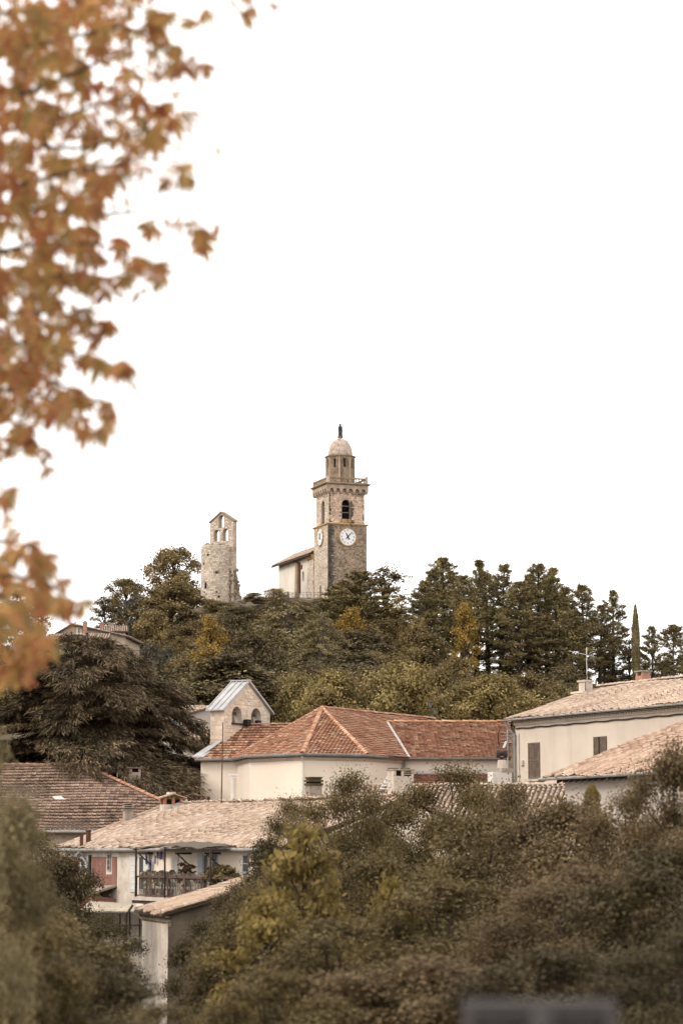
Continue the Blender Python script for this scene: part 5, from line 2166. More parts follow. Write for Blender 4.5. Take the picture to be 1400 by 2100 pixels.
    mb.tube([c1 + dn, c2 + dn], .055, 6)
    mb.build('beam', M['iron'], t)
    for f in (.03, .5, .97):
        p = c0.lerp(c1, f)
        mb = MB()
        mb.tube([p + dn, Vector((p.x, p.y, zb))], .075, 6)
        mb.build('post', M['iron'], t)
    back = Vector((.8, 1.4, 0))
    mb = MB()
    a, b = c0 + back, c1 + back
    mb.hexa([Vector((a.x, a.y, zb)), Vector((b.x, b.y, zb)), Vector((b.x, b.y + .2, zb)), Vector((a.x, a.y + .2, zb)),
             a + Vector((0, 0, -.05)), b + Vector((0, 0, -.05)), b + Vector((0, .2, -.05)), a + Vector((0, .2, -.05))])
    mb.build('back_wall', M['canopy_wall'], t)
    for f in (.15, .27, .42, .62, .82):
        p = a.lerp(b, f) + Vector((-.02, -.06, 0))
        mb = MB()
        mb.tube([p + Vector((0, 0, -.06)), p + Vector((0, 0, -1.1))], .03, 4)
        mb.build('glazing_bar', M['iron'], t)
    mb = MB()
    mb.tube([a + Vector((-.02, -.06, -.72)), b + Vector((-.02, -.06, -.60))], .03, 4)
    mb.build('glazing_rail', M['iron'], t)
    # chimneys on the roof
    c = fr(fr.upx(352, 5.3, ze + 2), 5.3, 0)
    f0 = Fr((0, 0), .93, .37)
    z1 = zat(1650, c.y)
    s, f2 = chimney(h, c, 1.0, .62, ze + 1.2, z1, M['cement_pale'], fr=f0)
    mb = MB()
    for (x, y) in ((-.42, -.24), (.0, -.24), (.42, -.24), (-.42, .24), (.42, .24)):
        mb.box(f2, x - .07, x + .07, y - .07, y + .07, z1 + .002, z1 + .30)
    mb.build('head_pier', M['terracotta'], s)
    mb = MB()
    mb.box(f2, -.33, .33, -.16, .2, z1 + .003, z1 + .26)
    mb.build('flue_void', M['dark'], s)
    mb = MB()
    for sgn in (-1, 1):
        q = [f2(-.02 * sgn, -.42, z1 + .50), f2(.66 * sgn, -.42, z1 + .30), f2(.66 * sgn, .42, z1 + .30), f2(-.02 * sgn, .42, z1 + .50)]
        mb.hexa(q + [p + Vector((0, 0, .05)) for p in q])
    mb.build('chimney_roof', M['canal_warm'], s)
    mb = MB()
    mb.box(f2, -.2, .15, -.2, .2, z1 + .50, z1 + .60)
    mb.build('chimney_bung', M['render_white'], s)
    mb = MB()
    q = [f2(-.1, -.6, ze + 1.86), f2(.75, -.5, ze + 2.18), f2(.75, -.1, ze + 2.36), f2(-.1, -.30, ze + 2.06)]
    mb.hexa(q + [p + Vector((0, 0, .05)) for p in q])
    mb.build('chimney_flashing', M['zinc_pale'], s)
    c = fr(fr.upx(262.5, 3.6, ze + 1), 3.6, 0)
    z1 = zat(1662, c.y)
    s, f2 = chimney(h, c, .40, .40, ze + .7, z1, M['cement'], fr=f0)
    for k in range(4):
        mb = MB()
        mb.box(f2, -.24, .24, -.24, .24, z1 + .004 + k * .10, z1 + .05 + k * .10)
        mb.build('chimney_ring', M['cement'], s)
    mb = MB()
    mb.box(f2, -.15, .15, -.15, .15, z1 + .003, z1 + .36)
    mb.build('flue_void', M['dark'], s)
    # white flue at the back
    c = fr(fr.upx(478.5, run + .3, ze + 2), run + .3, 0)
    t = root('white_flue', 'tall slim white flue pipe with square cap against the church wall', 'flue', (c.x, c.y, ze + 1.8))
    z1 = zat(1596, c.y)
    mb = MB()
    mb.tube([(c.x, c.y, ze + 1.7), (c.x, c.y, z1)], .125, 12)
    mb.build('pipe', M['pvc'], t, smooth=False)
    mb = MB()
    f3 = Fr(c, .94, .3)
    mb.box(f3, -.12, .12, -.12, .12, z1, z1 + .12)
    mb.box(f3, -.19, .19, -.19, .19, z1 + .122, z1 + .18)
    mb.build('cap', M['white'], t)
    mb = MB()
    mb.lathe((c.x, c.y, ze + 1.75), [(.34, 0), (.24, .25), (.14, .5)], 10)
    mb.build('collar', M['render_white'], t)
    # thin brown pole in front of the church
    c = fr(fr.upx(454, run - .2, ze + 2), run - .2, 0)
    t = root('metal_pole', 'thin rusty brown pole rising from the tiled roof before the bell gable', 'pole', (c.x, c.y, ze + 1.9))
    mb = MB()
    mb.tube([(c.x, c.y, ze + 1.9), (c.x + .05, c.y, zat(1482, c.y))], [.035, .026], 6)
    mb.build('shaft', M['rust'], t)
    mb = MB()
    mb.lathe((c.x, c.y, ze + 1.95), [(.16, 0), (.12, .12), (.05, .18)], 8)
    mb.build('foot', M['cement'], t)
    return fr, ze, dv, zf, wv


M['canopy_wall'] = mat('canopy_wall', (.30, .265, .22), (.25, .215, .18), scale=1, rough=.9)
bh, bh_ze, bh_dv, bh_zf, bh_wv = balcony_house()


# ================================================================== LEFT HOUSE with flat tiles
def left_house():
    ze = zat(1704, 124)
    r0 = P(-330, 1566, 131); r1 = P(172, 1571, 131)
    zr = r1.z; r0.z = zr
    e0 = P(-330, 1704, 124); e0.z = ze
    e1 = Vector((-5.9, 124, ze))
    bkc = Vector((-9.2, 132, ze + .6))
    h = root('left_house', 'house at left under a wide worn brown flat tile hip roof', 'house', (-16, 127, -3))
    mb = MB()
    for a, b in ((e0 + Vector((0, .5, 0)), e1 + Vector((-.6, .5, 0))), (e1 + Vector((-.6, .5, 0)), bkc + Vector((-.3, 0, -.6)))):
        mb.poly([Vector((a.x, a.y, -8)), Vector((b.x, b.y, -8)), Vector((b.x, b.y, ze - .1)), Vector((a.x, a.y, ze - .1))])
    mb.build('wall', M['render_wash'], h)
    def face(pts, tile=True):
        mb = MB()
        slab(mb, pts, .12)
        r = mb.build('roof', M['channel'], h)
        U = (pts[1] - pts[0]).normalized()
        S = U.cross(pts[2] - pts[0]).cross(U).normalized()
        if S.z < 0:
            S = -S
        if tile:
            lay_tiles(r, pts[0], U, S, [((p - pts[0]).dot(U), (p - pts[0]).dot(S)) for p in pts], 'flat', .245, .345, M['flat_old'], 0, jit=1.6, wave=.06)
        return r
    ra = face([e0, e1, r1, r0])
    rb = face([e1, bkc, r1])
    face([bkc, Vector((e0.x, 137, ze)), r0, r1], False)
    up = Vector((0, 0, .03))
    ridge_row(ra, r0 + up, r1 + up, M['ridge_old'], .13, .38)
    ridge_row(ra, e1 + up, r1 + up, M['ridge_old'], .13, .38)
    mb = MB()
    mb.tube([e0 + Vector((0, -.1, -.05)), e1 + Vector((0, -.1, -.05))], .08, 8)
    mb.build('gutter', M['zinc_old'], h)
    # pale skylight patch
    c = P(119, 1641, 127.2)
    sl = Vector((0, 7, zr - ze)).normalized()
    p = Vector((c.x, 124 + 7 * (c.z - ze) / (zr - ze), c.z)) + Vector((0, 0, .10))
    mb = MB()
    n = Vector((0, -(zr - ze), 7)).normalized()
    q = [p + Vector((-.18, 0, 0)) - sl * .16 + Vector((.1, 0, 0)), p + Vector((.30, 0, 0)) - sl * .16 + Vector((.1, 0, 0)), p + Vector((.18, 0, 0)) + sl * .16, p + Vector((-.30, 0, 0)) + sl * .16]
    mb.hexa([x - n * .02 for x in q] + [x + n * .03 for x in q])
    mb.build('replaced_tile', M['white_tile'], h)
    # chimney behind the hip
    c = P(275.5, 1600, 130.5)
    z1 = zat(1584, c.y)
    s, f2 = chimney(h, c, .60, .6, ze + .2, z1, M['cement'], fr=Fr((0, 0), .96, .28))
    mb = MB()
    for (x, y) in ((-.24, -.24), (.24, -.24), (-.24, .24), (.24, .24)):
        mb.box(f2, x - .06, x + .06, y - .06, y + .06, z1 + .002, z1 + .20)
    mb.build('head_pier', M['cement'], s)
    mb = MB()
    mb.box(f2, -.17, .17, -.17, .17, z1 + .003, z1 + .198)
    mb.build('flue_void', M['dark'], s)
    mb = MB()
    mb.box(f2, -.38, .38, -.38, .38, z1 + .202, z1 + .27)
    mb.build('chimney_cap', M['cement_brown'], s)


M['render_wash'] = mat('render_wash', (.50, .40, .32), (.43, .34, .27), scale=.6, rough=.95, streak=(2, (.3, .23, .18), .4))
M['ridge_old'] = mat('ridge_old', (1, .95, .9), (.6, .56, .52), scale=2, rough=.95, ramp=[(0, (.36, .19, .125)), (.5, (.46, .26, .18)), (1, (.26, .16, .115))])
M['white_tile'] = mat('white_tile', (.62, .58, .53), (.55, .5, .45), scale=3, rough=.8)
M['cement_brown'] = mat('cement_brown', (.20, .115, .085), (.15, .09, .07), scale=3, rough=.95)
left_house()


# ================================================================== SHED in the lower left
def shed():
    E = P(275, 1867, 95)
    fr = Fr(E, .26, -.966)
    ze = E.z
    L = fr.upx(332, 0, ze)
    run = 9.0
    t_ = along(470, fr(L, 0, ze), fr.V)
    rise = zat(1834, fr(L, t_, 0).y) - ze
    sl = rise / t_
    zb = -8.5
    h = root('shed', 'small plastered shed with lichened canal tile roof in the lower left', 'shed', fr(L / 2, 2, zb))
    wu0, wu1, wv = .3, L - .22, .28
    mb = MB()
    mb.poly([fr(wu0, wv, zb), fr(wu1, wv, zb), fr(wu1, wv, ze - .18), fr(wu0, wv, ze - .18)])
    mb.build('end_wall', M['render_old'], h)
    mb = MB()
    mb.poly([fr(wu1, wv, zb), fr(wu1, run, zb), fr(wu1, run, ze + sl * run - .12), fr(wu1, wv, ze + sl * wv - .12)])
    mb.poly([fr(wu0, wv, zb), fr(wu0, wv, ze + sl * wv - .12), fr(wu0, run, ze + sl * run - .12), fr(wu0, run, zb)])
    mb.build('side_wall', M['stone_spur'], h)
    r = roof_plane(h, fr, 0, L, 0, ze, run, ze + sl * run, 'canal', .23, .42, M['canal_lichen'], M['channel'], 300, wave=.06)
    ridge_row(r, fr(L - .02, 0, ze + .02), fr(L - .02, run, ze + sl * run + .02), M['canal_lichen'], .11, .42)
    genoise(h, fr, .05, L - .05, wv, ze - .20, M['stone_spur'], .22)
    genoise(h, fr, .15, L - .15, wv + .1, ze - .36, M['stone_spur'], .22)


M['canal_lichen'] = mat('canal_lichen', (.95, .90, .84), (.72, .66, .6), scale=3.5, rough=.98, ramp=CANAL, bump=.01, bscale=18, spots=(2.6, (.20, .155, .075), .52, .6))
shed()


# ================================================================== SMALL BUILDINGS behind
def small_house(name, label, fr, w, d, zb, ze, rise, wall_m, tile_m, ov=.3, cat='house', du=.25, ds=.42):
    """ridge parallel to the front (u), gables left and right"""
    h = root(name, label, cat, fr(w / 2, d / 2, zb))
    mb = MB()
    for (a, b, c, e) in ((0, 0, w, 0), (w, d, 0, d)):
        mb.poly([fr(a, b, zb), fr(c, e, zb), fr(c, e, ze), fr(a, b, ze)])
    for u in (0, w):
        mb.poly([fr(u, 0, zb), fr(u, d, zb), fr(u, d, ze), fr(u, d / 2, ze + rise - .02), fr(u, 0, ze)])
    mb.build('wall', wall_m, h)
    k = rise / (d / 2)
    roof_plane(h, fr, -ov, w + ov, -ov, ze - k * ov + .02, d / 2, ze + rise + .02, 'canal', du, ds, tile_m, M['channel'], 0)
    roof_plane(h, fr, -ov, w + ov, d + ov, ze - k * ov + .02, d / 2, ze + rise + .02, 'canal', du, ds, tile_m, M['channel'], 0)
    return h


def back_buildings():
    # low tiled annex left of the bell gable
    fr = Fr(P(372, 1527, 150), 1, .05)
    w = fr.upx(470, 0, 8)
    ze = zat(1526, 150)
    h = small_house('annex', 'small pale annex with mottled tile roof left of the bell gable', fr, w, 5.5, 0, ze, 1.05, M['render_cream'], M['canal_warm'])
    u = fr.upx(418, 0, 6)
    z0, z1 = zat(1549, 150), zat(1537, 150)
    mb = MB()
    r = .19
    pts = [fr(u - r, -.01, z0), fr(u + r, -.01, z0)] + [fr(u + r * math.cos(math.pi * k / 8), -.01, z1 - r + r * math.sin(math.pi * k / 8)) for k in range(9)]
    mb.poly(pts)
    mb.build('window', M['glass'], h)
    # grey tall wall of a house behind the cedar
    fr = Fr(P(328, 1480, 162), .9, -.43)
    w = fr.upx(381, 0, 8)
    ze = zat(1462, 160)
    h = small_house('grey_house', 'narrow grey beige house end behind the cedar branches', fr, w, 7, 2, ze, .7, M['render_grey'], M['canal'])
    u = fr.upx(345, 0, 8)
    window(h, fr, u, u + .8, -.01, zat(1503, 161), zat(1474, 161), M['shutter_white'])
    mb = MB()
    mb.box(fr, w - .05, w + .25, -.25, .05, ze - 1.1, ze + .25)
    mb.build('corner_pier', M['cement_pale'], h)
    mb = MB()
    mb.tube([fr(w * .75, -.06, ze - .2), fr(w * .75, -.06, ze - 3)], .05, 6)
    mb.build('downpipe', M['zinc_old'], h)
    # tiled roof with ivy wall under the cedar tips
    fr = Fr(P(344, 1647, 132.5), 1, .0)
    w = fr.upx(425, 0, 2.5)
    ze = zat(1650, 132.5)
    small_house('ivy_shed', 'dark ivied outbuilding with tiled roof under the cedar tips', fr, w, 6, -2, ze, 1.35, M['ivy_wall'], M['canal'], .1)


M['ivy_wall'] = mat('ivy_wall', (.035, .03, .018), (.06, .048, .026), scale=6, rough=1, bump=.08, bscale=8)
back_buildings()


def hill_houses():
    # gabled stone house on the hill, its gable towards the viewer
    Y = 262
    a, b, m = P(96, 1312, Y), P(258, 1305, Y), P(148.6, 1281, Y)
    zb = zg(a.x, Y) - 3
    ze = b.z
    h = root('hill_house', 'stone gabled farmhouse on the hill above the cedar with small window', 'house', ((a.x + b.x) / 2, Y, zb))
    mb = MB()
    D = Vector((.8, 9, 0))
    A, B, Mm = Vector((a.x, Y, a.z)), Vector((b.x, Y, b.z)), Vector((m.x, Y, m.z))
    mb.poly([Vector((a.x, Y, zb)), Vector((b.x, Y, zb)), B, Mm, A])
    mb.poly([Vector((b.x, Y, zb)), Vector((b.x, Y, zb)) + D, B + D, B])
    mb.poly([Vector((a.x, Y, zb)), A, A + D, Vector((a.x, Y, zb)) + D])
    mb.build('wall', M['stone_farm'], h)
    for (p, q) in ((A, Mm), (B, Mm)):
        d = (p - q) * .06
        mb = MB()
        pts = [p + d + Vector((0, -.3, .05)), q + Vector((0, -.3, .05)), q + D + Vector((0, 0, .05)), p + d + D + Vector((0, 0, .05))]
        slab(mb, pts, .14)
        r = mb.build('roof', M['channel'], h)
        S = (q - p)
        U = D.normalized()
        lay_tiles(r, p + d + Vector((0, -.3, .06)), U, S, [(0, 0), (9.2, 0), (9.2, S.length * 1.06), (0, S.length * 1.06)], 'canal', .28, .5, M['canal'])
    fr = Fr((a.x, Y), 1, 0)
    U = lambda px: fr.upx(px, 0, zat(1295, Y))
    window(h, fr, U(160), U(165), -.02, zat(1298.5, Y), zat(1287.5, Y), M['cement_pale'])
    mb = MB()
    mb.box(fr, U(157), U(168), -.015, .02, zat(1300, Y), zat(1286, Y))
    mb.build('window_surround', M['render_cream'], h)
    c = (fr(U(176), -.6, 0).x, Y - .6)
    z1 = zat(1279, Y)
    s, f2 = chimney(h, c, .42, .42, zat(1300, Y) - 2, z1, M['brick_pink'])
    mb = MB(); mb.box(f2, -.27, .27, -.27, .27, z1 + .002, z1 + .1); mb.box(f2, -.15, .15, -.15, .15, z1 + .1, z1 + .25)
    mb.build('chimney_cap', M['cement'], s)
    # lower tiled strip in front
    f0 = Fr(P(96, 1309, 258), 1, .02)
    w = f0.upx(226, 0, 22)
    hh = root('hill_outhouse', 'low tiled outbuilding in front of the hill farmhouse', 'house', f0(w / 2, 1, zb))
    roof_plane(hh, f0, 0, w, -1.6, zat(1312, 256.5), 1.8, zat(1301, 260), 'canal', .28, .5, M['canal'], M['channel'])
    mb = MB()
    mb.box(f0, .2, w - .2, -1.2, 1.7, zb - 2, zat(1314, 257))
    mb.build('wall', M['stone_farm'], hh)
    # second house behind to the right
    f1 = Fr(P(214, 1297, 275), 1, .1)
    w = f1.upx(258, 0, 23)
    ze = zat(1294, 275)
    h3 = small_house('hill_cottage', 'dim stone cottage with two chimneys right of the hill farmhouse', f1, w, 6, ze - 6, ze, .85, M['stone_farm'], M['canal'], .3)
    for px, col in ((209.5, 'brick_pink'), (228, 'cement')):
        c = f1(f1.upx(px, 2, ze), 2, 0)
        z1 = zat(1279.5, c.y)
        s, f2 = chimney(h3, (c.x, c.y), .45, .45, ze - .2, z1, M[col])
        mb = MB(); mb.box(f2, -.3, .3, -.3, .3, z1 + .002, z1 + .1)
        mb.build('chimney_cap', M['cement'], s)
    # white house with red shutters
    f4 = Fr(P(25, 1336, 236), 1, .06)
    w = f4.upx(107, 0, 20)
    ze = zat(1335, 236)
    h4 = small_house('white_house', 'white hill house with red shutters left of the cedar top', f4, w, 8, ze - 6, ze, 1.35, M['render_white'], M['canal'], .35)
    for p0, p1 in ((38, 46), (62, 76)):
        u0, u1 = f4.upx(p0, 0, ze), f4.upx(p1, 0, ze)
        zz0, zz1 = zat(1356, 236), zat(1340, 236)
        k = (u1 - u0) / 3
        plank_shutter(h4, f4, u0, u0 + k, -.01, zz0, zz1, M['shutter_red'], 2, 2)
        plank_shutter(h4, f4, u1 - k, u1, -.01, zz0, zz1, M['shutter_red'], 2, 2)
        window(h4, f4, u0 + k + .02, u1 - k - .02, -.02, zz0, zz1, M['shutter_white'])
    c = f4(f4.upx(86, 5, ze), 5, 0)
    z1 = zat(1298, c.y)
    s, f2 = chimney(h4, (c.x, c.y), .8, .6, ze, z1, M['cement'])
    mb = MB(); mb.box(f2, -.48, .48, -.38, .38, z1 + .002, z1 + .12); mb.tube([(c.x + .1, c.y, z1 + .1), (c.x + .1, c.y, z1 + .5)], .12, 6)
    mb.build('chimney_cap', M['cement'], s)


M['stone_farm'] = mat('stone_farm', (.48, .39, .30), (.36, .285, .21), scale=2.5, rough=1, spots=(4, (.25, .2, .15), .58, .6), bump=.05, bscale=6)
hill_houses()


# ================================================================== street lamps, sign, wires
def street_lamp(px, py, base, Y, label):
    p = P(px, py, Y)
    zb = zg(p.x, Y)
    t = root('street_lamp', label, 'street lamp', (p.x, Y, zb), 'street lamps behind the church')
    mb = MB()
    mb.tube([(p.x, Y, zb), (p.x, Y, p.z - .4)], [.07, .045], 8)
    mb.build('pole', M['iron'], t)
    mb = MB()
    mb.lathe((p.x, Y, p.z - .42), [(.06, 0), (.11, .26), (.11, .28), (.05, .36)], 6)
    mb.build('lantern', M['lamp_glass'], t)
    mb = MB()
    mb.lathe((p.x, Y, p.z - .10), [(.15, 0), (.11, .06), (.03, .12)], 8)
    mb.build('hood', M['iron'], t)


M['lamp_glass'] = mat('lamp_glass', (.16, .15, .135), (.12, .11, .10), scale=2, rough=.3)
street_lamp(882, 1438, 1475, 158, 'taller street lamp behind the church roof')
street_lamp(891.5, 1452, 1475, 166, 'shorter street lamp just right of the taller one')


def road_sign():
    c = P(1105, 2110, 4.6)
    k = 4.6 / F
    W, H = 308 * k, .40
    zt = zat(2052, 4.6)
    fr = Fr((c.x, 4.6), 1, 0)
    t = root('road_sign', 'blurred grey metal back of a sign at the bottom edge', 'sign', (c.x, 4.6, -1.7))
    mb = MB()
    mb.box(fr, -W / 2 + .012, W / 2 - .012, .0, .004, zt - H, zt - .008)
    p = mb.build('panel', M['sign_back'], t)
    mb = MB()
    e = .022
    mb.box(fr, -W / 2, W / 2, -.018, .006, zt - e, zt)
    mb.box(fr, -W / 2, W / 2, -.018, .006, zt - H - e, zt - H)
    mb.box(fr, -W / 2, -W / 2 + e, -.018, .006, zt - H, zt - e - .0005)
    mb.box(fr, W / 2 - e, W / 2, -.018, .006, zt - H, zt - e - .0005)
    mb.build('rim', M['sign_rim'], p)
    for z in (zt - .045, zt - .23):
        for (a, b) in ((0, .010), (-.026, -.016)):
            mb = MB()
            mb.box(fr, -W / 2 + .03, W / 2 - .03, -.022, -.002, z + a, z + b)
            mb.build('channel', M['sign_rim'], p)
        mb = MB()
        mb.box(fr, -.028, .028, -.05, -.024, z - .035, z + .015)
        mb.build('clamp', M['sign_rim'], t)
    mb = MB()
    mb.tube([(c.x, 4.545, -1.7), (c.x, 4.545, zt - .02)], .020, 12)
    mb.build('post', M['sign_rim'], t)


M['sign_rim'] = mat('sign_rim', (.075, .066, .062), (.06, .053, .05), scale=3, rough=.45, metal=.3, spec=.5)
road_sign()


# ================================================================== VEGETATION
def unit(a):
    return a / np.maximum(np.linalg.norm(a, axis=-1, keepdims=True), 1e-9)


def leaves(cen, axis, nrm, length, width, fold=.0):
    """diamond leaves: centre, long axis, approximate normal, sizes"""
    n = len(cen)
    ax = unit(axis)
    b = unit(np.cross(nrm, ax))
    nn = np.cross(ax, b)
    L = np.asarray(length).reshape(-1, 1) * np.ones((n, 1))
    W = np.asarray(width).reshape(-1, 1) * np.ones((n, 1))
    V = np.empty((n, 4, 3))
    V[:, 0] = cen - ax * L * .5
    V[:, 1] = cen + b * W * .5 - ax * L * .06 + nn * W * fold
    V[:, 2] = cen + ax * L * .5
    V[:, 3] = cen - b * W * .5 - ax * L * .06 + nn * W * fold
    Q = np.arange(n * 4).reshape(n, 4)
    return V.reshape(-1, 3), Q


class Wood:
    """collects branches as thin prisms"""
    def __init__(s):
        s.mb = MB()

    def limb(s, pts, r0, r1, seg=5):
        n = len(pts)
        s.mb.tube(pts, [r0 + (r1 - r0) * i / (n - 1) for i in range(n)], seg, cap=False)


def bend(a, b, sag, k=4, g=None):
    a, b = np.asarray(a, float), np.asarray(b, float)
    out = []
    for i in range(k + 1):
        t = i / k
        p = a + (b - a) * t
        p[2] += sag * 4 * t * (1 - t)
        if g is not None and 0 < i < k:
            p = p + g.normal(0, .03 * np.linalg.norm(b - a), 3)
        out.append(tuple(p))
    return out


TREES = {}


def ext(V):
    """height and half width that a crown shows"""
    return float(np.percentile(V[:, 2], 99.8)), float(np.percentile(np.abs(V[:, :2]), 97))


def make_broad(key, seed, H, R, nleaf, ll, lw, crown_lo=.25, lobes=16, spread=.36, top=1.0, per=26, airy=0.0, narrow=False, droop=0.0, wr=1.0, rnd=False, cl=.085):
    """broadleaf: trunk, limbs to lobes, leaf clumps on the lobes' shells"""
    g = np.random.default_rng(seed)
    w = Wood()
    zc0 = H * crown_lo
    fork = np.array([g.normal(0, .03) * R, g.normal(0, .03) * R, H * max(.16, crown_lo * .75)])
    w.limb(bend((0, 0, -.3), fork, 0, 3, g), .035 * H * wr, .026 * H * wr, 8)
    L = []
    for i in range(lobes):
        f = (i + .5) / lobes
        z = zc0 + (H - zc0) * (f ** .85)
        e = math.sin(math.pi * min(1, max(0.08, (z - zc0) / (H - zc0) * .86 + .12)))
        if rnd:
            e = math.sqrt(max(.06, 1 - ((f - .40) / .64) ** 2))
        a = i * 2.399 + g.uniform(-.4, .4)
        rr = R * e * g.uniform(.35, .74) * (1 - .5 * (f > .92))
        c = np.array([rr * math.cos(a), rr * math.sin(a), z * g.uniform(.95, 1.02)])
        s = R * spread * g.uniform(.75, 1.2) * (0.75 if f > .85 else 1)
        c[2] = min(c[2], H - s * .75)
        L.append((c, s))
    w.limb(bend(fork, (0, 0, H * .86), 0, 4, g), .024 * H * wr, .006 * H * wr, 6)
    for c, s in L:
        st = np.array([0, 0, max(fork[2], min(c[2] * .72, H * .75))])
        w.limb(bend(st, c, .04 * H, 4, g), .013 * H * wr, .005 * H * wr, 5)
    vol = np.array([s ** 2 for _, s in L])
    nc = int(nleaf / per)
    idx = g.choice(len(L), nc, p=vol / vol.sum())
    C0 = np.array([L[i][0] for i in idx])
    S0 = np.array([L[i][1] for i in idx])
    d = unit(g.normal(0, 1, (nc, 3)))
    d[:, 2] = np.where((d[:, 2] < -.35), -d[:, 2] * .5, d[:, 2])
    rad = S0 * (1 - np.abs(g.normal(0, .30, nc)) * .9).clip(.15, 1.12)
    cc = C0 + d * rad[:, None] * np.array([1, 1, .82])
    for i in range(0, nc, max(1, nc // 220)):
        w.limb([tuple(C0[i] + (cc[i] - C0[i]) * .1), tuple(cc[i])], .004 * H * wr, .0015 * H * wr, 3)
    cs = R * cl * g.uniform(.6, 1.5, nc)
    li = np.repeat(np.arange(nc), per)
    n = len(li)
    off = g.normal(0, 1, (n, 3)) * cs[li][:, None]
    off[:, 2] *= .7
    cen = cc[li] + off
    out = unit(cen - np.array([0, 0, H * .45])) * .55 + unit(off) * .25
    nrm = unit(out + np.array([0, 0, .55]) + g.normal(0, .55, (n, 3)))
    ax = unit(np.cross(nrm, g.normal(0, 1, (n, 3))) + np.array([0, 0, -droop]))
    sz = g.uniform(.65, 1.25, n)
    V, Q = leaves(cen, ax, nrm, ll * sz, lw * sz, .12)
    me = np_mesh('crown', V, Q, M['leaf_olive'])
    TREES[key] = (w.mb.mesh('trunk', M['bark']), me, *ext(V))


def make_pine(key, seed, H, R, base=.38, flat=False, dens=1.0, dead=True):
    g = np.random.default_rng(seed)
    w = Wood()
    lean = g.normal(0, .25, 2)
    tp = [(lean[0] * t * t, lean[1] * t * t, H * t - .3 * (t == 0)) for t in (0, .25, .5, .75, 1)]
    axis = lambda z: np.array([lean[0] * (z / H) ** 2, lean[1] * (z / H) ** 2, z])
    w.limb(tp, .016 * H, .003 * H, 8)
    cen, axs = [], []
    z = base * H
    while z < H - .15:
        f = (z - base * H) / (H * (1 - base))
        env = R * ((1 - f) ** .62) * min(1, .55 + f * 2.2) * (1 if not flat else (1.25 if f > .35 else .6))
        nb = g.integers(3, 6)
        a0 = g.uniform(0, 6.28)
        for b in range(nb):
            if g.random() < .14:
                continue
            a = a0 + 6.283 * b / nb + g.normal(0, .25)
            l = max(.35, env * g.uniform(.5, 1.15))
            el = math.radians(g.normal(4 + 38 * f, 9))
            d = np.array([math.cos(a) * math.cos(el), math.sin(a) * math.cos(el), math.sin(el)])
            s = axis(z)
            tip = s + d * l
            mid = s + d * l * .55 + np.array([0, 0, -.06 * l])
            w.limb([tuple(s), tuple(mid), tuple(tip + np.array([0, 0, .08 * l]))], .0035 * H * (1 - .6 * f), .0012 * H, 4)
            side = np.array([-math.sin(a), math.cos(a), 0])
            nt = max(3, int(l / .24 * dens))
            for k in range(nt):
                t = .30 + .70 * (k + g.uniform(0, 1)) / nt
                m = 1 + (t > .45) + (t > .75)
                for _ in range(m):
                    o = side * g.normal(0, .16 * l * t) + np.array([0, 0, g.normal(.04, .09)])
                    p = s + d * l * t + o + np.array([0, 0, .08 * l * (t - .5)])
                    cen.append(p)
                    axs.append(d * .55 + side * g.normal(0, .35) + np.array([0, 0, .55]))
        z += g.uniform(.30, .55) * (.7 + .5 * (1 - f))
    if dead:
        for k in range(16):
            z = H * g.uniform(.04, max(.06, base))
            a = g.uniform(0, 6.28)
            l = R * g.uniform(.15, .45)
            s = axis(z)
            w.limb([tuple(s), (s[0] + l * math.cos(a), s[1] + l * math.sin(a), z + l * g.uniform(-.3, .25))], .012, .005, 3)
    cen = np.array(cen); axs = unit(np.array(axs))
    per = 9
    li = np.repeat(np.arange(len(cen)), per)
    n = len(li)
    ax = unit(axs[li] + g.normal(0, .75, (n, 3)))
    ll = g.uniform(.22, .42, n)
    c = cen[li] + ax * ll[:, None] * .45 + g.normal(0, .06, (n, 3))
    V, Q = leaves(c, ax, unit(g.normal(0, 1, (n, 3))), ll, .085 * np.ones(n))
    TREES[key] = (w.mb.mesh('trunk', M['bark']), np_mesh('crown', V, Q, M['leaf_pine']), *ext(V))


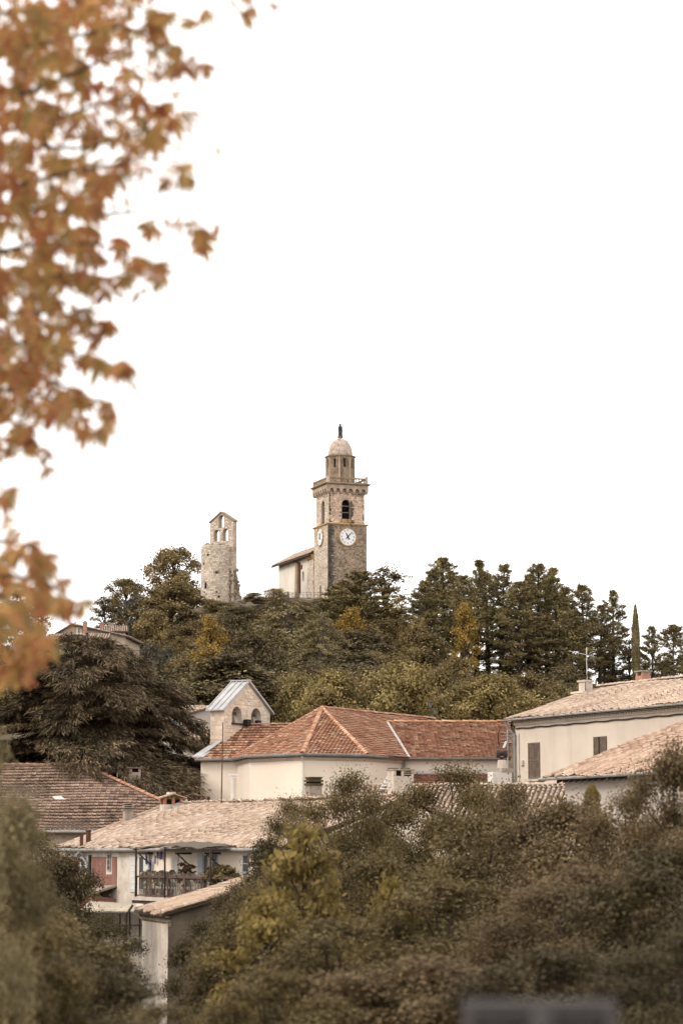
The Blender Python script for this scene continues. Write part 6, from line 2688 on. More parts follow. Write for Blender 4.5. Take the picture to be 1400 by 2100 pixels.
def make_cedar(key, seed, H, prof, tiers, bare=0.0, nspray=1.0, spray=(.30, .62), sw=.085):
    """cedar: storeyed horizontal branches whose plates of twigs droop at the ends.
    prof: [(height fraction, reach)]"""
    g = np.random.default_rng(seed)
    w = Wood()
    w.limb([(0, 0, -.5), (.05, 0, H * .3), (-.08, .05, H * .65), (0, 0, H)], .045 * H, .006 * H, 10)
    cen, axs = [], []
    hs = [p[0] for p in prof]
    rs = [p[1] for p in prof]
    for i in range(tiers):
        f = hs[0] + (hs[-1] - hs[0]) * (i + .5) / tiers
        a = i * 2.399 + g.uniform(-.35, .35)
        l = float(np.interp(f, hs, rs)) * g.uniform(.62, 1.08)
        z = f * H
        d = np.array([math.cos(a), math.sin(a), 0.0])
        side = np.array([-math.sin(a), math.cos(a), 0.0])
        up = g.uniform(.06, .20)
        path = []
        for k in range(9):
            t = k / 8
            path.append(np.array([0, 0, z]) + d * l * t + np.array([0, 0, l * (up * math.sin(t * 2.2) - .42 * t ** 2.4)]))
        w.limb([tuple(p) for p in path], max(.03, .011 * l), .012, 5)
        nt = int(l / .14)
        for k in range(nt):
            t = .16 + .84 * (k + g.uniform(0, 1)) / nt
            x = t * 8
            j = min(7, int(x))
            p = path[j] + (path[j + 1] - path[j]) * (x - j)
            for sg in (-1, 1):
                tl = l * .34 * math.sin(math.pi * min(1, .15 + t * .75)) * g.uniform(.5, 1.15) + .15
                td = unit(d * g.uniform(.45, .95) + side * sg + np.array([0, 0, .05]))
                q = p + td * tl + np.array([0, 0, -.16 * tl])
                if g.random() < .5:
                    w.limb([tuple(p), tuple(q)], .010, .004, 3)
                if g.random() < bare:
                    continue
                ns = int((tl / .075 + 2) * nspray)
                u = g.uniform(.05, 1.05, ns)
                cs = p + (q - p) * u[:, None] + g.normal(0, .06, (ns, 3))
                cs[:, 2] += g.normal(.0, .05, ns)
                cen.append(cs)
                axs.append(td * .6 + d * .35 + g.normal(0, .38, (ns, 3)) + np.array([0, 0, -.32 - .45 * t ** 2]))
    cen = np.concatenate(cen)
    axs = unit(np.concatenate(axs))
    n = len(cen)
    ll = g.uniform(*spray, n)
    nrm = unit(np.array([0, 0, 1.0]) + g.normal(0, .45, (n, 3)))
    V, Q = leaves(cen + axs * ll[:, None] * .4, axs, nrm, ll, sw * g.uniform(.7, 1.3, n))
    TREES[key] = (w.mb.mesh('trunk', M['bark']), np_mesh('crown', V, Q, M['leaf_cedar']), *ext(V))


def make_column(key, seed, H, R, n, ll, lw):
    """cypress or thuja: dense upright column of scale sprays"""
    g = np.random.default_rng(seed)
    w = Wood()
    w.limb([(0, 0, -.2), (0, 0, H * .9)], .02 * H, .004 * H, 6)
    f = g.uniform(0, 1, n) ** 1.1
    a = g.uniform(0, 6.283, n)
    r = R * np.clip(1.25 * np.sin(np.pi * np.clip(f * .80 + .17, 0, 1)) ** .8, 0, 1) * np.sqrt(g.uniform(.35, 1, n)) * (1 + .13 * np.sin(a * 5 + f * 20))
    c = np.stack([r * np.cos(a), r * np.sin(a), .05 * H + f * H * .95], 1)
    ax = unit(np.stack([np.cos(a) * .35, np.sin(a) * .35, np.ones(n)], 1) + g.normal(0, .22, (n, 3)))
    nrm = unit(np.stack([np.cos(a), np.sin(a), np.zeros(n)], 1) + g.normal(0, .5, (n, 3)))
    V, Q = leaves(c, ax, nrm, ll * g.uniform(.6, 1.2, n), lw * g.uniform(.7, 1.2, n))
    TREES[key] = (w.mb.mesh('trunk', M['bark']), np_mesh('crown', V, Q, M['leaf_pine']), *ext(V))


def make_bare(key, seed, H, R):
    g = np.random.default_rng(seed)
    w = Wood()

    def grow(p, d, l, r, depth):
        q = p + d * l
        m = p + d * l * .5 + g.normal(0, .05 * l, 3)
        w.limb([tuple(p), tuple(m), tuple(q)], r, r * .6, 4)
        if depth:
            for _ in range(3 if depth > 1 else 4):
                nd = unit(d + g.normal(0, .38, 3) + np.array([0, 0, .12]))
                grow(p + d * l * g.uniform(.5, 1), nd, l * g.uniform(.5, .8), r * .55, depth - 1)
    for _ in range(4):
        grow(np.array([0, 0, -.2]), unit(np.array([g.normal(0, .35), g.normal(0, .35), 1])), H * .34, .05, 4)
    TREES[key] = (w.mb.mesh('stems', M['bark_grey']), None, H, R)


for i in range(4):
    make_broad('hill%d' % i, 20 + i, 8, 3.6, 8500, .27, .17, .10, 20, .32, per=22, rnd=(i != 1), cl=.075)
make_broad('oak', 33, 8, 4.2, 15000, .26, .17, .06, 30, .28, per=26, rnd=True, cl=.07)
for i in range(2):
    make_broad('airy%d' % i, 40 + i, 9, 3.2, 4200, .26, .15, .12, 15, .26, per=16)
for i in range(3):
    make_broad('shrub%d' % i, 50 + i, 5, 3.2, 9000, .20, .13, .04, 18, .36, per=24)
for i in range(4):
    make_pine('pine%d' % i, 60 + i, 15, 3.5, [.26, .14, .34, .08][i])
make_pine('pine_flat', 66, 11, 3.2, .35, True, 1.1)
make_pine('pine_low', 67, 12, 3.6, .06, False, 1.2, False)
make_cedar('cedar', 70, 12.5, [(.06, 7.0), (.22, 8.0), (.42, 7.2), (.62, 5.8), (.80, 4.6), (.93, 3.2), (.99, 1.6)], 70, nspray=1.9, spray=(.26, .55), sw=.058)
make_cedar('cedar_bare', 71, 14, [(.03, 5.2), (.3, 5.8), (.6, 4.4), (.85, 2.4), (.98, .8)], 64, bare=.45, nspray=.8, spray=(.28, .5), sw=.09)
make_column('cypress', 80, 10, .85, 9000, .34, .12)
make_column('thuja', 81, 3.2, .75, 9000, .13, .055)
make_bare('bare', 90, 6, 2)
make_broad('near0', 100, 7, 2.9, 62000, .085, .05, .02, 26, .25, per=34, wr=.35, rnd=True, cl=.06)
make_broad('near1', 101, 7, 2.9, 36000, .14, .06, .02, 24, .25, per=22, wr=.35, rnd=True, cl=.07)
make_broad('near2', 102, 7, 2.9, 46000, .11, .075, .02, 22, .27, per=40, wr=.35, rnd=True, cl=.08)
make_broad('sapling', 111, 6.5, 1.7, 5200, .20, .095, .10, 22, .26, per=10, droop=.9, wr=.4)
make_broad('pot', 112, .8, .35, 700, .09, .05, .10, 8, .4, per=12)


def plant(key, name, label, cat, loc, sxy, sz, leafmat, group=None, rot=None, crown='crown', bark=None):
    tm, cm, H, R = TREES[key]
    o = bpy.data.objects.new(name, None)
    o.empty_display_size = .3
    C.objects.link(o)
    o.location = loc
    o.scale = (sxy, sxy, sz)
    o.rotation_euler = (0, 0, rng.uniform(0, 6.28) if rot is None else rot)
    props(o, label, cat, group)
    t = bpy.data.objects.new('trunk' if cm else 'stems', tm)
    C.objects.link(t)
    t.parent = o
    if bark:
        t.material_slots[0].link = 'OBJECT'
        t.material_slots[0].material = M[bark]
    if cm:
        c = bpy.data.objects.new(crown, cm)
        C.objects.link(c)
        c.parent = o
        c.material_slots[0].link = 'OBJECT'
        c.material_slots[0].material = M[leafmat]
    return o


def tree(key, px, Y, top, hw, leafmat, name, label, cat='tree', group=None, rot=None, zb=None, bark=None):
    """tree seen in column px at distance Y, its top at row top, half width hw photo pixels; stands on the ground"""
    tm, cm, H, R = TREES[key]
    x = (px - 700) / F * Y
    z0 = zg(x, Y) - .2 if zb is None else zb
    for _ in range(3):
        zt = zat(top, Y)
        x = (px - 700) / F * (Y * CT + (z0 + zt) * .5 * ST)
        z0 = zg(x, Y) - .2 if zb is None else zb
    hgt = max(1.0, zt - z0)
    return plant(key, name, label, cat, (x, Y, z0), hw / F * Y / R, hgt / (H * 1.0), leafmat, group, rot, bark=bark)


# ---- pines along the crest at right, left to right
PG = 'pines along the crest'
pines = [(892, 312, 1168, 46, 3), (930, 314, 1172, 44, 2), (1000, 316, 1176, 44, 0), (1082, 316, 1178, 46, 1), (1120, 314, 1180, 46, 3), (878, 300, 1192, 48, 1), (908, 306, 1143, 52, 0), (945, 298, 1180, 40, 2), (976, 304, 1150, 46, 1), (1026, 308, 1160, 46, 3), (1062, 298, 1192, 50, 0), (1102, 306, 1158, 50, 2),
         (1142, 302, 1166, 48, 1), (1172, 296, 1205, 42, 3), (1197, 306, 1200, 42, 0), (1228, 300, 1240, 40, 2), (1256, 305, 1212, 36, 1)]
pines.sort()
order = ['first', 'second', 'third', 'fourth', 'fifth', 'sixth', 'seventh', 'eighth', 'ninth', 'tenth', 'eleventh', 'twelfth', 'thirteenth', 'fourteenth', 'fifteenth', 'sixteenth', 'last']
for i, (px, Y, top, hw, v) in enumerate(pines):
    tree('pine%d' % v, px, Y, top, hw * 1.2, 'leaf_pine', 'pine_tree', 'tall dark pine on the crest right of the tower, %s from the left' % order[i], 'tree', PG)
tree('cypress', 1303, 298, 1240, 8, 'leaf_pine', 'cypress_tree', 'slim dark cypress column right of the pines', 'tree')
tree('pine_low', 1337, 300, 1285, 34, 'leaf_pine', 'pine_tree', 'rounded dark pine just right of the cypress', 'tree', 'pines at the right edge')
tree('pine_flat', 1378, 306, 1281, 34, 'leaf_pine', 'pine_tree', 'open flat topped pine near the right edge', 'tree', 'pines at the right edge')
tree('pine_low', 1418, 300, 1300, 34, 'leaf_pine', 'pine_tree', 'dark pine cut by the right edge of the view', 'tree', 'pines at the right edge')
# ---- around the tower
tree('pine_low', 742, 300, 1172, 92, 'leaf_pine', 'pine_tree', 'broad dark pine in front of the clock tower base', 'tree', 'conifers below the tower')
tree('pine_low', 690, 305, 1202, 70, 'leaf_pine', 'pine_tree', 'narrower dark pine left of the broad one below the tower', 'tree', 'conifers below the tower')
tree('airy0', 788, 306, 1160, 52, 'leaf_olive', 'broadleaf_tree', 'airy olive green tree right of the clock tower base', 'tree')
tree('airy1', 812, 300, 1225, 30, 'leaf_yellow', 'broadleaf_tree', 'thin yellowing tree right of the clock tower', 'tree')
tree('airy1', 722, 288, 1245, 34, 'leaf_yellow', 'broadleaf_tree', 'thin yellow leaved tree among the pines below the tower', 'tree')
tree('cedar_bare', 590, 286, 1222, 105, 'leaf_pine', 'cedar_tree', 'dark cedar with bare grey boughs under the chapel', 'tree', bark='bark_grey')
tree('cedar_bare', 660, 268, 1262, 75, 'leaf_pine', 'cedar_tree', 'smaller dark cedar right of the bare boughed one', 'tree', bark='bark_grey')
tree('shrub0', 562, 320, 1205, 26, 'leaf_tan', 'shrub', 'tan shrub at the left end of the terrace railing', 'shrub')
tree('shrub1', 520, 321, 1215, 22, 'leaf_olive', 'shrub', 'low olive shrub on the crest between ruin and chapel', 'shrub')
tree('shrub2', 436, 318, 1228, 26, 'leaf_tan', 'shrub', 'bush with upright stems at the foot of the ruined tower', 'shrub')
# ---- left part of the hill
tree('oak', 358, 345, 1122, 58, 'leaf_tan', 'broadleaf_tree', 'round russet topped tree left of the ruined tower', 'tree')
tree('oak', 258, 330, 1186, 42, 'leaf_olive', 'broadleaf_tree', 'rounded olive tree on the skyline above the hill houses', 'tree')
tree('airy0', 212, 322, 1222, 24, 'leaf_dark', 'broadleaf_tree', 'sparse dark tree at the left end of the skyline trees', 'tree')
tree('hill2', 282, 306, 1222, 36, 'leaf_grey', 'broadleaf_tree', 'grey green olive tree below the skyline trees', 'tree')
tree('hill3', 352, 300, 1196, 72, 'leaf_olive', 'broadleaf_tree', 'large olive brown tree left below the ruined tower', 'tree')
tree('hill0', 310, 280, 1250, 44, 'leaf_tan', 'broadleaf_tree', 'tan tree right of the hill cottage', 'tree')
tree('airy1', 432, 262, 1262, 36, 'leaf_yellow', 'broadleaf_tree', 'upper bright yellow tree below the ruined tower', 'tree')
tree('airy0', 430, 236, 1318, 40, 'leaf_yellow', 'broadleaf_tree', 'lower bright yellow tree below the ruined tower', 'tree')
tree('hill1', 480, 272, 1262, 46, 'leaf_dark', 'broadleaf_tree', 'dark tree right of the upper yellow tree', 'tree')
tree('hill2', 318, 246, 1318, 40, 'leaf_grey', 'shrub', 'grey green bush above the cedar branches', 'shrub')
tree('hill0', 520, 240, 1300, 62, 'leaf_dark', 'broadleaf_tree', 'dark brown tree on the slope above the bell gable', 'tree')
tree('hill3', 372, 226, 1352, 56, 'leaf_olive', 'broadleaf_tree', 'olive yellow tree behind the cedar right side', 'tree')
tree('hill1', 470, 215, 1385, 50, 'leaf_dark', 'broadleaf_tree', 'dark tree directly behind the bell gable', 'tree')
tree('hill0', 55, 262, 1205, 50, 'leaf_olive', 'broadleaf_tree', 'olive tree at the left edge behind the autumn leaves', 'tree')
tree('hill2', -30, 250, 1220, 60, 'leaf_tan', 'broadleaf_tree', 'tan tree cut by the left edge behind the autumn leaves', 'tree')
# ---- right slope behind the church
tree('hill2', 850, 290, 1262, 36, 'leaf_tan', 'broadleaf_tree', 'tan tree in the gap between tower and pines', 'tree')
tree('hill1', 870, 262, 1300, 60, 'leaf_olive', 'broadleaf_tree', 'olive tree below the gap between tower and pines', 'tree')
tree('airy0', 955, 282, 1235, 30, 'leaf_yellow', 'broadleaf_tree', 'yellowing slender tree among the left pines', 'tree')
tree('hill3', 932, 240, 1346, 42, 'leaf_tan', 'broadleaf_tree', 'small tan tree under the left pines', 'tree')
belt = [(612, 200, 1392, 48, 'leaf_belt', 'shrub0'), (680, 192, 1385, 58, 'leaf_belt', 'shrub1'), (760, 196, 1412, 40, 'leaf_dark', 'shrub2'), (822, 190, 1366, 74, 'leaf_belt', 'shrub0'),
        (905, 200, 1382, 50, 'leaf_olive', 'shrub1'), (1005, 186, 1392, 70, 'leaf_belt', 'shrub2'), (1088, 200, 1388, 56, 'leaf_olive', 'shrub0'), (1150, 210, 1380, 50, 'leaf_dark', 'shrub1'), (560, 208, 1420, 40, 'leaf_dark', 'shrub2')]
bl = sorted(belt)
ordb = ['first', 'second', 'third', 'fourth', 'fifth', 'sixth', 'seventh', 'eighth', 'ninth']
for i, (px, Y, top, hw, m, k) in enumerate(bl):
    tree(k, px, Y, top - 14, hw * 1.12, m, 'shrub', 'autumn shrub in the belt behind the church roof, %s from the left' % ordb[i], 'shrub', 'shrub belt behind the church')
tree('bare', 752, 214, 1372, 26, None, 'bare_shrub', 'leafless grey shrub on the slope above the church roof', 'shrub')
tree('bare', 1070, 232, 1372, 22, None, 'bare_shrub', 'leafless thin tree under the pines right', 'shrub')
tree('bare', 882, 215, 1385, 16, None, 'bare_shrub', 'leafless stems above the street lamps', 'shrub')

# ---- low growth along the crest
CG = 'low growth along the crest'
g5 = random.Random(77)
NUM = ['first', 'second', 'third', 'fourth', 'fifth', 'sixth', 'seventh', 'eighth', 'ninth', 'tenth', 'eleventh', 'twelfth', 'thirteenth', 'fourteenth', 'fifteenth', 'sixteenth', 'seventeenth', 'eighteenth', 'nineteenth']
for q, px in enumerate(range(462, 705, 13)):
    Y = g5.uniform(311, 319)
    tree(g5.choice(['shrub0', 'shrub1', 'shrub2', 'hill0']), px + g5.uniform(-6, 6), Y, 1238 + g5.uniform(-8, 14), g5.uniform(18, 30), g5.choice(['leaf_dark', 'leaf_olive', 'leaf_pine', 'leaf_dark']),
         'shrub', 'low shrub on the crest below the terrace wall, %s from the left' % NUM[q], 'shrub', CG)
for q, px in enumerate((862, 905, 950, 985, 1030, 1048, 1095, 1135, 1150, 1190, 1240, 1262, 1290, 1330, 1365)):
    tree(g5.choice(['shrub0', 'shrub1', 'hill1', 'airy1']), px, g5.uniform(308, 318), g5.uniform(1312, 1384), g5.uniform(14, 30), g5.choice(['leaf_dark', 'leaf_olive', 'leaf_pine', 'leaf_olive']),
         'shrub', 'undergrowth shrub between the pine trunks on the crest, %s from the left' % NUM[q], 'shrub', 'shrubs between the pine trunks')

# ---- the rest of the wooded slope: alike brown trees nobody tells apart
SIL_X = [-100, 60, 150, 220, 300, 420, 480, 560, 650, 700, 790, 830, 880, 950, 1300, 1500]
SIL_Y = [1330, 1320, 1300, 1262, 1240, 1262, 1250, 1245, 1252, 1250, 1255, 1290, 1345, 1385, 1400, 1405]
cnt = 0
tries = 0
while cnt < 190 and tries < 2500:
    tries += 1
    Y = rng.uniform(178, 312)
    px = rng.uniform(-60, 1460)
    x = (px - 700) / F * Y
    g0 = zg(x, Y)
    hgt = rng.uniform(3.6, 8.0) * (1.0 if Y > 200 else .75)
    pxp, pyp = proj((x, Y, g0 + hgt))
    if pyp < float(np.interp(px, SIL_X, SIL_Y)) + 6:
        hgt2 = zat(float(np.interp(px, SIL_X, SIL_Y)) + 6, Y) - g0
        if hgt2 < 3.0:
            continue
        hgt = hgt2
    if 545 < px < 1110 and Y < 216:
        continue
    if px < 330 and pyp < 1330:
        continue
    # keep clear of the hill houses and annexes
    if -34 < x < -20 and 228 < Y < 286:
        continue
    k = rng.choice(['hill0', 'hill1', 'hill2', 'hill3', 'shrub0', 'shrub1', 'shrub2'])
    m = rng.choices(['leaf_dark', 'leaf_olive', 'leaf_tan', 'leaf_pine'], [5, 4, 1.3, 2])[0]
    _, _, H, R = TREES[k]
    zone = [z for lim, z in ((300, 'behind the cedar'), (500, 'below the ruined tower'), (620, 'below the chapel'), (760, 'below the clock tower'), (900, 'right of the tower foot'), (1060, 'under the left pines'), (1230, 'under the middle pines'), (9999, 'under the right pines')) if px < lim][0]
    tone = {'leaf_dark': 'dark brown', 'leaf_olive': 'olive', 'leaf_tan': 'tan', 'leaf_pine': 'dull green'}[m]
    band = 'foot' if Y < 225 else 'middle' if Y < 272 else 'top'
    plant(k, 'shrub', '%s %s at the %s of the wooded slope %s' % (tone, 'tree' if k[0] == 'h' else 'bush', band, zone), 'shrub', (x, Y, g0 - .2), max(1.6, hgt * rng.uniform(.42, .62)) / R, hgt / H, m, 'undergrowth of the wooded hillside')
    cnt += 1

# ---- the big cedar at left
tree('cedar', 176, 138, 1310, 262, 'leaf_cedar', 'cedar_tree', 'huge spreading dark cedar behind the left house', 'tree', rot=1.1)

# ---- garden plants round the houses
tree('thuja', 1213, 92, 1608, 16, 'leaf_near_yellow', 'thuja', 'pointed golden thuja before the lower right house', 'shrub', zb=zat(1690, 92))
tree('thuja', 1165, 91, 1650, 34, 'leaf_near_yellow', 'thuja', 'low golden thuja left of the pointed one', 'shrub', zb=zat(1720, 91))
ft = Fr((0, 0), 1, 0)
pots = [(302, 1782, 'leaf_near_yellow', .34), (318, 1784, 'leaf_near_yellow', .4), (333, 1783, 'leaf_near_yellow', .4), (350, 1782, 'leaf_near_yellow', .42), (378, 1766, 'leaf_red', .5), (391, 1771, 'leaf_red', .42),
        (430, 1774, 'leaf_near', .5), (446, 1770, 'leaf_near', .6), (462, 1771, 'leaf_near', .6), (478, 1778, 'leaf_near', .5)]
leaf('leaf_red', [(0, (.07, .022, .015)), (.5, (.12, .05, .03)), (1, (.10, .09, .04))])
pn = ['yellow green pot plant at the left end of the balcony rail', 'second yellow green pot plant from the left on the balcony', 'third yellow green pot plant from the left on the balcony',
      'yellow green pot plant right of the middle balcony post', 'tall dark red plant hanging by the balcony shutters', 'red green plant right beside the tall red one',
      'green pot plant left of the third balcony post', 'bushy green pot plant behind the open balcony rail', 'green pot plant near the far end of the balcony', 'green pot plant at the far end of the balcony']
for i, (px, top, m, w) in enumerate(pots):
    v = bh_dv + .35
    u = bh.upx(px, v, bh_zf + .8)
    p = bh(u, v, bh_zf)
    hh = zat(top, p.y) - bh_zf
    plant('pot', 'potted_plant', pn[i], 'pot plant', (p.x, p.y, bh_zf + .32), w / .35, max(.3, hh - .32) / .8, m, 'pot plants on the balcony')
    mb = MB()
    mb.lathe((p.x, p.y, bh_zf), [(.11, 0), (.16, .30), (.18, .30), (.18, .36), (.14, .36)], 10)
    o = mb.build('flower_pot', M['terracotta'], None, (p.x, p.y, bh_zf))
    props(o, 'clay pot holding the ' + pn[i].replace('pot plant', 'plant'), 'flower pot', 'clay pots on the balcony')

# ---- foreground trees and bushes (distance grows up the list)
near = [
    (716, 78, 1584, 78, 'leaf_near', 'near0', 'bush before the dark chimney, left of the foreground oaks'),
    (815, 84, 1640, 90, 'leaf_near', 'near2', 'bush before the slotted chimney'),
    (596, 82, 1640, 58, 'leaf_near', 'near0', 'small bush left of the dark chimney'),
    (938, 80, 1570, 105, 'leaf_near', 'near0', 'tall rounded bush before the red lean-to roof'),
    (1058, 76, 1610, 76, 'leaf_near_brown', 'near1', 'bush below the white block chimney'),
    (545, 80, 1722, 62, 'leaf_near_dark', 'near1', 'dark bush over the right end of the balcony'),
    (492, 78, 1812, 62, 'leaf_near_dark', 'near0', 'dark ivy-like bush beside the shed wall'),
    (408, 74, 1888, 52, 'leaf_near_dark', 'near1', 'dark bush against the side wall of the shed'),
    (1000, 52, 1672, 150, 'leaf_near', 'near1', 'broad bush in front of the rounded one'),
    (1170, 46, 1642, 140, 'leaf_near_brown', 'near2', 'large pale brown bush before the lower right house'),
    (1290, 42, 1628, 90, 'leaf_near_brown', 'near0', 'bush just left of the tallest right edge bush'),
    (1392, 38, 1532, 92, 'leaf_near_brown', 'near2', 'tallest bush at the right edge'),
    (70, 92, 1706, 92, 'leaf_near', 'near1', 'brown bush under the eave of the left house'),
    (128, 84, 1756, 66, 'leaf_near_dark', 'near2', 'dark rounded shrub before the red walled house'),
    (205, 70, 1874, 80, 'leaf_near_dark', 'near0', 'dark shrub under the corrugated canopy'),
    (40, 66, 1825, 110, 'leaf_near', 'near1', 'brown bush behind the pale bush at the left edge'),
    (780, 40, 1752, 110, 'leaf_near', 'near2', 'bush behind the yellow green sapling, right side'),
    (560, 44, 1785, 105, 'leaf_near', 'near0', 'bush behind the yellow green sapling, left side'),
    (920, 33, 1805, 180, 'leaf_near', 'near1', 'wide blurred bush in the centre foreground'),
    (1180, 30, 1775, 190, 'leaf_near_brown', 'near0', 'wide blurred bush above the metal sign'),
    (1370, 27, 1735, 150, 'leaf_near_dark', 'near2', 'dark blurred bush in the lower right corner'),
    (525, 32, 1862, 112, 'leaf_near', 'near2', 'blurred bush left of the centre foreground'),
    (690, 28, 1885, 170, 'leaf_near', 'near1', 'blurred bush at the bottom centre'),
    (180, 36, 1930, 74, 'leaf_near_dark', 'near1', 'blurred dark bush at the bottom left of the shed'),
    (70, 28, 1862, 150, 'leaf_near', 'near2', 'blurred olive bush in the lower left corner'),
    (330, 24, 2062, 110, 'leaf_near', 'near0', 'blurred low bush at the bottom left'),
    (880, 22, 1965, 190, 'leaf_near_brown', 'near2', 'blurred low bush left of the metal sign'),
    (1130, 21, 1945, 200, 'leaf_near_dark', 'near1', 'blurred low bush right behind the metal sign'),
    (1400, 20, 1910, 170, 'leaf_near_dark', 'near0', 'blurred low bush at the bottom right corner'),
    (560, 21, 1990, 150, 'leaf_near', 'near1', 'blurred low bush at the bottom left of centre'),
    (1520, 34, 1640, 170, 'leaf_near_brown', 'near0', 'bush beyond the right edge of the view'),
    (1600, 24, 1800, 200, 'leaf_near_dark', 'near2', 'dark low bush beyond the right edge of the view'),
    (-190, 30, 1780, 170, 'leaf_near', 'near1', 'bush beyond the left edge of the view'),
    (110, 19, 1965, 170, 'leaf_near_dark', 'near2', 'blurred low bush at the bottom left corner'),
]
for (px, Y, top, hw, m, k, lab) in near:
    tree(k, px, Y, top, hw * 1.18, m, 'bush', lab, 'bush', 'foreground bushes')
tree('sapling', 622, 36, 1692, 110, 'leaf_near_yellow', 'sapling', 'yellow green leafy sapling in the foreground left of centre', 'tree', 'foreground saplings')
tree('sapling', 545, 30, 1835, 110, 'leaf_near_yellow', 'sapling', 'lower yellow green sapling left of the tall one', 'tree', 'foreground saplings')
tree('sapling', 800, 34, 1795, 75, 'leaf_near_yellow', 'sapling', 'small yellow green sapling right of the tall one', 'tree', 'foreground saplings')
tree('near1', -55, 16, 1505, 140, 'leaf_near_pale', 'blurred_shrub', 'pale blurred bush cut by the left edge before the left house', 'shrub', 'near shrubs at the left edge')
tree('near2', 60, 18, 1885, 120, 'leaf_near', 'blurred_shrub', 'blurred olive shrub below the pale one at the left edge', 'shrub', 'near shrubs at the left edge')


# ================================================================== AUTUMN TREE close by, upper left
def leaf_mesh(seed):
    """palmate leaf of five pointed leaflets hanging from a stalk; z up, hangs down"""
    g = random.Random(seed)
    V, Fc = [], []
    for k, a in enumerate((-62, -30, 0, 30, 62)):
        a = math.radians(a + g.uniform(-8, 8))
        l = (.075 - .018 * abs(k - 2) / 2) * g.uniform(.85, 1.15)
        w = l * g.uniform(.26, .35)
        d = Vector((math.sin(a), g.uniform(-.25, .25), -math.cos(a)))
        s = Vector((math.cos(a), 0, math.sin(a)))
        nz = d.cross(s)
        cur = g.uniform(-.5, .9)
        n = len(V)
        for (t, ww) in ((.05, .03), (.30, .36), (.58, .5), (.80, .30), (1.0, 0)):
            c = d * l * t + Vector((0, .2 * cur, -.25 * abs(cur))) * l * t * t
            V += [tuple(c - s * w * ww + nz * w * ww * .35), tuple(c), tuple(c + s * w * ww + nz * w * ww * .35)]
        for r in range(4):
            for c in range(2):
                q = n + r * 3 + c
                Fc.append((q, q + 1, q + 4, q + 3))
    n = len(V)
    V += [(-.0012, 0, 0), (.0012, 0, 0), (.0012, .012, .05), (-.0012, .012, .05)]
    Fc.append((n, n + 1, n + 2, n + 3))
    return V, Fc


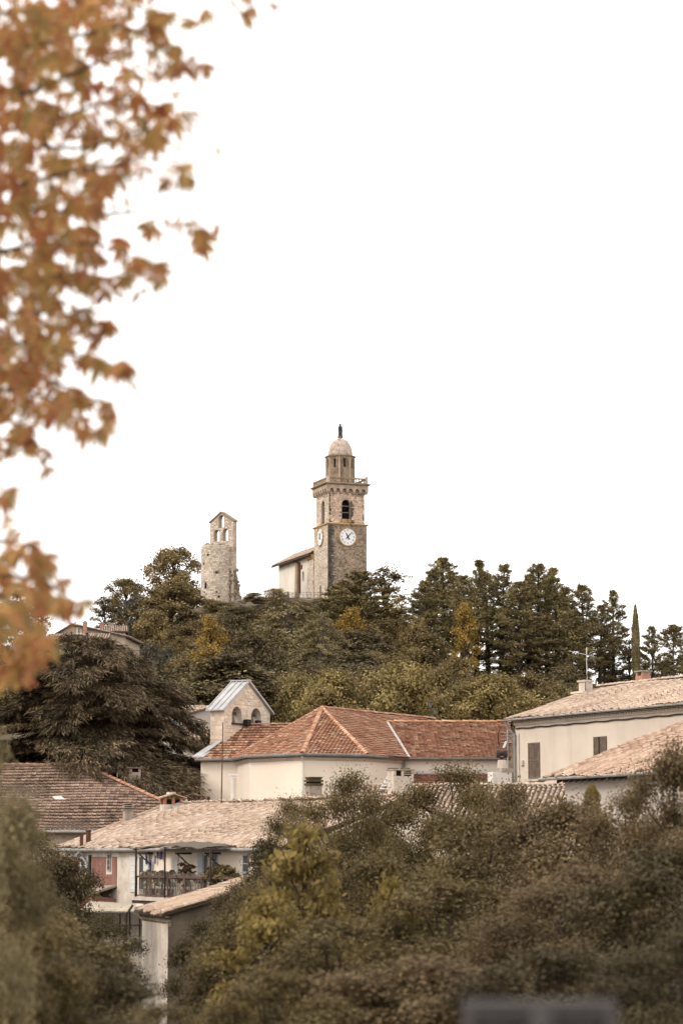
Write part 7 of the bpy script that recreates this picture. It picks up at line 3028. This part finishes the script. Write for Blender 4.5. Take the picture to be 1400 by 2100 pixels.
def autumn_tree():
    tx, ty = -2.9, 11.0
    t = root('autumn_tree', 'blurred orange brown autumn foliage hanging in at upper left', 'tree', (tx, ty, zg(tx, ty)))
    w = Wood()
    trunk = [(tx, ty, zg(tx, ty) - .2), (tx + .05, ty, -.4), (tx - .02, ty, 1.4), (tx + .1, ty, 3.2), (tx + .15, ty - .1, 4.6)]
    w.limb(trunk, .15, .05, 10)
    branches = [
        [(-120, -60), (120, -40), (330, -10), (535, -4)], [(-120, 40), (110, 20), (250, 10), (345, 30)], [(-120, 130), (90, 90), (240, 55), (330, 75), (392, 122)],
        [(-120, 210), (60, 190), (200, 130), (300, 105), (375, 150)], [(-120, 330), (60, 300), (180, 305), (290, 270), (352, 250)], [(-120, 300), (100, 250), (240, 200), (340, 200)],
        [(-120, 400), (40, 380), (160, 350), (280, 330), (390, 325)], [(-120, 470), (60, 430), (230, 440), (370, 425), (438, 485)], [(-120, 540), (80, 500), (200, 500), (318, 540)],
        [(-120, 600), (40, 580), (140, 560), (240, 570)], [(-120, 660), (40, 640), (120, 640), (215, 665)], [(-120, 720), (30, 700), (130, 720), (262, 755)],
        [(-120, 770), (40, 760), (130, 790), (218, 830)], [(-120, 790), (30, 800), (100, 815), (172, 860)], [(-120, 870), (-20, 850), (40, 870), (80, 915)],
        [(-120, 930), (-40, 940), (5, 1010)], [(-120, 1120), (10, 1110), (60, 1120), (95, 1150)], [(-120, 1190), (30, 1180), (100, 1195), (150, 1245)],
        [(-120, 1230), (0, 1220), (50, 1255), (80, 1330)], [(-120, 1300), (-20, 1290), (20, 1330), (40, 1375)]]
    tips = []
    g = np.random.default_rng(5)
    for bi, b in enumerate(branches):
        Y0 = 10.8 + .35 * math.sin(bi * 1.9)
        Y1 = 9.9 + .7 * math.sin(bi * 2.7 + 1)
        pts = []
        for k, (px, py) in enumerate(b):
            f = k / (len(b) - 1)
            pts.append(P(px, py, Y0 + (Y1 - Y0) * f))
        st = Vector(trunk[2 if pts[0].z < 1.8 else 3])
        st = Vector((st.x, st.y, min(max(pts[0].z - .35, -.3), 4.4)))
        w.limb([tuple(st)] + [tuple(p) for p in pts], .016, .003, 5)
        # leaves along the branch
        seg = []
        n = 26 if bi not in (15,) else 6
        for k in range(n):
            f = (k + .5) / n
            x = f * (len(pts) - 1)
            j = min(len(pts) - 2, int(x))
            p = pts[j].lerp(pts[j + 1], x - j)
            p = p + Vector((g.normal(0, .045), g.normal(0, .25), g.normal(-.03, .045))) * (1.4 if f < .6 else .5)
            tips.append((p, 1.0 if f > .55 else 1.12))
        for _ in range(3):
            tips.append((pts[-1] + Vector((g.normal(0, .05), g.normal(0, .08), g.normal(0, .03))), 1.0))
    # inner mass of the crown: denser toward the trunk side
    k = 0
    while k < 560:
        px = 330 * (g.random() ** 1.6) - 60
        py = g.uniform(-60, 830)
        lim = float(np.interp(py, [-60, 100, 300, 420, 520, 600, 700, 830], [300, 330, 260, 240, 210, 130, 150, 60]))
        if px > lim:
            continue
        tips.append((P(px, py, g.uniform(9.6, 12)), g.uniform(.9, 1.25)))
        k += 1
    k = 0
    while k < 14:
        px, py = g.uniform(-60, 75), g.uniform(1190, 1385)
        if px > float(np.interp(py, [1190, 1260, 1330, 1385], [40, 80, 80, 40])):
            continue
        tips.append((P(px, py, g.uniform(8.0, 10)), g.uniform(.9, 1.2)))
        k += 1
    tm = w.mb.build('trunk', M['bark'], None)
    tm.parent = t
    tm.location = (0, 0, 0)
    co = np.array([v for v in w.mb.v]) - np.array(ORG[t.name])
    tm.data.vertices.foreach_set('co', co.astype(np.float32).ravel())
    tm.data.update()
    # leaves: the 300 nearest in view as objects, the rest joined
    vis = []
    for i, (p, s) in enumerate(tips):
        px, py = proj(p)
        vis.append((0 if (-10 < px < 560 and -10 < py < 1400) else 1, p.y, i))
    vis.sort()
    ind = set(i for a, _, i in vis[:300] if a == 0)
    meshes = []
    for q in range(6):
        V, Fc = leaf_mesh(200 + q)
        me = bpy.data.meshes.new('leaf')
        me.from_pydata(V, [], Fc)
        me.materials.append(M['leaf_autumn'])
        meshes.append((me, V, Fc))
    org = ORG[t.name]
    rest = MB()
    for i, (p, s) in enumerate(tips):
        me, V, Fc = meshes[i % 6]
        m = Matrix.Translation(p - org) @ Matrix.Rotation(g.uniform(0, 6.28), 4, 'Z') @ Matrix.Rotation(g.normal(0, .45), 4, 'X') @ Matrix.Rotation(g.normal(.0, .4), 4, 'Y') @ Matrix.Scale(1.28 * s * g.uniform(.8, 1.15), 4)
        if i in ind:
            o = bpy.data.objects.new('leaf', me)
            C.objects.link(o)
            o.parent = t
            o.matrix_local = m
        else:
            n = len(rest.v)
            rest.v += [tuple(m @ Vector(v) + org) for v in V]
            rest.f += [tuple(n + x for x in f) for f in Fc]
    o = rest.build('inner_leaves', M['leaf_autumn'], t)
    o['kind'] = 'stuff'


autumn_tree()
